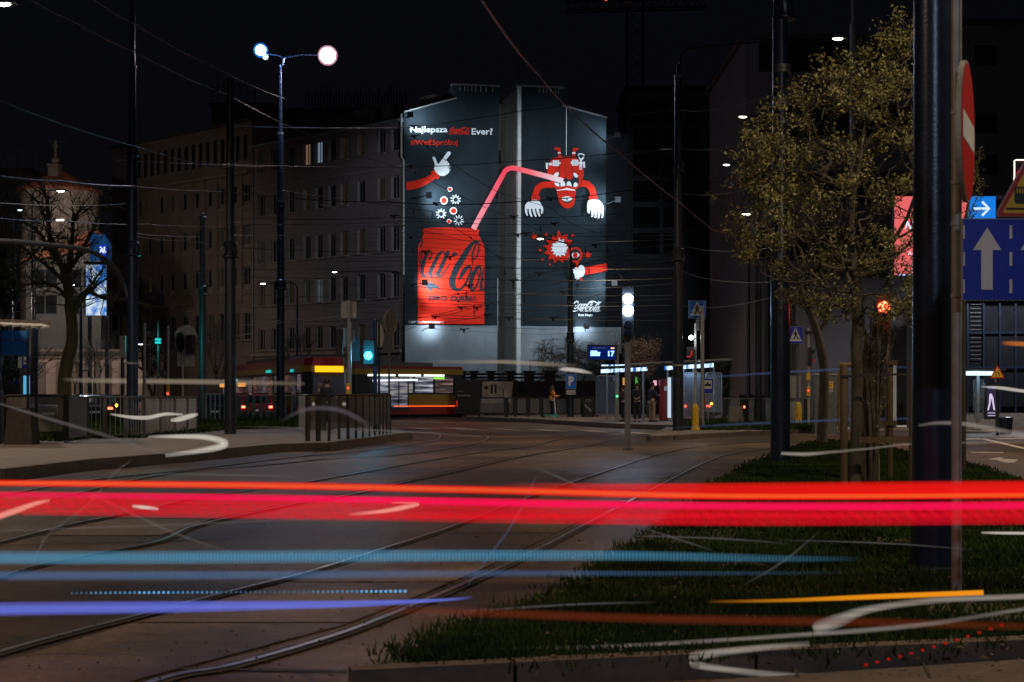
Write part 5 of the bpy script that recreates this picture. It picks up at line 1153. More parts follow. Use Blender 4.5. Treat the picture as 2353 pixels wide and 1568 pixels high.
# right railings
rr = thing('railing', 'dark railing with flat posts right of the tram stop', 'railing', (X(1760,60), 60, .12))
for x, b in ((1665,975),(1703,975),(1716,972),(1736,972),(1755,970),(1776,970),(1800,970),(1851,972)):
    a = MB(); a.box((X(x,60), 60, (0+Z(917,60))/2), (.14,.06,Z(917,60))); part('post', a, M['black'], rr)
a = MB(); a.box(((X(1662,60)+X(1852,60))/2, 60, Z(916.5,60)), (X(1852,60)-X(1662,60), .07, .06)); part('top_rail', a, M['darkgalv'], rr)
a = MB(); a.box(((X(1702,60)+X(1852,60))/2, 60, .24), (X(1852,60)-X(1702,60), .05, .04)); part('bottom_rail', a, M['darkgalv'], rr)
a = MB(); a.box(((X(1716,60)+X(1800,60))/2, 60.02, (Z(918,60)+Z(968,60))/2), (X(1800,60)-X(1716,60), .01, Z(918,60)-Z(968,60))); part('pane', a, M['glass'], rr)
pk2 = thing('picket_fence', 'pale picket fence in the yard behind the right railing', 'fence', (X(1707,88), 88, 0))
pm3 = box_mesh('picket', (.07,.03,1.45), M['signback'])
for i in range(32): place('picket', pm3, (X(1661+i*3,88), 88, .4), pk2)
a = MB(); a.box((X(1707,88), 88.04, .9), (2.6,.04,.08)); a.box((X(1707,88), 88.04, 1.6), (2.6,.04,.08)); part('rail', a, M['signback'], pk2)
cb = thing('concrete_bin', 'tapered concrete bin with a dark top by the right railing', 'litter bin', (X(1690,58), 58, .12))
a = MB(); a.box((X(1690,58), 58, .12+.43), (.64,.55,.86), 0, .74); part('body', a, M['concrete'], cb); a = MB(); a.box((X(1689,58), 58, 1.14), (.34,.34,.3)); part('lid', a, M['darkgalv'], cb)
# dark stone wall with piers in front of the gable
WY = 99; dw = thing('stone_wall', 'dark rough stone wall with square piers and coping below the painted gable', 'wall', (X(1230,WY), WY, 0))
a = MB(); a.box(((X(1035,WY)+X(1600,WY))/2, WY+.3, Z(876,WY)/2), (X(1600,WY)-X(1035,WY), .5, Z(876,WY))); part('wall', a, M['darkwall'], dw)
for x in (1062,1089,1128,1173,1216,1264): 
    a = MB(); a.box((X(x,WY), WY+.25, (Z(856,WY))/2), (.45 if x < 1200 else .7,.66,Z(856,WY))); part('pier', a, M['darkwall'], dw)
    a = MB(); a.box((X(x,WY), WY+.25, Z(854.5,WY)), (.75 if x < 1200 else .95,.86,.12)); part('pier_cap', a, M['roof'], dw)
for y in (860, 868):
    a = MB(); a.box(((X(1062,WY)+X(1264,WY))/2, WY+.3, Z(y,WY)), (X(1264,WY)-X(1062,WY), .12, .14)); part('cross_bar', a, M['roof'], dw)
for x, y0 in ((1218.5,830),(1266,834)):
    a = MB(); a.tube([(X(x,WY), WY+.2, Z(856,WY)), (X(x,WY), WY+.2, Z(y0,WY))], .035, 5); part('iron_rod', a, M['tramred'], dw)
# seams of individual stones
st_m = []
for k in range(5):
    a = MB(); w, h = rnd.uniform(.3,.5), rnd.uniform(.18,.3); a.box((0,0,0), (w,.06,h), 0, .9); st_m.append(a.mesh('stone', M['darkwall']))
n = 0; z = .25
while z < 2.2 and n < 280:
    x = X(1062,WY)+rnd.random()*.3
    while x < X(1400,WY):
        place('stone', rnd.choice(st_m), (x, WY+.03+rnd.random()*.02, z+rnd.uniform(-.03,.03)), dw); x += rnd.uniform(.45,.6)*1.15; n += 1
    z += .34

# ---------------------------------------------------------------- tram stop
SY = 67
def panel(t, x0, y0, x1, y1, Y, r=5):
    a = MB(); a.tube(roundframe(x0,y0,x1,y1,Y,r=r), .03, 5); part('frame', a, M['galv'], t)
    a = MB(); a.box((X((x0+x1)/2,Y), Y, (Z(y0,Y)+Z(y1,Y))/2), (X(x1-1,Y)-X(x0+1,Y), .012, Z(y0+1,Y)-Z(y1-1,Y))); part('pane', a, M['glass'], t)
sh = thing('tram_shelter', 'glass tram shelter with blue white lit roof edge on the right platform', 'shelter', (X(1530,SY), SY, ZL))
panel(sh,1370,864,1394,954,SY+2.6); panel(sh,1396,864,1414,954,SY+2.6)
for x0, x1 in ((1572,1592),(1594,1610),(1622,1658)): panel(sh, x0, 857, x1, 966, SY)
panel(sh,1534,866,1570,966,SY+1.5)
for x in (1394.8, 1420, 1478, 1534, 1571, 1593, 1640):
    a = MB(); yy = SY+.6; a.box((X(x,yy), yy, (ZL+Z(846,yy))/2), (.09,.09,Z(846,yy)-ZL)); part('roof_post', a, M['galv'], sh)
a = MB()
a.prism([at(1381,846,SY-1.2), at(1688,829.5,SY-1.2), at(1675,826,SY+2.4), at(1385,842,SY+2.4)], (0,0,.06)); part('roof', a, M['darkgalv'], sh)
a = MB()
for x0, y0 in ((1440,840),(1475,838),(1498,837),(1520,836),(1545,834),(1570,833),(1610,831)): a.prism([at(x0,y0,SY-1.25),at(x0+30,y0-1.6,SY-1.25),at(x0+29,y0-4.5,SY-1.25),at(x0,y0-2.6,SY-1.25)], (0,.6,0))
part('roof_slat', a, M['signback'], sh)
ledb = bpy.data.materials.new('shelter_light'); ledb.use_nodes = True; nt = ledb.node_tree; nt.nodes.clear()
tc = nt.nodes.new('ShaderNodeTexCoord'); no = nt.nodes.new('ShaderNodeTexNoise'); no.inputs['Scale'].default_value = 6; no.inputs['Detail'].default_value = 3
mp = nt.nodes.new('ShaderNodeMapping'); mp.inputs['Scale'].default_value = (1.2,.2,.3); nt.links.new(tc.outputs['Object'], mp.inputs[0]); nt.links.new(mp.outputs[0], no.inputs[0])
rp = nt.nodes.new('ShaderNodeValToRGB'); rp.color_ramp.elements[0].position = .38; rp.color_ramp.elements[0].color = (.02,.07,.3,1); rp.color_ramp.elements[1].position = .52; rp.color_ramp.elements[1].color = (.55,.78,1,1)
nt.links.new(no.outputs['Fac'], rp.inputs[0]); em = nt.nodes.new('ShaderNodeEmission'); em.inputs[1].default_value = 1.7; nt.links.new(rp.outputs[0], em.inputs[0]); ou = nt.nodes.new('ShaderNodeOutputMaterial'); nt.links.new(em.outputs[0], ou.inputs[0])
for (x0, y0, x1, y1, h) in ((1381,849.5,1488,844,8),(1527,842,1640,835,9),(1382,838.5,1440,838,3),(1528,833,1630,829.5,3)):
    a = MB(); a.prism([at(x0,y0+h,SY-1.15),at(x1,y1+h,SY-1.15),at(x1,y1,SY-1.15),at(x0,y0,SY-1.15)], (0,.05,0)); part('light_strip', a, ledb, sh)
lamp(at(1440,856,SY-.2), 28, (.45,.65,1), .4, None, parent=sh); lamp(at(1590,852,SY-.4), 28, (.45,.65,1), .4, None, parent=sh)
a = MB(); a.box(((X(1382,SY)+X(1420,SY))/2, SY+2, Z(944,SY)), (.8,.35,.05)); a.box((X(1638,SY), SY-.1, Z(948,SY)), (.7,.3,.05)); part('bench', a, M['darkgalv'], sh)
a = MB(); a.box((X(1538,SY-.3), SY-.3, (Z(868,SY)+Z(960,SY))/2), (.15,.08,Z(868,SY)-Z(960,SY))); part('lit_edge', a, emis('lit_poster_edge', (.7,.85,1), .8), sh)
tm = thing('ticket_machine', 'red ticket machine with a small white notice inside the shelter', 'ticket machine', (X(1524,SY+.4), SY+.4, ZL))
a = MB(); a.box((X(1525,SY+.4), SY+.4, (ZL+Z(871,SY))/2), (.40,.5,Z(871,SY)-ZL)); part('body', a, M['tramred'], tm)
a = MB(); a.box((X(1528,SY+.4), SY+.12, Z(893,SY)), (.14,.02,.2)); part('notice', a, M['signwhite'], tm)
a = MB(); a.box((X(1509,SY+.4), SY+1.2, Z(880,SY)), (.16,.05,.25)); part('lit_screen', a, emis('pink_screen', (1,.45,.6), .9), tm)
for (x, y0, y1, c, l) in ((1434,868,892,(1,.42,.1),'tall orange lit panel seen through the tram shelter glass'),(1463,866,884,(.15,.55,.12),'small green lit panel seen through the tram shelter glass')):
    a = MB(); a.box((X(x,90), 90, (Z(y0,90)+Z(y1,90))/2), (.18,.05,Z(y0,90)-Z(y1,90))); solo('lit_panel', a, emis('panel_light', c, .6), l, 'lit panel')
# tram stop sign
ts = thing('tram_stop_sign', 'blue tram stop sign with black tram pictogram on a white panel', 'road sign', at(1628,905,60)); f3 = lambda x, y, o=0: Vector((X(x,60), 60-o, Z(y,60)))
a = MB(); a.prism([f3(1616,905.5),f3(1639.5,905.5),f3(1639.5,869.5),f3(1616,869.5)], (0,.03,0)); part('sign_plate', a, M['signwhite'], ts)
a = MB(); a.ngon([f3(1617,904.5,.006),f3(1638.7,904.5,.006),f3(1638.7,870.5,.006),f3(1617,870.5,.006)]); part('blue_face', a, M['signblue'], ts)
a = MB(); a.ngon([f3(1618,894,.012),f3(1635.5,894,.012),f3(1635.5,874,.012),f3(1618,874,.012)]); part('white_panel', a, M['signwhite'], ts)
a = MB(); a.ngon([f3(1619,887.5,.018),f3(1634,887.5,.018),f3(1634,882.5,.018),f3(1619,882.5,.018)]); a.ngon([f3(1623,882,.019),f3(1629,882,.019),f3(1626,877,.019)]); part('tram_pictogram', a, M['signblack'], ts)
a = MB(); a.tube([f3(1628,908,-.1), f3(1628,975,-.1)], .03, 6); a.tube([f3(1628,908,-.05), f3(1628,870,-.05)], .03, 6); part('post', a, M['galv'], ts)
# departure display
dd = thing('departure_display', 'dark hanging departure board showing a blue 17 on a grey pole', 'display board', (X(1418,66.5), 66.5, ZL)); DY = 66.5; f4 = lambda x, y, o=0: Vector((X(x,DY), DY-o, Z(y,DY)))
a = MB(); a.box((X(1418,DY), DY+.1, (ZL+Z(788,DY))/2), (.17,.12,Z(788,DY)-ZL)); part('pole', a, M['signback'], dd)
a = MB(); a.box((X(1383,DY), DY, (Z(793,DY)+Z(828,DY))/2), (X(1417,DY)-X(1349,DY), .2, Z(793,DY)-Z(828,DY))); part('housing', a, M['tramdark'], dd)
a = MB(); a.box((X(1383,DY), DY-.105, (Z(796,DY)+Z(826,DY))/2), (X(1414,DY)-X(1352,DY), .01, Z(796,DY)-Z(826,DY))); part('screen', a, emis('display_screen', (.002,.01,.09), 1), dd)
dbl = emis('display_blue', (.16,.32,1), 5); 
text('digits', '17', dbl, dd, f4, 1397, 807, 1411.5, 819.5, .12, .03)
a = MB()
for i, (x0, x1) in enumerate(((1357,1372),(1356,1379),(1357,1378),(1356,1378))): a.ngon([f4(x0,809+i*3.1,.12),f4(x1,809+i*3.1,.12),f4(x1,806.6+i*3.1,.12),f4(x0,806.6+i*3.1,.12)])
part('text_rows', a, dbl, dd)
text('small_text', 'Aleja Zieleniecka', emis('dim_display_text', (.25,.3,.5), .5), dd, f4, 1361, 798.5, 1394, 802, .12)
a = MB(); a.ngon([f4(1403,802.5,.12),f4(1411,802.5,.12),f4(1411,799,.12),f4(1403,799,.12)]); part('clock', a, emis('display_amber', (1,.45,.3), 1.6), dd)
a = MB(); a.sphere(at(1418,911,66.3), .05, 8); part('button_light', a, emis('green_button', (.1,1,.3), 3), dd)

# ---------------------------------------------------------------- left bus shelter
HYs = 34; ls_ = thing('bus_shelter', 'glass roofed bus shelter with a blue back panel at the left edge', 'shelter', (X(20,HYs), HYs, ZL))
sl = mat('milky_roof_glass', (.5,.5,.44), .4, var=.1, scale=3)
for i in range(7):
    x1 = 115-i*22; a = MB(); P = [at(x1, 753-(i*1.0), HYs), at(x1-21, 752-i*1.2+3, HYs), at(x1-40, 742-i*1.2, HYs+3), at(x1-19, 745-i, HYs+3)]
    a.prism(P, (0, 0, .03)); part('roof_pane', a, sl, ls_)
    a = MB(); a.box((X(x1-10,HYs), HYs-.02, Z(741-i*.8,HYs)), (.2,.05,.07)); part('roof_bracket', a, M['concrete'], ls_)
a = MB(); a.tube([at(-80,744,HYs+.1), at(98,752,HYs+.1)], .03, 6); part('roof_beam', a, M['darkgalv'], ls_)
blp = glass('blue_back_panel', (.01,.08,.22), .85, .15)
for x0, x1, y0, y1 in ((4,27,760,781),(28,62,760,781),(4,27,783,817),(28,62,783,817)):
    a = MB(); a.box((X((x0+x1)/2,HYs+1.5), HYs+1.5, (Z(y0,HYs+1.5)+Z(y1,HYs+1.5))/2), (X(x1,HYs+1.5)-X(x0,HYs+1.5)-.01, .03, Z(y0,HYs+1.5)-Z(y1,HYs+1.5))); part('back_pane', a, blp, ls_)
lamp(at(20,740,HYs+.8)-Vector((0,0,.15)), 3, (.2,.55,1), .2, None, parent=ls_)
for x, w in ((1,.05),(64,.05),(84,.06)):
    a = MB(); a.box((X(x,HYs+1.4), HYs+1.4, (ZL+Z(757,HYs+1.4))/2), (w,.06,Z(757,HYs+1.4)-ZL)); part('shelter_post', a, M['bluemetal'], ls_)
bs = thing('bus_stop_sign', 'bus stop sign with blue bus pictogram and a column of white line numbers', 'road sign', at(52,846,52)); f5 = lambda x, y, o=0: Vector((X(x,52), 52-o, Z(y,52)))
a = MB(); a.prism([f5(51.5,846.5),f5(68,846.5),f5(68,820),f5(51.5,820)], (0,.03,0)); part('sign_plate', a, M['signblue'], bs)
a = MB(); a.ngon([f5(54.5,838,.01),f5(67,838,.01),f5(67,821,.01),f5(54.5,821,.01)]); part('white_panel', a, M['signwhite'], bs)
a = MB(); a.ngon([f5(56,832.5,.016),f5(66,832.5,.016),f5(66,828.5,.016),f5(56,828.5,.016)]); part('bus_pictogram', a, M['signblack'], bs)
for i, s in enumerate(('125','135','166','147')):
    y = 820.5+i*6.5; a = MB(); a.prism([f5(41.5,y+5.8),f5(50,y+5.8),f5(50,y),f5(41.5,y)], (0,.02,0)); part('number_plate', a, M['signwhite'], bs)
    text('line_number', s, M['signblack'], bs, f5, 43, y+1.3, 49, y+4.4, .006, .01)
a = MB(); a.tube([f5(47,848,-.05), f5(47,960,-.05)], .035, 6); part('post', a, M['darkgalv'], bs)
l2 = thing('lane_sign', 'small blue lane arrow sign far behind the left shelter', 'road sign', at(36,882,80)); f6 = lambda x, y, o=0: Vector((X(x,80), 80-o, Z(y,80)))
a = MB(); a.prism([f6(22,883),f6(52,883),f6(52,864),f6(22,864)], (0,.03,0)); part('sign_plate', a, M['signblue'], l2)
for x in (33, 44):
    a = MB(); a.ngon([f6(x+dx, y, .01) for dx, y in ((-1.2,880),(1.2,880),(1.2,873),(3.5,873),(0,867),(-3.5,873),(-1.2,873))]); part('arrow', a, M['signwhite'], l2)
t = thing('light_column', 'narrow cyan lit column beside the left shelter post', 'light column', at(60,905,50)); a = MB(); a.box(at(61,885,50), (.17,.17,.65)); part('lit_face', a, emis('cyan_column', (.12,.55,.9), .7), t)

# ---------------------------------------------------------------- trams
def tram(name, lab, P0, P1, width, zt, head_end, litwin, sides=+1):
    """body along P0 (front) -> P1 (rear)"""
    P0, P1 = Vector(P0), Vector(P1); u = (P1-P0).normalized(); v = Vector((-u.y, u.x, 0)); 
    L = (P1-P0).length; t = thing(name, lab, 'tram', P0)
    if v.y > 0: v = -v     # v points to the camera side
    def q(s, w, z): p = P0+u*s+v*w; return Vector((p.x, p.y, z))
    w2 = width/2
    def band_(nm, z0, z1, m, s0=0, s1=None, ins=0.0, nose=True):
        s1 = L if s1 is None else s1; a = MB()
        pts = [(s0+1.0, w2-ins), (s1, w2-ins), (s1, -w2+ins), (s0+1.0, -w2+ins), (s0+.25, -w2*.72+ins*.5), (s0+ins, -w2*.3), (s0+ins, w2*.3), (s0+.25, w2*.72-ins*.5)]
        if not nose: pts = [(s0, w2-ins), (s1, w2-ins), (s1, -w2+ins), (s0, -w2+ins)]
        a.prism([q(s, w, z0) for s, w in pts], (0, 0, z1-z0)); return part(nm, a, m, t)
    band_('skirt', .28, .75, M['tramred']); band_('lower_body', .752, 1.45, M['tramyellow'])
    band_('window_band', 1.452, 2.62, M['tramdark'], ins=.03); band_('upper_body', 2.622, 2.95, M['tramyellow'] if not head_end else M['tramyellow']); band_('roof', 2.952, zt, M['tramred'], ins=.12)
    band_('underframe', .08, .278, M['black'], ins=.2)
    k = int(L/1.55); 
    for i in range(k):
        s = 1.3+i*(L-1.8)/k; wl = (L-1.8)/k-.16; a = MB()
        a.prism([q(s, w2-.024, 1.55), q(s+wl, w2-.024, 1.55), q(s+wl, w2-.024, 2.5), q(s, w2-.024, 2.5)], v*.02); part('window', a, litwin[i % len(litwin)], t)
    for i in range(k//4+1):
        s = 2.2+i*6.2
        if s+1.3 > L: break
        a = MB(); a.prism([q(s, w2+.002, .5), q(s+1.25, w2+.002, .5), q(s+1.25, w2+.002, 2.6), q(s, w2+.002, 2.6)], v*.03); part('door', a, M['tramdark'], t)
        for ds in (.08, .66):
            a = MB(); a.prism([q(s+ds, w2+.034, .7), q(s+ds+.5, w2+.034, .7), q(s+ds+.5, w2+.034, 2.45), q(s+ds, w2+.034, 2.45)], v*.01); part('door_pane', a, litwin[(i+1) % len(litwin)], t)
    for s in (3.0, 4.8, L-4.8, L-3.0):
        a = MB(); a.tube([q(s, w2-.35, .33), q(s, w2-.22, .33)], .32, 16); part('wheel', a, M['darkgalv'], t)
    a = MB(); a.box(q(L*.5, 0, zt+.12), (L*.5, 1.3, .25), math.atan2(u.y, u.x)); part('roof_equipment', a, M['darkgalv'], t)
    a = MB(); a.tube([q(L*.35, 0, zt+.2), q(L*.35+1.0, 0, zt+.8), q(L*.35, 0, zt+1.4)], .03, 5); a.tube([q(L*.35, -.7, zt+1.4), q(L*.35, .7, zt+1.4)], .03, 5); part('pantograph', a, M['darkgalv'], t)
    return t, q, u, v, L
def interior(name, c1, c2, c3, s, seed):
    # lit saloon behind glass: ceiling lamps above, seats and riders as uneven darker shapes
    m = bpy.data.materials.new(name); m.use_nodes = True; nt = m.node_tree; b = nt.nodes['Principled BSDF']; b.inputs['Roughness'].default_value = .1; b.inputs['Base Color'].default_value = (.02,.02,.025,1)
    tc = nt.nodes.new('ShaderNodeTexCoord'); mp = nt.nodes.new('ShaderNodeMapping'); mp.inputs['Location'].default_value = (seed,seed,0); mp.inputs['Scale'].default_value = (.45,.45,4.0); no = nt.nodes.new('ShaderNodeTexNoise'); no.inputs['Scale'].default_value = 1.7; no.inputs['Detail'].default_value = 5
    nt.links.new(tc.outputs['Object'], mp.inputs[0]); nt.links.new(mp.outputs[0], no.inputs[0]); rp = nt.nodes.new('ShaderNodeValToRGB'); rp.color_ramp.elements.new(.52); E = rp.color_ramp.elements
    E[0].position = .36; E[0].color = (*c1, 1); E[1].position = .5; E[1].color = (*c2, 1); E[2].position = .66; E[2].color = (*c3, 1); nt.links.new(no.outputs['Fac'], rp.inputs[0]); nt.links.new(rp.outputs[0], b.inputs['Emission Color']); b.inputs['Emission Strength'].default_value = s; m.cycles.emission_sampling = 'NONE'; return m
tw1 = interior('tram_window_dim', (.01,.01,.015), (.06,.06,.08), (.2,.12,.12), .6, 1); tw2 = interior('tram_window_dim2', (.01,.01,.012), (.05,.03,.03), (.3,.08,.06), .5, 4); tw3 = interior('tram_window_dark', (.004,.004,.006), (.02,.02,.03), (.07,.07,.09), .5, 7)
twb = interior('tram_window_bright', (.03,.035,.05), (.22,.25,.32), (.75,.75,.8), .6, 2); twc = interior('tram_window_mid', (.02,.02,.03), (.12,.13,.18), (.45,.42,.42), .6, 5); tww = interior('tram_window_warm', (.02,.015,.015), (.12,.08,.08), (.4,.25,.2), .5, 9)
tA, q, u, v, L = tram('tram', 'red and yellow tram with an amber destination display, front end towards the black masts', (X(756,73.5), 73.5, 0), (X(548,98), 98, 0), 2.4, 3.35, True, [tw1, tw3, tw2])
nw = -u
a = MB(); a.prism([q(-.012, -.85, 1.5), q(-.012, .85, 1.5), q(.05, .8, 2.55), q(.05, -.8, 2.55)], -u*.02); part('windscreen', a, mat('windscreen_glass', (.10,.10,.12), .15, var=.1, scale=1, bump=0), tA)
a = MB(); a.prism([q(-.03, -.75, 2.6), q(-.03, .75, 2.6), q(-.03, .75, 2.92), q(-.03, -.75, 2.92)], -u*.05); part('destination_display', a, emis('amber_display', (1,.42,.01), 1.6), tA)
for w in (-.8, .8):
    a = MB(); a.sphere(q(-.02, w, .95), .1, 10); part('headlight', a, emis('tram_headlight', (1,.9,.8), 1.0), tA)
a = MB(); a.prism([q(-.015, -.62, 1.2), q(-.015, .1, 1.2), q(-.015, .1, 1.44), q(-.015, -.62, 1.44)], -u*.02); part('number_plate', a, M['signback'], tA)
ml = emis('teal_reflector', (.02,.6,.6), .8)
for (s, z, l_) in ((6,2.75,.8),(9,2.7,1.4),(3,2.65,.7),(20,2.3,1.3)):
    a = MB(); a.prism([q(s, 1.21, z), q(s+l_, 1.21, z), q(s+l_, 1.21, z+.15), q(s, 1.21, z+.15)], v*.03); part('side_display', a, ml, tA)
am = emis('amber_side_display', (1,.4,.08), .9)
for s in (17, 24): a = MB(); a.prism([q(s, 1.24, 1.95), q(s+2.4, 1.24, 1.95), q(s+2.4, 1.24, 2.2), q(s, 1.24, 2.2)], v*.02); part('side_display', a, am, tA)
tB, q, u, v, L = tram('tram', 'yellow and red tram passing below the painted gable with a bright strip lit interior', (X(795,83), 83, 0), (X(1046,86), 86, 0), 2.4, 3.1, False, [twb, twc, twb, tww, twc], 1)
ls1 = emis('interior_strip', (.85,.95,.85), 2.2)
for s0, s1 in ((.9,2.6),(2.8,4.2),(4.4,5.7)):
    a = MB(); a.prism([q(s0, 1.235, 2.52), q(s1, 1.235, 2.52), q(s1, 1.235, 2.62), q(s0, 1.235, 2.62)], v*.02); part('light_strip', a, ls1, tB)
a = MB(); a.prism([q(5.0, 1.235, 2.36), q(5.7, 1.235, 2.36), q(5.7, 1.235, 2.46), q(5.0, 1.235, 2.46)], v*.02); part('light_strip', a, emis('green_strip', (.3,.9,.1), 1.2), tB)
a = MB(); a.prism([q(1.2, 1.235, 2.2), q(4.0, 1.235, 2.25), q(4.0, 1.235, 2.36), q(1.2, 1.235, 2.31)], v*.02); part('light_strip', a, emis('cool_strip', (.75,.8,1), 1.4), tB)
a = MB(); a.prism([q(2.5, 1.235, .74), q(L, 1.235, .74), q(L, 1.235, .785), q(2.5, 1.235, .785)], v*.02); part('marker_strip', a, emis('orange_strip', (1,.12,.03), 1.6), tB)

# ---------------------------------------------------------------- van
VY = 84; vn = thing('van', 'black panel van with pale printed picture on its side, rear towards the tram', 'van', (X(1075,VY), VY, 0))
rx0, rx1 = X(1046,VY), X(1104,VY); ztv = Z(872,VY)
du = Vector((.62, .785, 0)).normalized()*5.2     # runs away to the right
a = MB(); R0, R1 = Vector((rx0, VY, .3)), Vector((rx1, VY-.0, .3))
prof = [(0,.3),(0,ztv-.2),(.12,ztv),(3.6/5.2,ztv),(4.2/5.2,ztv-.3),(4.75/5.2,1.35),(1,1.1),(1,.3)]
prof = [(0,.3),(0,ztv-.15),(.03,ztv),(.68,ztv-.02),(.80,ztv-.3),(.93,1.4),(1.0,1.15),(1.0,.3)]
pol = [R1+du*s+Vector((0,0,z-.3)) for s, z in prof]; a.prism(pol, R0-R1); part('body', a, M['black'], vn)
pol2 = [R1+du*s+Vector((0.0,-.0,z-.3))+Vector((.785,-.62,0))*.006 for s, z in ((.03,.95),(.03,ztv-.12),(.6,ztv-.12),(.56,.95))]
wr = bpy.data.materials.new('printed_side'); wr.use_nodes = True; nt = wr.node_tree; b = nt.nodes['Principled BSDF']; tc = nt.nodes.new('ShaderNodeTexCoord'); br = nt.nodes.new('ShaderNodeTexVoronoi'); rq = nt.nodes.new('ShaderNodeValToRGB'); mp = nt.nodes.new('ShaderNodeMapping'); mp.inputs['Rotation'].default_value = (R(90),0,0); nt.links.new(tc.outputs['Object'], mp.inputs[0]); nt.links.new(mp.outputs[0], br.inputs[0])
br.inputs['Scale'].default_value = 1.1; rq.color_ramp.elements[0].color = (.42,.36,.33,1); rq.color_ramp.elements[0].position = .35; rq.color_ramp.elements[1].color = (.16,.14,.15,1); nt.links.new(br.outputs['Distance'], rq.inputs[0]); nt.links.new(rq.outputs[0], b.inputs['Base Color']); b.inputs['Roughness'].default_value = .4
a = MB(); a.ngon(pol2); part('printed_side', a, wr, vn)
for s0, s1, z0, z1 in ((.18,.22,1.5,2.05),(.25,.29,1.5,2.05),(.33,.5,1.0,1.06),(.4,.42,1.06,1.8),(.06,.14,1.75,1.95)):
    a = MB(); a.ngon([R1+du*s+Vector((0,0,z-.3))+Vector((.785,-.62,0))*.012 for s, z in ((s0,z0),(s0,z1),(s1,z1),(s1,z0))]); part('printed_detail', a, M['black'], vn)
f7 = lambda x, y, o=0: Vector((X(x,VY), VY-o, Z(y,VY)))
a = MB()
a.box((X(1075,VY), VY-.015, Z(900,VY)), (.02,.02,1.6)); part('door_gap', a, M['rubber'], vn)
text('lettering', 'Centrum Serwisowe', M['signwhite'], vn, f7, 1051, 906.5, 1081, 911, .02)
text('lettering', 'SANPLAST', M['signback'], vn, f7, 1051, 898, 1066, 901, .02)
a = MB(); a.box((X(1056,VY), VY-.02, Z(947,VY)), (.5,.02,.12)); part('number_plate', a, M['signwhite'], vn)
for x in (1050, 1101.5):
    a = MB(); a.box((X(x,VY), VY-.03, Z(928,VY)), (.09,.04,.36)); part('tail_light', a, emis('van_tail', (.8,.04,.02), .35), vn)
for s in (.2, .8):
    p = R1+du*s; a = MB(); a.tube([p+Vector((.02,-.02,.03)), p-Vector((.2,-.16,-.03))], .34, 18); part('wheel', a, M['rubber'], vn)
a = MB(); a.box((X(1075,VY), VY-.04, .42), (1.45,.1,.2)); part('bumper', a, M['rubber'], vn)
a = MB(); pw = [R1+du*s+Vector((0,0,z-.3))+Vector((.785,-.62,0))*.008 for s, z in ((.70,1.5),(.70,ztv-.25),(.79,ztv-.35),(.9,1.5))]; a.ngon(pw); part('side_window', a, M['winglass'], vn)

# ---------------------------------------------------------------- cars queued behind the left railing
tail = emis('tail_light', (1,.06,.03), 14); amber = emis('amber_indicator', (1,.45,.03), 14)
def car(px, Y, lab, paint, tl=True, amb=None, rz=R(8)):
    t = thing('car', lab, 'car', (0, 0, 0), 'cars queued behind the left railings')
    # rear faces the camera (-y)
    a = MB(); pr = [(0,.35),(0,.85),(.1,.95),(.55,1.02),(1.0,1.42),(2.5,1.45),(3.2,1.02),(4.2,.85),(4.3,.35)]
    a.prism([(-.85, y, z) for y, z in pr], (1.7, 0, 0)); part('body', a, paint, t)
    a = MB(); a.prism([(-.68,.50,1.04),(.68,.50,1.04),(.6,.94,1.38),(-.6,.94,1.38)], (0,-.03,.01)); part('rear_window', a, M['winglass'], t)
    for x in (-.72, .72):
        a = MB(); a.box((x,-.012,.78), (.22,.03,.11)); part('tail_light', a, tail if tl else M['signred'], t)
        for y in (.8, 3.4): a = MB(); a.tube([(x*1.2,y,.31),(x*.95,y,.31)], .31, 16); part('wheel', a, M['rubber'], t)
    a = MB(); a.box((0,-.012,.6), (.5,.02,.11)); part('number_plate', a, M['signwhite'], t)
    a = MB(); a.box((0,-.02,.42), (1.6,.08,.16)); part('bumper', a, M['rubber'], t)
    if amb is not None: a = MB(); a.sphere((amb,-.03,.92), .07, 8); part('indicator', a, amber, t)
    t.location = (X(px,Y), Y, 0); t.rotation_euler = (0,0,rz); return t
cp = [mat('car_paint_grey', (.12,.12,.13), .3, .4, var=.1), mat('car_paint_black', (.015,.015,.02), .25, .3, var=.1), mat('car_paint_white', (.5,.5,.5), .3, var=.05), mat('car_paint_red', (.2,.015,.015), .3, var=.05)]
car(112, 62, 'grey car with glowing red tail lights behind the lower left glass panel', cp[0], amb=.5)
car(172, 74, 'dark car with red tail lights between the bare tree and the railing', cp[1])
car(218, 68, 'black car with bright brake lights behind the left railings', cp[1], amb=1.0)
car(300, 84, 'pale car with its rear seen between the tall left masts', cp[2])
car(494, 70, 'dark car roof behind the teal lit post with an amber indicator', cp[1], False, .85)
car(590, 76, 'dark red car behind the railing near the blue lit lamp post', cp[3])

car(1745, 76, 'dark car with red tail lights behind the railing right of the tram stop', cp[1], rz=R(-4))
car(1600, 82, 'red car behind the right end of the glass tram shelter', cp[3], amb=.9)
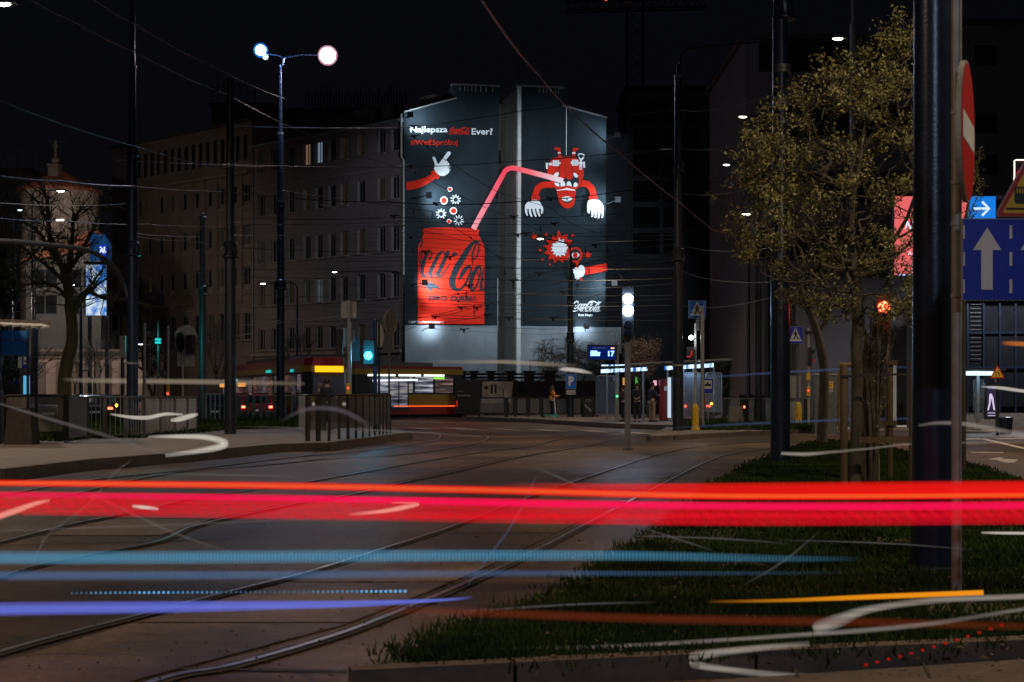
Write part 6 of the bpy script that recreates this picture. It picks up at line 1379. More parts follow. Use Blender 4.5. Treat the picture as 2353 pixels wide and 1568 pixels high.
# ---------------------------------------------------------------- people
def skin_mesh(name, verts, edges, radii, m, parent, sub=2):
    me = bpy.data.meshes.new(name); off = wloc(parent); me.from_pydata([tuple(Vector(v)-off) for v in verts], edges, []); o = bpy.data.objects.new(name, me); COL.objects.link(o)
    md = o.modifiers.new('skin', 'SKIN'); sv = me.skin_vertices[0].data
    for i, r in enumerate(radii): sv[i].radius = r if isinstance(r, tuple) else (r, r)
    sv[0].use_root = True
    s = o.modifiers.new('sub', 'SUBSURF'); s.levels = sub; s.render_levels = sub
    bpy.context.view_layer.update(); dg = bpy.context.evaluated_depsgraph_get(); m2 = bpy.data.meshes.new_from_object(o.evaluated_get(dg)); bpy.data.objects.remove(o)
    m2.name = name; m2.materials.clear(); m2.materials.append(m); m2.polygons.foreach_set('use_smooth', [True]*len(m2.polygons))
    ob = bpy.data.objects.new(name, m2); COL.objects.link(ob); ob.parent = parent; W[ob.name] = off.copy(); return ob
def person(lab, x, y, z0, h, rz, jacket, trousers, hairm, arms, long_hair=False, skirt=False, lean=0.0):
    """arms: list of two (elbow, wrist) offsets in units of height, local coords: x right, y forward"""
    t = thing('person', lab, 'person', (x, y, z0)); k = h/1.72; ca, sa = math.cos(rz), math.sin(rz)
    def w(p): px, py, pz = p[0]*k, p[1]*k, p[2]*k; return Vector((x+px*ca-py*sa, y+px*sa+py*ca, z0+pz))
    V = [(0,0,.95),(0,.0,1.1),(0,.01,1.28),(0,.01,1.42),(0,.02,1.5),(0,.035,1.56),(0,.045,1.66)]; E = [(0,1),(1,2),(2,3),(3,4),(4,5),(5,6)]; Rr = [(.15,.1),(.125,.09),(.15,.1),(.1,.075),(.05,.05),(.078,.088),(.085,.095)]
    for sgn in (-1, 1):
        n = len(V); V += [(sgn*.09,0,.9),(sgn*.1,.02,.5),(sgn*.1,-.01,.1),(sgn*.11,.13,.04)]; E += [(0,n),(n,n+1),(n+1,n+2),(n+2,n+3)]; Rr += [.09,.062,.045,.035]
        el, wr_ = arms[0 if sgn < 0 else 1]; n = len(V); V += [(sgn*.17,0,1.42), el, wr_]; E += [(3,n),(n,n+1),(n+1,n+2)]; Rr += [.055,.042,.03]
        wv = Vector(wr_); dv = (wv-Vector(el)).normalized(); pal = wv+dv*.07; m_ = len(V); V.append(tuple(pal)); E.append((n+2,m_)); Rr.append((.032,.02))
        side = dv.cross(Vector((0,0,1))); side = side.normalized() if side.length > .01 else Vector((1,0,0))
        for f_ in range(4):
            q0 = pal+side*(f_-1.5)*.02; q1 = q0+dv*(.045+.01*(1.5-abs(f_-1.5)))+Vector((0,0,-.012)); q2 = q1+dv*.02+Vector((0,0,-.02)); m2 = len(V); V += [tuple(q1), tuple(q2)]; E += [(m_,m2),(m2,m2+1)]; Rr += [.009,.007]
        q1 = wv+side*.035*sgn+dv*.04; m2 = len(V); V.append(tuple(q1)); E.append((n+2,m2)); Rr.append(.01)
    skin_mesh('body', [w(v) for v in V], E, [tuple(c*k for c in (r if isinstance(r, tuple) else (r, r))) for r in Rr], M['skin'], t)
    # clothes
    V = [(0,0,.92),(0,0,1.1),(0,.01,1.28),(0,.01,1.42),(0,.02,1.48)]; E = [(0,1),(1,2),(2,3),(3,4)]; Rr = [(.185,.13),(.17,.125),(.185,.13),(.14,.1),(.07,.07)]
    for sgn in (-1, 1):
        el, wr_ = arms[0 if sgn < 0 else 1]; n = len(V); V += [(sgn*.18,0,1.41), el, wr_]; E += [(3,n),(n,n+1),(n+1,n+2)]; Rr += [.078,.062,.05]
    skin_mesh('jacket', [w(v) for v in V], E, [tuple(c*k for c in (r if isinstance(r, tuple) else (r, r))) for r in Rr], jacket, t)
    V = [(0,0,.93)]; E = []; Rr = [(.16,.115)]
    for sgn in (-1, 1):
        n = len(V); V += [(sgn*.09,0,.86),(sgn*.1,.02,.5),(sgn*.1,-.01,.12)]; E += [(0,n),(n,n+1),(n+1,n+2)]; Rr += [.11,.088,.075]
    skin_mesh('trousers', [w(v) for v in V], E, [tuple(c*k for c in (r if isinstance(r, tuple) else (r, r))) for r in Rr], trousers, t)
    for sgn in (-1, 1):
        a = MB(); c = w((sgn*.105,.05,.045)); a.box(c, (.09*k,.26*k,.09*k), rz, .8); part('shoe', a, M['signwhite'] if long_hair else M['black'], t)
    a = MB(); c = w((0,.015,1.68)); a.sphere(c, .105*k, 14, 1.08); part('hair', a, hairm, t, True)
    if long_hair:
        a = MB(); a.tube([w((.0,-.03,1.68)), w((.0,-.07,1.5)), w((.02,-.1,1.3)), w((.02,-.09,1.18))], [.1*k,.11*k,.09*k,.03*k], 10); part('long_hair', a, hairm, t, True)
    # face: nose, eyes
    a = MB(); a.sphere(w((0,.145,1.615)), .014*k, 6); part('nose', a, M['skin'], t)
    for sgn in (-1, 1): a = MB(); a.sphere(w((sgn*.03,.128,1.64)), .011*k, 6); part('eye', a, M['signblack'], t)
    return t
orange = mat('orange_jacket', (.75,.26,.02), .7, var=.2, scale=9); dk = mat('dark_cloth', (.02,.022,.03), .85, var=.3, scale=9); navy = mat('navy_cloth', (.03,.04,.08), .85, var=.3, scale=9); brown = mat('brown_cloth', (.10,.05,.035), .85, var=.3, scale=9); beige = mat('beige_cloth', (.3,.22,.15), .85, var=.2, scale=9); blonde = mat('fair_hair', (.22,.13,.06), .7, var=.3, scale=20)
hold = lambda f=.3, s=.16, z=1.18: [((-s-.04,.06,1.16),(-.09,f,z)),((s+.04,.06,1.16),(.09,f,z))]
down = [((-.23,0,1.14),(-.22,.06,.9)),((.23,0,1.14),(.22,.06,.9))]
person('long haired woman in orange jacket and black trousers standing with a scooter', X(1269,76.5), 76.5, ZL, 1.66, R(-70), orange, dk, M['hair'], hold(.34,.17,1.22), True)
sct = thing('scooter', 'green and white electric scooter held by the woman in the orange jacket', 'scooter', (X(1272,76.2), 76.2, ZL))
sx, sy = X(1277,76.2), 76.2
a = MB(); a.tube([(sx, sy, ZL+.12), (sx-.08, sy, ZL+1.1)], .03, 8); part('stem', a, M['signwhite'], sct); a = MB(); a.tube([(sx-.02, sy-.22, ZL+1.12), (sx-.14, sy+.22, ZL+1.12)], .018, 6); part('handlebar', a, M['black'], sct)
a = MB(); a.box((sx-.36, sy, ZL+.14), (.6,.17,.05)); part('deck', a, mat('scooter_green', (.02,.35,.26), .5), sct)
for dx in (.02, -.68): a = MB(); a.tube([(sx+dx, sy-.03, ZL+.11), (sx+dx, sy+.03, ZL+.11)], .11, 14); part('wheel', a, bpy.data.materials['scooter_green'] if dx > 0 else M['rubber'], sct)
person('waiting person in dark clothes left of the display pole at the tram stop', X(1433,65.5), 65.5, ZL, 1.62, R(60), brown, dk, M['hair'], hold(.25,.15,1.15))
person('waiting person in a black coat in front of the shelter between the two poles', X(1464,64), 64, ZL, 1.7, R(170), dk, dk, M['hair'], hold(.22,.15,1.1))
person('waiting person in a navy jacket and beige trousers beside the red ticket machine', X(1498,64.5), 64.5, ZL, 1.74, R(-60), navy, beige, M['hair'], hold(.3,.18,1.2))
person('person in a black top seen from behind beyond the panel fence', X(751,49.5), 49.5, ZL, 1.74, R(-15), dk, dk, M['hair'], down)
person('shorter fair haired person leaning on a companion beyond the panel fence', X(735,50), 50, ZL, 1.58, R(-35), brown, dk, blonde, down)
# ---------------------------------------------------------------- right side buildings
block('apartment_building', 'tall pale grey apartment building behind the leafy tree, upper right', 1712, 2130, 92, 78, M['farwall2'], 14, win=([1790,1860,1930,2000,2070],[130,280,430,560],2.2,1.7))
block('apartment_building', 'wide grey apartment building at the far right with large dark windows', 2131, 2700, 58, 76, M['farwall2'], 14, win=([2160,2265,2400,2500,2600],[128,283,380],1.15,1.1))
t = thing('corner_building', 'pale rendered ground floor wall behind the fenced tree', 'building', (X(2000,70), 70, 0))
a = MB(); a.box(((X(1866,70)+X(2090,70))/2, 72, Z(640,70)/2), (X(2090,70)-X(1866,70), 4, Z(640,70))); part('wall', a, M['farwall2'], t)
a = MB(); a.box((X(1975,70), 69.96, .5), (X(2080,70)-X(1870,70), .06, 1.0)); part('plinth', a, M['darkwall'], t)
a = MB(); a.lathe(X(2096,62), 62, [(0,.23),(Z(690,62),.23)], 20); solo('column', a, M['farwall2'], 'round grey column left of the nearest mast', 'column', smooth=True)
gb = thing('glazed_building', 'dark glazed shop front with slim mullions at the far right', 'building', (X(2290,64), 64, 0))
a = MB(); a.box(((X(2208,64)+X(2500,64))/2, 66, (Z(690,64)+.6)/2+.3), (X(2500,64)-X(2208,64), 4, Z(690,64)-.6)); part('dark_interior', a, M['winglass'], gb)
a = MB(); a.box(((X(2208,64)+X(2500,64))/2, 65.5, .3), (X(2500,64)-X(2208,64), 4.6, .6)); part('plinth', a, M['concrete'], gb)
for x in (2211, 2221, 2258, 2295, 2331, 2367):
    a = MB(); a.box((X(x,64), 63.9, (Z(690,64)+.6)/2), (.16 if x < 2215 else .08,.14,Z(690,64)-.62)); part('mullion', a, M['bluemetal'] if x != 2211 else M['darkgalv'], gb)
for y in (765, 845): a = MB(); a.box(((X(2221,64)+X(2500,64))/2, 63.92, Z(y,64)), (X(2500,64)-X(2221,64), .09, .08)); part('transom', a, M['bluemetal'], gb)
for i in range(14): 
    a = MB(); a.box((X(2241,64), 63.9, Z(700+i*9.6,64)), (.5,.03,.02)); part('ladder_rung', a, M['darkgalv'], gb)
a = MB(); a.box(((X(2208,64)+X(2500,64))/2, 64.4, Z(672,64)), (X(2500,64)-X(2208,64), 1.8, .6)); part('fascia', a, M['farwall'], gb)
# pink advertising screen, blue arrow sign, neon frame
PY = 56; ps = thing('advertising_screen', 'large pink illuminated screen with white lettering behind the nearest mast', 'advertising screen', (X(2140,PY), PY, 0))
a = MB(); a.box(((X(2056,PY)+X(2222,PY))/2, PY, (Z(452,PY)+Z(632,PY))/2), (X(2222,PY)-X(2056,PY), .1, Z(452,PY)-Z(632,PY))); part('screen', a, emis('pink_advert_light', (1,.17,.17), .8), ps)
a = MB(); a.box(((X(2055,PY)+X(2290,PY))/2, PY+.2, (Z(448,PY)+Z(636,PY))/2), (X(2290,PY)-X(2055,PY), .25, Z(447,PY)-Z(636,PY))); part('housing', a, M['bluemetal'], ps)
f8 = lambda x, y, o=0: Vector((X(x,PY), PY-o, Z(y,PY)))
wn_ = emis('white_screen_text', (.65,.8,1), 1.1)
text('screen_lettering', 'NOWE', wn_, ps, f8, 2078, 509, 2150, 528, .07, .02, .3); text('screen_lettering', 'już teraz', wn_, ps, f8, 2084, 577, 2150, 588, .07, .01, .2)
a = MB(); a.box(((X(2062,PY)+X(2220,PY))/2, PY-.08, Z(632.5,PY)), (X(2220,PY)-X(2062,PY), .05, .05)); part('lower_light', a, emis('screen_edge_light', (.4,.6,1), 1.2), ps)
a = MB(); a.box(((X(2223,PY)+X(2287,PY))/2, PY, (Z(452,PY)+Z(520,PY))/2), (X(2287,PY)-X(2223,PY), .1, Z(452,PY)-Z(520,PY))); part('blue_screen', a, emis('blue_screen_light', (.01,.22,.82), .9), ps)
a = MB(); 
for s in ([(2236,480.5),(2270,480.5)],[(2255,465),(2271,480.5),(2255,496)]): a.tube([f8(x, y, .09) for x, y in s], .052, 5)
part('white_arrow', a, wn_, ps)
a = MB(); a.box(((X(2286,PY)+X(2306,PY))/2, PY+.1, Z(452,PY)), (.35,.15,.12)); part('bracket', a, M['signback'], ps)
a = MB(); a.box((X(2130,PY), PY+.3, Z(640,PY)/2), (.3,.3,Z(640,PY))); part('leg', a, M['darkgalv'], ps)
lamp((X(2130,PY), PY-1, Z(560,PY)), 25, (1,.3,.3), .6, None, parent=ps)
nfm = thing('neon_frame', 'white glowing rounded neon outline at the right edge', 'neon sign', at(2350,385,60))
a = MB(); a.tube([at(x,y,60) for x, y in ((2327,440),(2331,405),(2331,370),(2334,368),(2420,368),(2423,371),(2423,440))], .03, 6); part('neon_tube', a, emis('white_neon', (1,.9,.8), 1.6), nfm)
a = MB(); a.tube([at(x,y,60) for x, y in ((2338,400),(2353,380),(2370,366))], .06, 6); part('red_tube', a, emis('red_neon', (1,.02,.08), .8), nfm)
a = MB(); a.box(at(2375,404,60.2), (1.8,.1,1.4)); part('back_panel', a, M['black'], nfm)
# bus stop on the far right
BSY = 55; b_ = thing('bus_shelter', 'bus shelter with a bright white roof light on the far right road', 'shelter', (X(2260,BSY), BSY, 0))
a = MB(); a.box(((X(2208,BSY)+X(2304,BSY))/2, BSY+.6, Z(850,BSY)), (X(2304,BSY)-X(2200,BSY), 1.6, .07)); part('roof', a, M['darkgalv'], b_)
a = MB(); a.box(((X(2208,BSY)+X(2283,BSY))/2, BSY-.1, Z(858.5,BSY)), (X(2283,BSY)-X(2208,BSY), .08, .15)); part('roof_light', a, emis('roof_light', (.6,.88,1), 2.0), b_)
lamp((X(2245,BSY), BSY+.2, Z(866,BSY)), 20, (.5,.8,1), .3, None, parent=b_)
panel(b_, 2238, 872, 2260, 960, BSY+1.2); 
for x in (2210, 2259, 2302): a = MB(); a.box((X(x,BSY), BSY+.6, Z(852,BSY)/2), (.09,.09,Z(852,BSY))); part('roof_post', a, M['galv'], b_)
a = MB(); a.box((X(2228,BSY), BSY+.7, Z(952,BSY)), (.7,.35,.05)); part('bench', a, M['darkgalv'], b_)
a = MB(); a.box((X(2276,BSY), BSY, (Z(883,BSY)+Z(961,BSY))/2), (.44,.16,Z(883,BSY)-Z(961,BSY)+.1)); part('poster_case', a, M['black'], b_)
f9 = lambda x, y, o=0: Vector((X(x,BSY), BSY-.085-o, Z(y,BSY)))
a = MB(); a.ngon([f9(2266,958),f9(2286.5,958),f9(2286.5,886),f9(2266,886)]); part('poster', a, emis('poster_dark', (.04,.03,.07), .7), b_)
text('poster_lettering', 'BEETHOVEN', emis('poster_text', (.3,.5,1), .7), b_, f9, 2268, 888.5, 2285, 893.5, .004)
wf = emis('poster_figure', (.75,.65,.85), .9)
a = MB(); a.ngon([f9(x,y,.006) for x,y in ((2272,906),(2275,904),(2278,907),(2281,915),(2282,925),(2285,943),(2281,942),(2279,930),(2276,915),(2274,930),(2270,943),(2267,943),(2271,925),(2271,912))]); part('poster_figure', a, wf, b_)
for y in (949, 955): a = MB(); a.ngon([f9(2268,y+1,.006),f9(2285,y+1,.006),f9(2285,y-.5,.006),f9(2268,y-.5,.006)]); part('poster_line', a, wf, b_)
wt = thing('warning_sign', 'small yellow triangular lane merge sign beside the lit bus shelter', 'road sign', at(2292,869,50)); fA = lambda x, y, o=0: Vector((X(x,50), 50-o, Z(y,50)))
a = MB(); a.prism([fA(2275,869.5),fA(2309,869.5),fA(2292,839)], (0,.03,0)); part('red_border', a, M['signred'], wt); a = MB(); a.ngon([fA(2279,867,.006),fA(2305,867,.006),fA(2292,844,.006)]); part('yellow_face', a, M['signyellow'], wt)
a = MB(); a.ngon([fA(2287.5,865,.01),fA(2289.5,865,.01),fA(2289.5,853,.01),fA(2287.5,853,.01)]); a.ngon([fA(2295,865,.01),fA(2297,865,.01),fA(2297,860,.01),fA(2294,856,.01),fA(2294,852,.01),fA(2292,852,.01),fA(2292,857,.01),(fA(2295,861,.01))]); part('lane_symbol', a, M['signblack'], wt)
a = MB(); a.lathe(X(2292,50.1), 50.1, [(0,.06),(Z(866,50),.05)], 10); part('post', a, M['black'], wt)
a = MB(); a.lathe(X(2311,52), 52, [(0,.2),(.06,.21),(.6,.26),(.62,.22),(.63,.01)], 16); solo('litter_bin', a, M['bluemetal'], 'dark round litter bin beside the far right bus shelter', 'litter bin', smooth=True)
# electric cabinet with notices
kb = thing('utility_cabinet', 'grey utility cabinet with a yellow notice behind the leaning tree trunk', 'cabinet', (X(1895,52), 52, 0))
a = MB(); a.box((X(1895,52), 52, Z(863,52)/2), (.82,.4,Z(863,52))); part('body', a, M['darkgalv'], kb); a = MB(); a.box((X(1895,52), 52, Z(861,52)), (.9,.48,.06)); part('cap', a, M['galv'], kb)
fB = lambda x, y, o=0: Vector((X(x,51.79), 51.79-o, Z(y,51.79)))
a = MB(); a.ngon([fB(1884,893,.004),fB(1914.5,893,.004),fB(1914.5,877.5,.004),fB(1884,877.5,.004)]); part('yellow_notice', a, M['signyellow'], kb); text('lettering', 'AUT', M['signblack'], kb, fB, 1901, 880, 1913, 890, .008, .02); text('lettering', '0 524', M['signwhite'], kb, fB, 1897, 894.5, 1913.5, 901.5, .008, .01)
a = MB(); a.box((X(1829,60), 60.4, Z(885,60)/2), (.46,.6,Z(842,60))); solo('utility_cabinet', a, M['signback'], 'pale tall cabinet below the dark blue pedestrian crossing sign', 'cabinet')
t = thing('yellow_pipe_stand', 'bent yellow pipe barrier behind the tree stakes', 'barrier', (X(1940,46), 46, 0)); a = MB(); a.tube([at(x,y,46) for x, y in catmull([(1930,990),(1930,850),(1934,840),(1950,838),(2010,838),(2013,850),(2013,960)], 4)], .07, 8); part('pipe', a, mat('dull_yellow_paint', (.16,.10,.012), .6, var=.3, scale=6), t, True)
a = MB(); a.prism([at(2050,970,58),at(2060,970,58),at(2060,840,58),at(2050,840,58)], (0,.2,0)); solo('info_column', a, M['signwhite'], 'narrow white information column seen between the stakes and the nearest mast', 'column')

# ---------------------------------------------------------------- trees
def branch_tree(t, base, dirv, length, rad, depth, r, m, spread=.55, up=.12, leaves=None, segs=4, kids=(2,4), shrink=.72, minr=.004, bname='branches', lvl_stop=0):
    mb = MB()
    def grow(p, d, L, R0, lv):
        P = [p]; Rr = [R0]; dd = d.copy(); n = segs if lv > 1 else 3
        for i in range(n):
            dd = (dd+Vector((r.gauss(0,.12), r.gauss(0,.12), r.gauss(0,.08)+up*.3))).normalized(); P.append(P[-1]+dd*L/n); Rr.append(max(minr, R0*(1-.45*(i+1)/n)))
        mb.tube(P, Rr, 8 if lv >= depth-1 else (5 if lv > 1 else 3), False)
        if lv <= 1 and leaves is not None:
            for k in range(len(P)): leaves.append((P[k], dd))
        if lv <= lvl_stop: return
        for i in range(r.randint(*kids)):
            j = r.randint(max(1, n-2), n) if i else n; q = P[j]; ax = Vector((r.gauss(0,1), r.gauss(0,1), r.gauss(0,.5))).normalized()
            nd = (dd+ax*spread*r.uniform(.7,1.3)+Vector((0,0,up))).normalized(); grow(q, nd, L*shrink*r.uniform(.8,1.15), Rr[j]*.72, lv-1)
    grow(Vector(base), Vector(dirv).normalized(), length, rad, depth)
    return mb
# bare tree on the left: limbs follow the photographed ones, twigs grow from them
def bare_tree(px, Y, zb, limbs, seed, label, m, rtrunk, twig=4, dY=1.5, tl=1.0):
    r = random.Random(seed); t = thing('bare_tree', label, 'tree', (X(px,Y), Y, zb)); 
    a = MB(); tr_, w0, w1 = limbs[0]; P = catmull([(x, y) for x, y in tr_], 5); n = len(P); a.tube([at(x, max(y, -999), Y) if i else at(x, y, Y) for i, (x, y) in enumerate(P)], [w0+(w1-w0)*i/(n-1) for i in range(n)], 14); part('trunk', a, m, t, True)
    tw = MB()
    for li, (pts, w0, w1) in enumerate(limbs[1:]):
        P = catmull(pts, 5); n = len(P); off = r.uniform(-dY, dY); Q = [at(x, y, Y+off*(i/(n-1))) for i, (x, y) in enumerate(P)]; RR = [w0+(w1-w0)*i/(n-1) for i in range(n)]
        b = MB(); b.tube(Q, RR, 8); part('limb', b, m, t, True)
        for i in range(2, n):
            for k in range(twig if i > n*.4 else 1):
                d = (Q[i]-Q[i-1]).normalized(); ax = Vector((r.gauss(0,1), r.gauss(0,1), r.gauss(0,.8)+.25)).normalized()
                s = branch_tree(t, Q[i], d*.5+ax, r.uniform(.35,.9)*tl, max(.012, min(.03, RR[i]*.4)), 3, r, m, .6, .12, None, 3, (1,3), .72, .0045); o = len(tw.v); tw.v += s.v; tw.f += [tuple(q+o for q in f) for f in s.f]
    part('twigs', tw, m, t, kind='stuff'); return t
bare_tree(157, 54, ZL, [([(151,960),(148,905),(150,860),(157,820),(165,790),(166,750),(160,700)], .27, .2),
 ([(160,705),(152,650),(138,600),(118,560),(112,520),(108,460),(97,432)], .16, .05), ([(165,720),(160,660),(158,610),(165,570),(168,520),(178,490),(190,478)], .14, .03),
 ([(138,600),(110,570),(95,540),(70,520),(30,500),(0,485)], .09, .02), ([(166,720),(188,690),(205,672),(240,686),(290,690),(350,705)], .11, .03), ([(158,620),(180,590),(205,545),(222,510),(245,480),(280,467)], .1, .03),
 ([(155,660),(125,625),(80,590),(40,560),(0,545)], .09, .03), ([(160,690),(130,660),(100,652),(60,655),(20,660)], .08,.02), ([(166,700),(200,665),(220,640),(240,610),(250,570)], .07,.02), ([(112,520),(90,470),(60,440),(30,420)], .05,.015), ([(205,672),(230,650),(270,630),(310,640)], .05,.015), ([(97,560),(60,600),(20,615)], .06,.02)],
 21, 'large bare tree with spreading twisted limbs left of the office block', M['barkgreen'], .25, 2)
bare_tree(218, 72, 0, [([(218,950),(218,900),(217,870)], .1,.07), ([(217,880),(205,850),(195,820)], .04,.012), ([(217,880),(218,840),(216,800)], .05,.012), ([(217,885),(232,855),(245,825)], .04,.012)], 5, 'small bare street tree in front of the annex', M['bark'], .1, 4)
bare_tree(174, 78, 0, [([(172,950),(172,900),(172,885)], .07,.05), ([(172,890),(165,865),(160,840)], .03,.01), ([(172,890),(180,865),(186,840)], .03,.01)], 6, 'thin bare sapling behind the big bare tree trunk', M['bark'], .1, 3, 1, .7)
bare_tree(500, 74, 0, [([(502,950),(500,890),(495,840)], .07,.05), ([(498,870),(485,830),(478,800)], .03,.01), ([(498,860),(510,825),(520,790)], .03,.01), ([(495,845),(495,800),(500,770)], .03,.01)], 8, 'bare street tree between the teal post and the black mast', M['bark'], .1, 4, 1, .9)
bare_tree(690, 95, 0, [([(690,950),(690,880),(690,840)], .09,.06), ([(690,860),(670,830),(655,800)], .04,.012), ([(690,850),(705,820),(715,790)], .04,.012), ([(690,845),(690,810),(688,780)], .04,.012)], 9, 'bare street tree in front of the apartment house', M['bark'], .1, 4, 1, .9)
# climbing bare creeper on the right wall
r = random.Random(31); vw = MB()
for i in range(46):
    x, y = r.uniform(1215, 1391), r.uniform(850, 880); p = wall(x, y, .08); P = [p]; a0 = r.uniform(-.8,.8)
    X0 = x
    for k in range(10):
        a0 += r.gauss(0, .35); x += math.sin(a0)*9+ (r.gauss(0,1.5)); y -= abs(math.cos(a0))*10*r.uniform(.5,1.1)
        lim = 752+max(0,(1300-x))*.55
        if y < lim or x > 1389 or x < 1235: break
        P.append(wall(x, y, .06+r.random()*.25))
        if k > 2 and r.random() < .8:
            q = P[-1]; b0 = a0+r.choice((-1,1))*r.uniform(.5,1.2); Q = [q]; xx, yy = x, y
            for j in range(4): b0 += r.gauss(0,.3); xx += math.sin(b0)*7; yy -= math.cos(b0)*6; yy = max(yy, lim); xx = min(xx, 1389); Q.append(wall(xx, yy, .06+r.random()*.3))
            vw.tube(Q, [.022,.018,.014,.01,.006], 4)
    if len(P) > 1: vw.tube(P, [.045-.003*k for k in range(len(P))], 5)
o = solo('climbing_plant', vw, M['bark'], 'bare tangled creeper climbing the grey wall below the right mural', 'climbing plant')
# blossoming tree right of it and the leafy trees
def leafcloud(mb, pts, r, n, size, spread):
    for i in range(n):
        p, d = r.choice(pts); c = p+Vector((r.gauss(0,spread), r.gauss(0,spread), r.gauss(0,spread)))
        u = Vector((r.gauss(0,1), r.gauss(0,1), r.gauss(0,1))).normalized(); v = u.cross(Vector((r.gauss(0,1), r.gauss(0,1), r.gauss(0,1)))).normalized(); s_ = size*r.uniform(.6,1.4)
        k = len(mb.v); mb.v += [tuple(c-u*s_), tuple(c+v*s_*.45), tuple(c+u*s_), tuple(c-v*s_*.45)]; mb.f.append((k, k+1, k+2, k+3))
M['leaf'] = mat('spring_leaf', (.085,.085,.02), .5, var=.35, scale=13, bump=0, col2=(.42,.37,.13)); M['blossom'] = mat('blossom', (.17,.12,.10), .8, var=.4, scale=3, bump=0)
M['leafdark'] = mat('dark_leaf', (.035,.05,.02), .8, var=.4, scale=2, bump=0)
r = random.Random(5); t = thing('blossom_tree', 'small blossoming tree between the bright signal and the lamp post', 'tree', (X(1492,76), 76, ZL)); L_ = []
tb = branch_tree(t, (X(1492,76), 76, ZL), (0,0,1), 1.5, .11, 5, r, M['bark'], .6, .22, L_, 4, (3,4), .74, .006); part('trunk', tb, M['bark'], t)
lf = MB(); leafcloud(lf, L_, r, 9000, .045, .16); part('blossom', lf, M['blossom'], t, kind='stuff')
def blobtree(name, lab, px, Y, y0, y1, wpx, seed, n, m, size=.06):
    r = random.Random(seed); t = thing(name, lab, 'tree', (X(px,Y), Y, 0)); z0, z1 = Z(y1,Y), Z(y0,Y); L_ = []
    tb = branch_tree(t, (X(px,Y), Y, 0), (0,0,1), max(.6,z0*.8+ (z1-z0)*.2), .12, 4, r, M['bark'], .6, .15, None, 4, (3,4), .72, .01); part('trunk', tb, M['bark'], t)
    cl = [(Vector((X(px,Y)+r.gauss(0,wpx/F*Y*.28), Y+r.gauss(0,wpx/F*Y*.25), z0+(z1-z0)*r.betavariate(2,1.8))), None) for _ in range(60)]
    lf = MB(); leafcloud(lf, cl, r, n, size, wpx/F*Y*.08); part('foliage', lf, m, t, kind='stuff'); return t
blobtree('evergreen_tree', 'dark evergreen tree behind the right end of the tram shelter', 1690, 84, 830, 920, 90, 3, 7000, M['leafdark'], .09)
blobtree('dark_tree', 'dark bare looking tree behind the centre right signs', 1640, 92, 640, 880, 150, 4, 3000, M['leafdark'], .05)
blobtree('street_tree', 'small leafy street tree behind the left signal posts', 360, 68, 768, 880, 46, 12, 3500, M['blossom'], .05)
blobtree('evergreen_tree', 'dark green evergreen at the left edge below the turret', 2, 60, 570, 735, 66, 13, 6000, M['leafdark'], .08)
blobtree('street_tree', 'small leafy tree behind the left bus stop sign', 22, 66, 820, 880, 60, 14, 2500, M['leafdark'], .05)
# main leafy tree
TY_ = 20.5; r = random.Random(11)
mt = thing('leafy_tree', 'tall broad street tree in small spring leaves inside a timber frame', 'tree', (X(1966,TY_), TY_, ZG))
trk = [(1962,1170),(1965,1080),(1968,980),(1970,880),(1968,790),(1972,720)]
a = MB(); a.tube([at(x, y, TY_) for x, y in trk], [.095,.085,.08,.08,.082,.075], 14); part('trunk', a, M['bark'], mt, True)
LL = []; bb_ = MB()
def crown_ok(px, py):
    # photographed outline of the crown (left edge / right edge by height)
    tab = [(60,2060,2090),(110,1990,2110),(170,1880,2140),(230,1800,2150),(330,1720,2170),(430,1670,2200),(530,1650,2170),(620,1720,2140),(700,1800,2120),(760,1880,2100)]
    if py < 55 or py > 770: return False
    for (y0,l0,r0),(y1,l1,r1) in zip(tab, tab[1:]):
        if y0 <= py <= y1: f_ = (py-y0)/(y1-y0); return l0+(l1-l0)*f_ < px < r0+(r1-r0)*f_
    return False
targets = []
while len(targets) < 420:
    px, py = r.uniform(1640,2200), r.uniform(55,770)
    if crown_ok(px, py): targets.append((px, py))
nodes = [(at(1970,740,TY_), None)]
nodesP = [at(1970,760,TY_), at(1970,700,TY_)]; rad = {0:.07, 1:.07}; par = {1:0}
for x, y in ((1968,640),(1960,580),(1955,520),(1962,450),(1975,380),(1985,300),(2000,220),(2040,140)): nodesP.append(at(x, y, TY_)); par[len(nodesP)-1] = len(nodesP)-2
for x, y in ((1940,600),(1890,540),(1840,480),(1790,440),(1730,400)): nodesP.append(at(x, y, TY_-.25)); par[len(nodesP)-1] = len(nodesP)-2 if x != 1940 else 2
for x, y in ((2010,620),(2050,560),(2085,500),(2110,430)): nodesP.append(at(x, y, TY_+.25)); par[len(nodesP)-1] = len(nodesP)-2 if x != 2010 else 2
targets.sort(key=lambda q: math.hypot(q[0]-1970, q[1]-600))
for (px, py) in targets:
    Yt = TY_+r.gauss(0, .75); p = at(px, py, Yt); j = min(range(len(nodesP)), key=lambda k: (nodesP[k]-p).length+max(0, nodesP[k].z-p.z)*1.0)
    q = nodesP[j]; mid = q.lerp(p, .5)+Vector((r.gauss(0,.04), r.gauss(0,.04), -.04)); nodesP.append(mid); par[len(nodesP)-1] = j; nodesP.append(p); par[len(nodesP)-1] = len(nodesP)-2
cnt = [0]*len(nodesP)
for k in range(len(nodesP)-1, 0, -1): cnt[k] += 1; cnt[par[k]] += cnt[k]
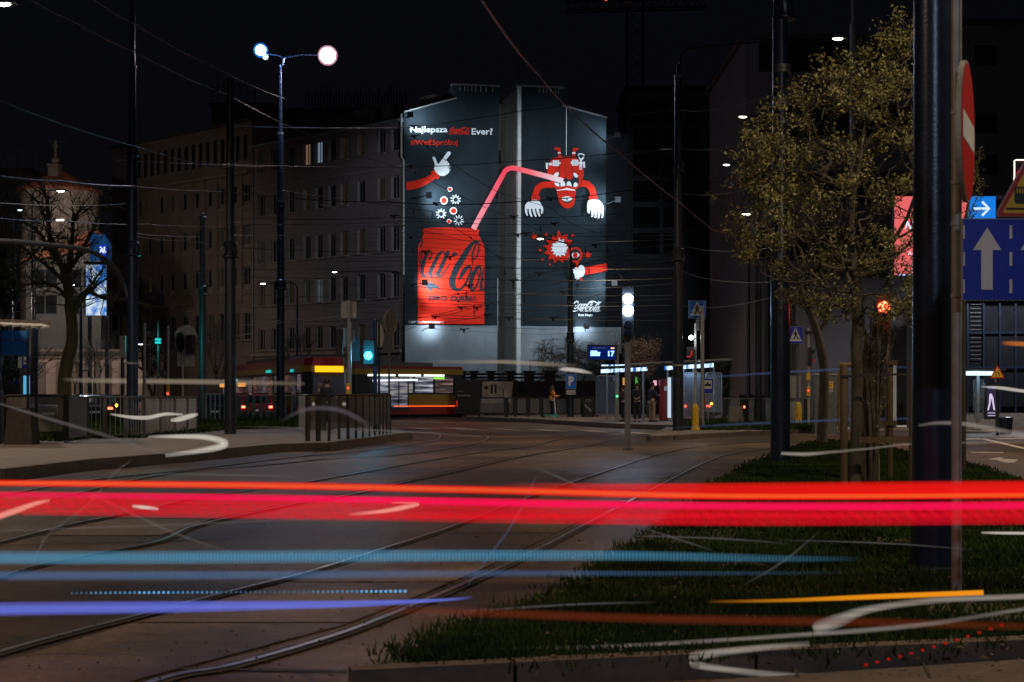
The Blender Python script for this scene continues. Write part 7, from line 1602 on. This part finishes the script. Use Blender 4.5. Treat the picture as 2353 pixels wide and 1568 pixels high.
for k in range(1, len(nodesP)):
    ra = .0045*max(1, cnt[par[k]])**.42; rb_ = .0045*max(1, cnt[k])**.42; bb_.tube([nodesP[par[k]], nodesP[k]], [min(ra,rb_*1.3), rb_], 6 if rb_ > .02 else 4, False)
    if cnt[k] <= 4:
        for _ in range(3):
            d = Vector((r.gauss(0,1), r.gauss(0,1), abs(r.gauss(0,1))+.3)).normalized(); e = nodesP[k]+d*r.uniform(.12,.34); m_ = nodesP[k].lerp(e, .5)+Vector((r.gauss(0,.015),)*3); bb_.tube([nodesP[k], m_, e], [.005,.0035,.0025], 3, False); LL += [(m_, d), (e, d), (e, d)]
part('branches', bb_, M['bark'], mt, kind='stuff')
lf = MB(); leafcloud(lf, [q_ for q_ in LL if mnoise.noise(q_[0]*2.1) > -.2], r, 19000, .027, .045); part('foliage', lf, M['leaf'], mt, kind='stuff')
# leaning tree trunk behind
l3 = thing('street_tree', 'dark tree with a leaning bare trunk left of the timber frame', 'tree', (X(1889,38), 38, ZG))
a = MB(); P = catmull([(1888,1022),(1891,950),(1894,860),(1888,810),(1876,760),(1862,720),(1846,690),(1838,650)], 4); a.tube([at(x, y, 38) for x, y in P], [.15-.07*i/len(P) for i in range(len(P))], 12); part('trunk', a, M['bark'], l3, True)
a = MB(); a.tube([at(x, y, 38) for x, y in ((1880,765),(1895,742),(1900,715),(1915,690))], [.06,.05,.04,.03], 8); part('limb', a, M['bark'], l3)
tb = MB(); L3 = []
for (x, y) in ((1838,650),(1846,690),(1915,690)):
    s = branch_tree(l3, at(x, y, 38), (r.gauss(0,.3),0,1), 1.3, .05, 5, r, M['bark'], .6, .15, L3, 3, (2,3), .75, .006); o = len(tb.v); tb.v += s.v; tb.f += [tuple(q+o for q in f) for f in s.f]
part('branches', tb, M['bark'], l3, kind='stuff'); lf = MB(); leafcloud(lf, L3, r, 2500, .04, .12); part('foliage', lf, M['leaf'], l3, kind='stuff')
# many stemmed shrub in the frame
M['mwhite2'] = mat('lime_wash', (.3,.28,.25), .9, var=.4, scale=9)
r = random.Random(77); sh_ = thing('shrub', 'many stemmed budding shrub growing inside the timber frame', 'shrub', (X(2012,21.5), 21.5, ZG)); a = MB(); lv = MB(); LP = []
for i in range(26):
    x0 = 2000+r.uniform(-12,16); x1 = x0+r.uniform(-40,60)*.9; P = catmull([(x0,1130),(x0+(x1-x0)*.15,1000),(x0+(x1-x0)*.5,880),(x1,740+r.uniform(-30,60))], 5); Yb = 21.5+r.uniform(-.25,.25)
    Q = [at(x, y, Yb) for x, y in P]; a.tube(Q, [.03-.022*k/len(Q) for k in range(len(Q))], 6); LP += [(q, None) for q in Q[4:]]
    for q in Q[5::2]: e = q+Vector((r.gauss(0,.1), r.gauss(0,.1), r.uniform(.08,.25))); a.tube([q, e], [.006,.003], 4); LP.append((e, None))
part('stems', a, M['bark'], sh_); leafcloud(lv, LP, r, 1300, .016, .03); part('buds', lv, M['leaf'], sh_, kind='stuff')
a = MB(); a.tube([at(2008,1130,21.6), at(2006,1000,21.6), at(2004,880,21.6), at(2000,800,21.6)], [.055,.05,.045,.04], 10); part('trunk', a, M['bark'], sh_, True)
a = MB(); a.tube([at(2009,1135,21.4), at(2011,1060,21.4), at(2008,1015,21.4)], [.075,.065,.06], 10); part('whitewashed_base', a, M['mwhite2'], sh_, True)
# tree branch peeping out right of the sign disc
r = random.Random(8); t = thing('leafy_branch_tree', 'pale budding tree top peeping out right of the no entry sign', 'tree', (X(2235,24), 24, ZG)); a = MB(); LP = []
for (pts) in ([(2215,1100),(2215,700),(2218,520),(2232,440),(2246,380),(2254,345)],[(2222,510),(2238,470),(2252,440),(2250,405)],[(2218,520),(2232,500),(2244,488)]):
    P = catmull(pts, 5); Q = [at(x, y, 24) for x, y in P]; a.tube(Q, [.04-.034*k/len(Q) for k in range(len(Q))] if len(pts) > 4 else [.01-.006*k/len(Q) for k in range(len(Q))], 5); LP += [(q, None) for q in Q if q.z > Z(520,24)]
part('trunk', a, M['bark'], t); lv = MB(); leafcloud(lv, LP, r, 420, .022, .05); part('foliage', lv, M['leaf'], t, kind='stuff')
# timber frame round the tree
tf = thing('timber_frame', 'weathered square timber stakes and rails protecting the street tree', 'tree guard', (X(2015,20.5), 20.5, ZG))
def post_(px, Y, ytop, w): a = MB(); x = X(px,Y); a.lathe(x, Y, [(ZG, w), (Z(ytop,Y)-.03, w), (Z(ytop,Y), w*.7)], 10); part('stake', a, M['wood'], tf, True)
post_(1939, 20, 838, .055); post_(2096, 20.1, 830, .05); post_(2045, 22.2, 836, .05); post_(1985, 22.4, 840, .05)
def rail_(x0, x1, y, Y, h=.075, m='wood', d=.05): a = MB(); a.box(((X(x0,Y)+X(x1,Y))/2, Y-.06, Z(y,Y)), (X(x1,Y)-X(x0,Y), d, h)); part('rail', a, M[m], tf)
rail_(1970, 2102, 1011, 20.1, .085); rail_(1975, 2058, 972, 22.2, .075); rail_(1978, 2060, 834, 22.2, .075)
rail_(1930, 1992, 865, 20, .03, 'black', .02); rail_(1972, 2102, 861, 20.15, .03, 'black', .02)

# ---------------------------------------------------------------- overhead wires
def wire(pts, rad=.012, lab=None, fit=(), m='wire', grp='overhead tram wires', hang=None):
    """pts: (V x, V y, depth)"""
    rad *= .8; P = [at(*p) for p in pts]; t = thing('overhead_wire', lab or 'thin dark overhead tram wire crossing the painted gable', 'wire', P[0], grp)
    Q = []
    for p, q in zip(P, P[1:]):
        n = 6; sag = (q-p).length*.006
        for i in range(n): f_ = i/n; Q.append(p.lerp(q, f_)-Vector((0,0,sag*4*f_*(1-f_))))
    Q.append(P[-1]); a = MB(); a.tube(Q, rad, 5, False); part('cable', a, M[m], t)
    for (fx_, k) in fit:
        i = min(range(len(Q)), key=lambda j: abs(Q[j].x-X(fx_, Q[j].y))); i0 = max(0, min(i, len(Q)-2)); p, q = Q[i0], Q[i0+1]
        # find the point on the segment with the wanted column
        best = min((abs((p.lerp(q, s/20)).x-X(fx_, (p.lerp(q, s/20)).y)), s) for s in range(-20, 41))[1]; c = p.lerp(q, best/20); s_ = c.y/F
        b = MB()
        if k == 'arm':
            b.prism([(c.x-8*s_, c.y-.02, c.z+1.5*s_),(c.x+12*s_, c.y-.02, c.z+4*s_),(c.x+12*s_, c.y-.02, c.z+6*s_),(c.x-8*s_, c.y-.02, c.z+5*s_)], (0,.05,0)); b.lathe(c.x, c.y, [(c.z-4*s_,1.2*s_),(c.z-2*s_,2.6*s_),(c.z,1.4*s_),(c.z+2*s_,3*s_),(c.z+3*s_,1*s_)], 8); b.sphere((c.x-8*s_,c.y,c.z+5*s_), 2*s_, 8); part('bracket_fitting', b, M['black'], t)
        elif k == 'ball': b.sphere(c, 2.6*s_, 8); part('clamp', b, M['black'], t)
        elif k == 'loop':
            b.tube([c, c-Vector((0,0,22*s_))], .6*s_, 4); b.tube([c-Vector((0,0,10*s_))+Vector((math.cos(R(q_))*2*s_,0,math.sin(R(q_))*5*s_)) for q_ in range(0,361,30)], .5*s_, 4, False); part('dropper', b, M['black'], t)
    return t
WL = 'overhead wire '
wire([(-60,222,24),(0,232,25),(317,338,34),(528,389,44.5)], .016, 'overhead wire from the left edge down to the black mast')
wire([(61,-5,24),(172,51,28),(314,122,34),(525,219,45),(706,308,55),(900,381,66),(952,396,68),(1102,471,74),(1189,507,77),(1309,560,79)], .016, 'long overhead wire falling from the upper left to the lamp post by the mural', [(172,'loop'),(952,'arm')])
wire([(208,-5,26),(314,58,30),(500,158,38),(654,227,48),(809,282.6,56),(953.5,316,64),(1033,374,66),(1142,441,70),(1265,477.5,73),(1320,519,75),(1384.7,538,77),(1423,582,78),(1560,690,80)], .016, 'second long overhead wire falling across the slogan and the pointing hand', [(500,'loop'),(726,'loop'),(868,'loop'),(953.5,'arm'),(982,'ball'),(1033,'loop'),(1142,'loop')])
copper = mat('copper_wire', (.30,.13,.08), .4, .6, var=.2, scale=9)
M['copper'] = copper
wire([(1104,-4,16),(1240,174,26),(1293,236,31),(1423,352,40),(1567,470,46),(1640,530,49),(1760,552,54)], .02, 'reddish cable falling from the top centre past the right roof corner', m='copper')
wire([(540,290,70),(900,294,68),(951,293,68),(1064,276,72),(1191,256,76),(1291,243,80)], .022, 'wire rising from the slogan to the right roof corner', [(951,'arm')])
wire([(528,378,60),(945,384,66),(1189,370,72),(1423,351,80),(1560,340,84)], .022, 'wire rising gently across the pointing hand', [(945,'arm')])
wire([(0,405,30),(139,416,34),(301,428,40),(508,441,46),(900,465,62),(1025,471,66),(1196,463,70),(1265,458.7,72),(1423,440,78),(1700,410,88)], .03, 'thicker wire sweeping from the left edge across the whole gable', [(1003,'arm'),(1265,'arm')])
wire([(528,500,50),(900,500,64),(1189,501,72),(1423,491,80)], .02, 'level wire below the painted bubbles', [(905,'arm'),(1180,'arm')])
wire([(646,438,62),(900,472,66),(993.5,486.4,67),(1042,522.7,68),(1082,547,69),(1160,600,71)], .02, 'wire kinking down past the painted can top', [(950,'loop'),(993,'loop'),(1082,'ball')])
wire([(0,467,36),(285,469,47)], .014, 'pale level wire ending at the tallest left mast', m='galv')
wire([(0,502,38),(146,508,44),(333,515,52),(508,520,60)], .013, 'pale wire below the turret roof'); wire([(259,367.6,50),(508,378,56),(650,382,64)], .014, 'dark wire in front of the attic windows')
wire([(312,536,47),(372,541,52),(457,544,58)], .016, 'bright strut wire from the tallest left mast', m='galv'); wire([(312,543,47),(423,553,56),(560,565,64)], .013, 'lower strut wire from the tallest left mast')
r = random.Random(99)
PLAB = ['thin wire crossing the top of the painted can', 'thin wire crossing the can just below its rim and the bang star tips', 'thin wire through the can shoulder and the top of the painted bang star', 'thin wire through the dark loop of the can lettering and the white star', 'thin wire through the white star and the can lettering tops', 'thin wire at the level of the flying painted eye', 'thin wire through the middle of the can lettering below the eye', 'thin wire just under the painted bang star', 'thin wire level with the handle of the painted eye', 'thin wire level with the painted fist', 'thin wire level with the lower side of the painted fist', 'thin wire above the dark swash on the can', 'thin wire through the dark swash on the can', 'thin wire just above the dark capitals on the can', 'thin wire cutting through the dark capitals on the can', 'thin wire level with the top of the white script lettering', 'thin wire through the middle of the white script lettering', 'thin wire level with the small words under the white script', 'thin wire over the lower part of the red can', 'thin wire just above the bottom of the red can', 'thin wire along the lower edge of the painted walls', 'thin wire over the top of the bare grey wall']
for i in range(22):
    y = 512+i*11.5+r.uniform(-3,3); s0 = r.uniform(-.03,.05); Yw = r.uniform(62,84); k = 'arm' if r.random() < .75 else 'ball'
    fx_ = r.uniform(940, 1380)
    wire([(r.choice((530,560,650)), y-300*s0, Yw-12),(930, y-3, Yw-2),(1250, y+8+200*s0, Yw+1),(1560, y+2-100*s0, Yw+4)], r.choice((.010,.013,.016)), PLAB[i], [(fx_, k)]+([(r.uniform(940,1380),'loop')] if r.random() < .5 else []), grp='parallel wires in front of the mural')
for i, (y0, y1, y2) in enumerate(((740,705,640),(732,700,655),(748,730,690),(690,668,610))):
    wire([(880,y0+30,66),(960,y0,67),(1100,y1,70),(1240,y2+20,76),(1400,y2-20,84),(1560,y2-60,90)], .016, ('catenary wire curving up in front of the painted can, %s' % ('topmost of four','second of four','third of four','lowest of four')[(3,2,1,0)[i] if False else i]) if False else ['catenary wire curving up through the lower edge of the painted can','catenary wire curving up just above the lower edge of the painted can','lowest catenary wire skimming the top of the bare grey wall','catenary wire crossing the words under the big script'][i], [(1000+i*60,'arm'),(1090+i*30,'loop'),(1205,'loop')])
wire([(735,470,60),(840,497,62),(935,520,64)], .02, 'bright gleaming wire between the lamp post and the gable', m='galv'); wire([(740,465,60),(845,493,62),(960,526,66),(1100,560,72)], .014, 'gleaming wire just above its twin left of the gable', m='galv')
wire([(530,775,46),(640,742,60),(800,722,70),(928,690,80)], .013, 'pale wire rising right from the black mast to the gable', m='galv'); wire([(560,748,60),(650,735,66),(790,725,72)], .013, 'pale level wire behind the blue lit lamp post', m='galv')
wire([(1344,283,60),(1423,352,66),(1470,395,70),(1540,450,74)], .018, 'bluish wire beside the right roof edge', m='galv')
wire([(1379,575,62),(1400,602,66),(1430,640,70)], .02, 'short gleaming wire above the white script lettering', m='galv')
for i, (y0, y1) in enumerate(((252,205),(340,300),(442,410),(700,672),(560,560),(620,640))):
    wire([(1300,y0+20,70),(1560,y0,60),(1790,y1+8,28.2)], .012, ['wire leading to the top of the double collared mast','wire leading to the upper part of the double collared mast','wire leading to the middle of the double collared mast','wire passing low behind the centre right signs','level wire behind the right lamp post','wire falling right behind the right lamp post'][i])
wire([(1700,548,55),(1760,560,50),(1795,566,28)], .01, 'gleaming wire entering the leafy tree', m='galv')
# ---------------------------------------------------------------- traces of passing vehicle lights, hanging where the lamps went by
def streak_mat(name, col, s, alpha=1.0, wave=None, core=None, lines=None):
    m = bpy.data.materials.new(name); m.use_nodes = True; nt = m.node_tree; nt.nodes.clear()
    at_ = nt.nodes.new('ShaderNodeAttribute'); at_.attribute_name = 'fade'; e = nt.nodes.new('ShaderNodeEmission'); e.inputs[0].default_value = (*col, 1); e.inputs[1].default_value = s
    tr = nt.nodes.new('ShaderNodeBsdfTransparent'); mx = nt.nodes.new('ShaderNodeMixShader'); mu = nt.nodes.new('ShaderNodeMath'); mu.operation = 'MULTIPLY'; mu.inputs[1].default_value = alpha; nt.links.new(at_.outputs['Fac'], mu.inputs[0]); last = mu.outputs[0]
    if wave:
        tc = nt.nodes.new('ShaderNodeTexCoord'); wv = nt.nodes.new('ShaderNodeTexWave'); wv.bands_direction = 'DIAGONAL' if wave[2] else 'X'; wv.inputs['Scale'].default_value = wave[0]; wv.inputs['Distortion'].default_value = wave[3] if len(wave) > 3 else 0; nt.links.new(tc.outputs['Object'], wv.inputs[0])
        mr = nt.nodes.new('ShaderNodeMapRange'); mr.inputs[3].default_value = wave[1]; mr.inputs[4].default_value = 1; nt.links.new(wv.outputs['Fac'], mr.inputs[0]); m2 = nt.nodes.new('ShaderNodeMath'); m2.operation = 'MULTIPLY'; nt.links.new(last, m2.inputs[0]); nt.links.new(mr.outputs[0], m2.inputs[1]); last = m2.outputs[0]
    if lines:
        tc = nt.nodes.new('ShaderNodeTexCoord'); mp = nt.nodes.new('ShaderNodeMapping'); mp.inputs['Scale'].default_value = (.15, 0, lines[0]); no = nt.nodes.new('ShaderNodeTexNoise'); no.inputs['Scale'].default_value = 1; no.inputs['Detail'].default_value = 3
        nt.links.new(tc.outputs['Object'], mp.inputs[0]); nt.links.new(mp.outputs[0], no.inputs[0]); mr = nt.nodes.new('ShaderNodeMapRange'); mr.inputs[1].default_value = .35; mr.inputs[2].default_value = .62; mr.inputs[3].default_value = lines[1]; mr.inputs[4].default_value = 1; nt.links.new(no.outputs['Fac'], mr.inputs[0])
        m2 = nt.nodes.new('ShaderNodeMath'); m2.operation = 'MULTIPLY'; nt.links.new(last, m2.inputs[0]); nt.links.new(mr.outputs[0], m2.inputs[1]); last = m2.outputs[0]
    if core:
        cr_2 = nt.nodes.new('ShaderNodeValToRGB'); cr_2.color_ramp.elements[0].color = (*col, 1); cr_2.color_ramp.elements[0].position = .5; cr_2.color_ramp.elements[1].color = (*core, 1); cr_2.color_ramp.elements[1].position = 1.0; nt.links.new(at_.outputs['Fac'], cr_2.inputs[0]); nt.links.new(cr_2.outputs[0], e.inputs[0])
    nt.links.new(last, mx.inputs[0]); nt.links.new(tr.outputs[0], mx.inputs[1]); nt.links.new(e.outputs[0], mx.inputs[2]); o = nt.nodes.new('ShaderNodeOutputMaterial'); nt.links.new(mx.outputs[0], o.inputs[0]); m.cycles.emission_sampling = 'NONE'; return m
def streak(lab, pts, Y, m, depth=.3, sharp=1.5, n=5, group='light trails of passing vehicles', ends=(1, 1), grain=0.0, seed=1):
    """pts: (V x, V y, half height in V px[, strength]); a flattened round tube of light"""
    r = random.Random(seed); pts = [tuple(p)+((1.0,) if len(p) == 3 else ()) for p in pts]; P = catmull(pts, n); N = 18; v = []; f = []; fade = []
    for i, (x, y, h, s) in enumerate(P):
        x0, y0 = P[max(i-1, 0)][:2]; x1, y1 = P[min(i+1, len(P)-1)][:2]; dx, dy = x1-x0, y1-y0; l = math.hypot(dx, dy) or 1; nx, ny = -dy/l, dx/l
        for j in range(N):
            a_ = 2*math.pi*j/N; c, sn = math.cos(a_), math.sin(a_); v.append(tuple(at(x+nx*h*sn, y+ny*h*sn, Y+h/F*Y*depth*c)))
            e_ = 1.0
            if i == 0 and ends[0] == 0: e_ = 0
            if i == len(P)-1 and ends[1] == 0: e_ = 0
            fade.append(max(0, (1-abs(sn)**sharp))**1.4*max(0, s)*e_)
    for i in range(len(P)-1):
        for j in range(N): a0 = i*N+j; b0 = i*N+(j+1) % N; f.append((a0, b0, b0+N, a0+N))
    o0 = at(P[0][0], P[0][1], Y); me = bpy.data.meshes.new('light_trail'); me.from_pydata([tuple(Vector(q)-o0) for q in v], [], f); me.materials.append(m); at2 = me.attributes.new('fade', 'FLOAT', 'POINT'); at2.data.foreach_set('value', fade)
    o = bpy.data.objects.new('light_trail', me); COL.objects.link(o); o.location = o0; o['label'] = lab; o['category'] = 'light trail'; o['group'] = group; return o
G = 8.2
red1 = streak_mat('red_trail', (1,.004,.006), 1.0, .8, core=(1,.10,.02), lines=(50,.6)); red2 = streak_mat('crimson_trail', (.95,.004,.02), .95, .62, (8,.55,True,2.5), None, (55,.45)); redw = streak_mat('wide_red_trail', (1,.01,.008), .9, .65)
streak('bright orange red upper line of the wide red tail light trail', [(-200,1107,9),(0,1110,9),(600,1116,10),(1177,1128,11),(1700,1140,11),(2353,1138,10),(2600,1136,10)], G, red1, sharp=2.2)
streak('soft red glow above the right half of the red trail', [(1150,1118,10,0),(1500,1122,13,.6),(1900,1124,18,.9),(2353,1124,22,1),(2600,1122,22,1)], G+.3, redw, sharp=3)
streak('broad crimson lower band of the red tail light trail, ribbed by flicker', [(-200,1152,29),(0,1156,29),(600,1164,31),(1177,1174,31),(1700,1182,30),(2353,1178,30),(2600,1176,30)], G+.1, red2, sharp=5)
streak('deep pink top edge of the crimson trail', [(-200,1135,9,.5),(300,1140,9,.6),(900,1150,10,1),(1400,1160,11,1),(2000,1164,11,1),(2600,1158,11,1)], G-.1, streak_mat('pink_trail', (1,.006,.09), 1.0, .6), sharp=2)
cy1 = streak_mat('cyan_trail', (.11,.42,.66), .7, .62, (16,.4,False), None, (60,.55)); bl1 = streak_mat('blue_trail', (.13,.30,.62), .6, .5, (16,.4,False), None, (60,.5))
streak('upper pale cyan trail fading out over the grass', [(-200,1282,18,1),(300,1282,18,1),(900,1278,17,.95),(1400,1277,14,.7),(1800,1284,10,.3),(1980,1284,6,0)], G, cy1, sharp=2.5)
streak('second blue trail below the cyan one', [(-200,1323,14,1),(500,1322,13,.9),(1100,1318,10,.6),(1600,1318,7,.3),(1950,1316,5,0)], G-.1, bl1, sharp=2.2)
streak('violet blue lowest trail tapering to a white tip', [(-200,1402,18,1),(0,1400,18,1),(400,1395,16,1),(800,1388,10,.95),(1000,1380,5,.8),(1090,1373,4,0)], G-.3, streak_mat('violet_trail', (.16,.2,.85), .85, .75, None, None, (50,.5)), sharp=2)
dots = thing('light_trail', 'row of small round blue light dots from a flickering lamp', 'light trail', at(165,1363,G), 'light trails of passing vehicles')
dm = [emis('dot_light', (.12,.38,.7), s) for s in (.25,.5,.9)]
for i in range(70):
    x = 165+i*11.1; s = max(0, min(1, .3+.4*math.sin(i*.11-.3)+ (.4 if i > 45 else 0))); a = MB(); a.sphere(at(x, 1363-(i*.06), G), 3.4/F*G*(.7+.4*s), 8); part('light_dot', a, dm[int(s*2.99)], dots)
streak('amber indicator trail over the grass at the right', [(1620,1383,4,0),(1800,1380,5,.35),(2000,1372,7,.8),(2260,1362,7,1)], G-.5, streak_mat('amber_trail', (1,.33,.01), .9, .85), sharp=3, ends=(0,1))
streak('faint brown red trail low over the grass', [(800,1400,14,0),(1100,1408,14,.5),(1500,1422,14,.6),(2000,1430,14,.5),(2353,1440,12,.4)], G-.6, streak_mat('brown_trail', (.35,.05,.02), .5, .45), sharp=1.6)
wt_ = streak_mat('white_trail', (.70,.62,.54), .62, .42, None, None, (45,.45)); wt2 = streak_mat('bright_white_trail', (1,.92,.8), .78, .5, None, None, (40,.5)); wt3 = streak_mat('beige_trail', (.75,.62,.45), .42, .4)
streak('white curved trail sweeping in from the right edge to a pale blob', [(2600,1360,8,1),(2353,1371,8,.9),(2150,1380,9,.9),(2000,1400,11,1),(1930,1425,18,1),(1880,1442,18,1),(1866,1446,10,0)], 7.4, wt_, sharp=1.8)
streak('white hairpin trail on the lower right kerb', [(1860,1480,9,.3),(1760,1488,9,.8),(1650,1500,11,1),(1580,1512,12,1),(1572,1520,12,1),(1620,1532,10,1),(1750,1548,9,.9),(1900,1556,8,.6),(2000,1550,6,0)], 7.1, wt_, sharp=1.8)
streak('thin pale trail across the bottom grass', [(1160,1490,5,0),(1400,1486,6,.5),(1800,1462,7,.6),(2100,1438,8,.6),(2353,1400,6,.4)], 7.3, wt_, sharp=1.6)
streak('white hook shaped trail on the left kerb', [(340,1004,4,.2),(400,1003,6,.9),(470,1005,8,1),(515,1016,10,1),(508,1026,10,1),(460,1036,8,.8),(380,1047,6,.3)], 20, wt2, sharp=2)
streak('white wavy trail in front of the left railings', [(255,952,3,.4),(300,959,5,1),(340,960,6,1),(380,952,5,1),(420,953,3,.5)], 24, wt2, sharp=2.2)
streak('short thick white trail beside the wavy one', [(392,966,4,.5),(410,964,7,1),(440,956,7,1),(455,952,3,.4)], 24, wt2, sharp=2.4)
streak('pale arched trail in front of the panel fence', [(640,972,5,0),(690,945,7,.35),(740,938,8,.5),(790,946,8,.5),(830,966,8,.35),(850,978,5,0)], 24, streak_mat('mauve_trail', (.45,.36,.4), .4, .35), sharp=1.6)
streak('long straight beige headlight trail behind the left railings', [(140,872,5,0),(220,875,8,.7),(400,877,8,.9),(540,879,8,.7),(700,882,6,.2)], 49, wt3, sharp=1.6)
streak('beige headlight trail in front of the grey wall below the mural', [(960,832,5,0),(1080,832,6,.5),(1160,832,6,1),(1240,836,7,.8),(1330,841,5,0)], 70, wt3, sharp=1.8)
streak('bright cream headlight trail right of the mural lamp post', [(1285,849,3,.3),(1300,849,6,1),(1330,852,6,1),(1360,858,4,.2)], 70, wt2, sharp=2)
th = streak_mat('thin_trail', (.4,.34,.33), .4, .3)
streak('thin diagonal trail crossing the left fence', [(0,928,4,.7),(120,965,6,.8),(240,1000,6,.6),(330,1030,5,.5),(400,1048,4,.3)], 22, th, sharp=1.6)
streak('thin mauve trail climbing through the red band at the left', [(75,1300,4,.5),(110,1230,4,.5),(200,1160,4,.6),(260,1090,4,.5),(300,1060,3,.3)], 9, th, sharp=1.4)
streak('thin crossing trail on the lower left slabs', [(170,1120,4,.4),(260,1160,4,.5),(400,1225,5,.6),(530,1270,4,.2)], 9, th, sharp=1.4)
streak('faint pale trail low across the left slabs', [(0,1220,4,.5),(300,1210,4,.5),(600,1198,4,.4),(800,1190,3,.1)], 9, th, sharp=1.4)
streak('pale pink arrow shaped trail inside the red band', [(800,1183,4,.1),(880,1175,6,.9),(930,1166,7,1),(962,1158,4,.5),(900,1155,3,.2)], 8, streak_mat('salmon_trail', (1,.32,.26), .9, .8), sharp=1.8)
streak('short white dash inside the red band at the left', [(304,1163,4,.6),(330,1166,6,1),(364,1170,4,.6)], 8, wt2, sharp=2)
streak('salmon wedge trail at the left edge under the red band', [(-40,1200,9,1),(30,1176,9,.9),(80,1158,7,.8),(115,1150,4,.3)], 8, bpy.data.materials['salmon_trail'], sharp=1.8)
streak('pale ribbed trail beside the double collared mast', [(1795,1042,5,.8),(1850,1044,6,1),(1900,1040,5,.6),(1990,1032,4,.4),(2110,1020,4,.3),(2353,1015,4,.2)], 17, wt_, sharp=1.8)
streak('pale ribbed arch trail in front of the nearest mast', [(2110,978,4,.2),(2160,972,6,.5),(2220,975,7,.6),(2290,988,8,.6),(2353,1002,8,.4)], 10.5, wt_, sharp=1.8)
streak('thin cream trail before the far right shop front', [(2255,889,2,.4),(2300,892,5,1),(2353,899,5,1),(2420,905,5,1)], 40, wt2, sharp=2)
streak('orange ribbed trail at the right edge before the dark glazing', [(2300,788,6,0),(2330,790,7,.8),(2400,792,7,.8)], 40, streak_mat('orange_trail', (1,.28,.03), .6, .7, (40,.5,False)), sharp=2)
streak('short white trail over the bottom right grass', [(2255,1224,3,.4),(2300,1225,4,1),(2400,1226,4,1)], 8, wt2, sharp=2)
rd = thing('light_trail', 'row of small red light dots near the lower right corner', 'light trail', at(2100,1500,7.2), 'light trails of passing vehicles'); rdm = emis('red_dot_light', (.8,.02,.01), .35)
for i in range(13): a = MB(); a.sphere(at(1990+i*26, 1528-i*6.2-(i*i)*.12, 7.1), 4.5/F*7.1, 8, .7); part('light_dot', a, rdm, rd)
for i, (pts, s) in enumerate((([(1075,1345,3,.3),(1130,1270,4,.5),(1180,1200,4,.4),(1230,1100,3,.3)], 1),)):
    streak('faint blue white wisp beside the middle rail', pts, 9, streak_mat('wisp', (.2,.24,.5), .4, .45), sharp=1.4)

rw = random.Random(17); tf_ = streak_mat('faint_trail', (.34,.31,.3), .34, .32); tb_ = streak_mat('faint_blue_trail', (.14,.2,.42), .34, .35)
for i in range(12):
    y = rw.uniform(860, 1100) if i < 5 else rw.uniform(1215, 1540); x = rw.uniform(-100, 1900); l = rw.uniform(260, 700); s_ = rw.uniform(-.07,.05); h = rw.uniform(2,5)
    wlab = 'faint %s %s wisp %s, %s, sloping %s' % ('longer' if l > 450 else 'shorter', 'bluish' if i % 3 == 0 else 'greyish', 'left' if x+l/2 < 700 else ('right' if x+l/2 > 1500 else 'centre'), ('level with the fences' if y < 930 else 'just beyond the red band') if y < 1150 else ('just below the red band' if y < 1270 else ('by the blue trails' if y < 1420 else 'near the bottom edge')), 'up' if s_ < 0 else 'down')
    streak(wlab, [(x,y,h,0),(x+l*.3,y+l*.3*s_-4,h,.8),(x+l*.65,y+l*.65*s_-5,h,1),(x+l,y+l*s_,h,0)], 8.5 if y > 1200 else rw.uniform(18,40), tb_ if i % 3 == 0 else tf_, sharp=1.2, group='faint wisps of light over the junction')
for i, (pts) in enumerate((([(1450,1205,3,0),(1560,1240,4,.8),(1650,1270,3,0)]),([(1890,1215,3,0),(1800,1290,4,.8),(1700,1350,3,0)]),([(1200,1060,3,0),(1290,1100,4,.8),(1400,1150,3,0)]))):
    streak(('faint diagonal wisp falling right below the red band over the verge','faint diagonal wisp rising right over the grass verge','faint diagonal wisp just above the red band near the centre')[i], pts, 9, tf_, sharp=1.2, group='faint wisps of light over the junction')
# ---------------------------------------------------------------- unseen lamps put in to light the junction
lamp((-9, 4, 10.5), 1500, (1,.62,.36), .3, 150, (.15,.35,-1), .6, None, 'unseen_lamp_light')
lamp((9, 11, 11), 2700, (1,.80,.52), .3, 150, (-.1,.25,-1), .6, None, 'unseen_lamp_light')  # added above the verge to brighten the leafy tree
lamp((3, -9, 9), 1700, (.80,.86,1), .3, 130, (0,1,-.55), .6, None, 'unseen_lamp_light')  # added behind the camera to brighten the lane sign
lamp((-16, 30, 10.5), 2200, (1,.68,.45), .3, 150, (.1,.1,-1), .6, None, 'unseen_lamp_light')
lamp((17, 38, 11), 3300, (1,.78,.58), .3, 150, (0,.1,-1), .6, None, 'unseen_lamp_light')
lamp((2, 46, 11), 1100, (1,.66,.38), .3, 150, (0,.1,-1), .6, None, 'unseen_lamp_light')
lamp((6, 72, 10), 1100, (1,.78,.55), .3, 150, (0,.1,-1), .6, None, 'unseen_lamp_light')
lamp((-20, 84, 9), 250, (1,.75,.6), .3, 160, (-.1,.2,-1), .6, None, 'unseen_lamp_light')
lamp((-34, 94, 8), 1100, (1,.78,.64), .3, 110, (-.1,1,-.5), .6, None, 'unseen_lamp_light')  # added light aimed at the annex to brighten it
lamp((22, 60, 8), 2600, (.95,.9,.95), .3, 160, (0,.2,-1), .6, None, 'unseen_lamp_light')  # added to brighten the corner building wall
lamp((X(470,99), 99, 5.5), 420, (1,.74,.55), .3, 150, (-.2,1,-.4), .9, None, 'unseen_lamp_light')  # added inside the frame to warm the office ground floor
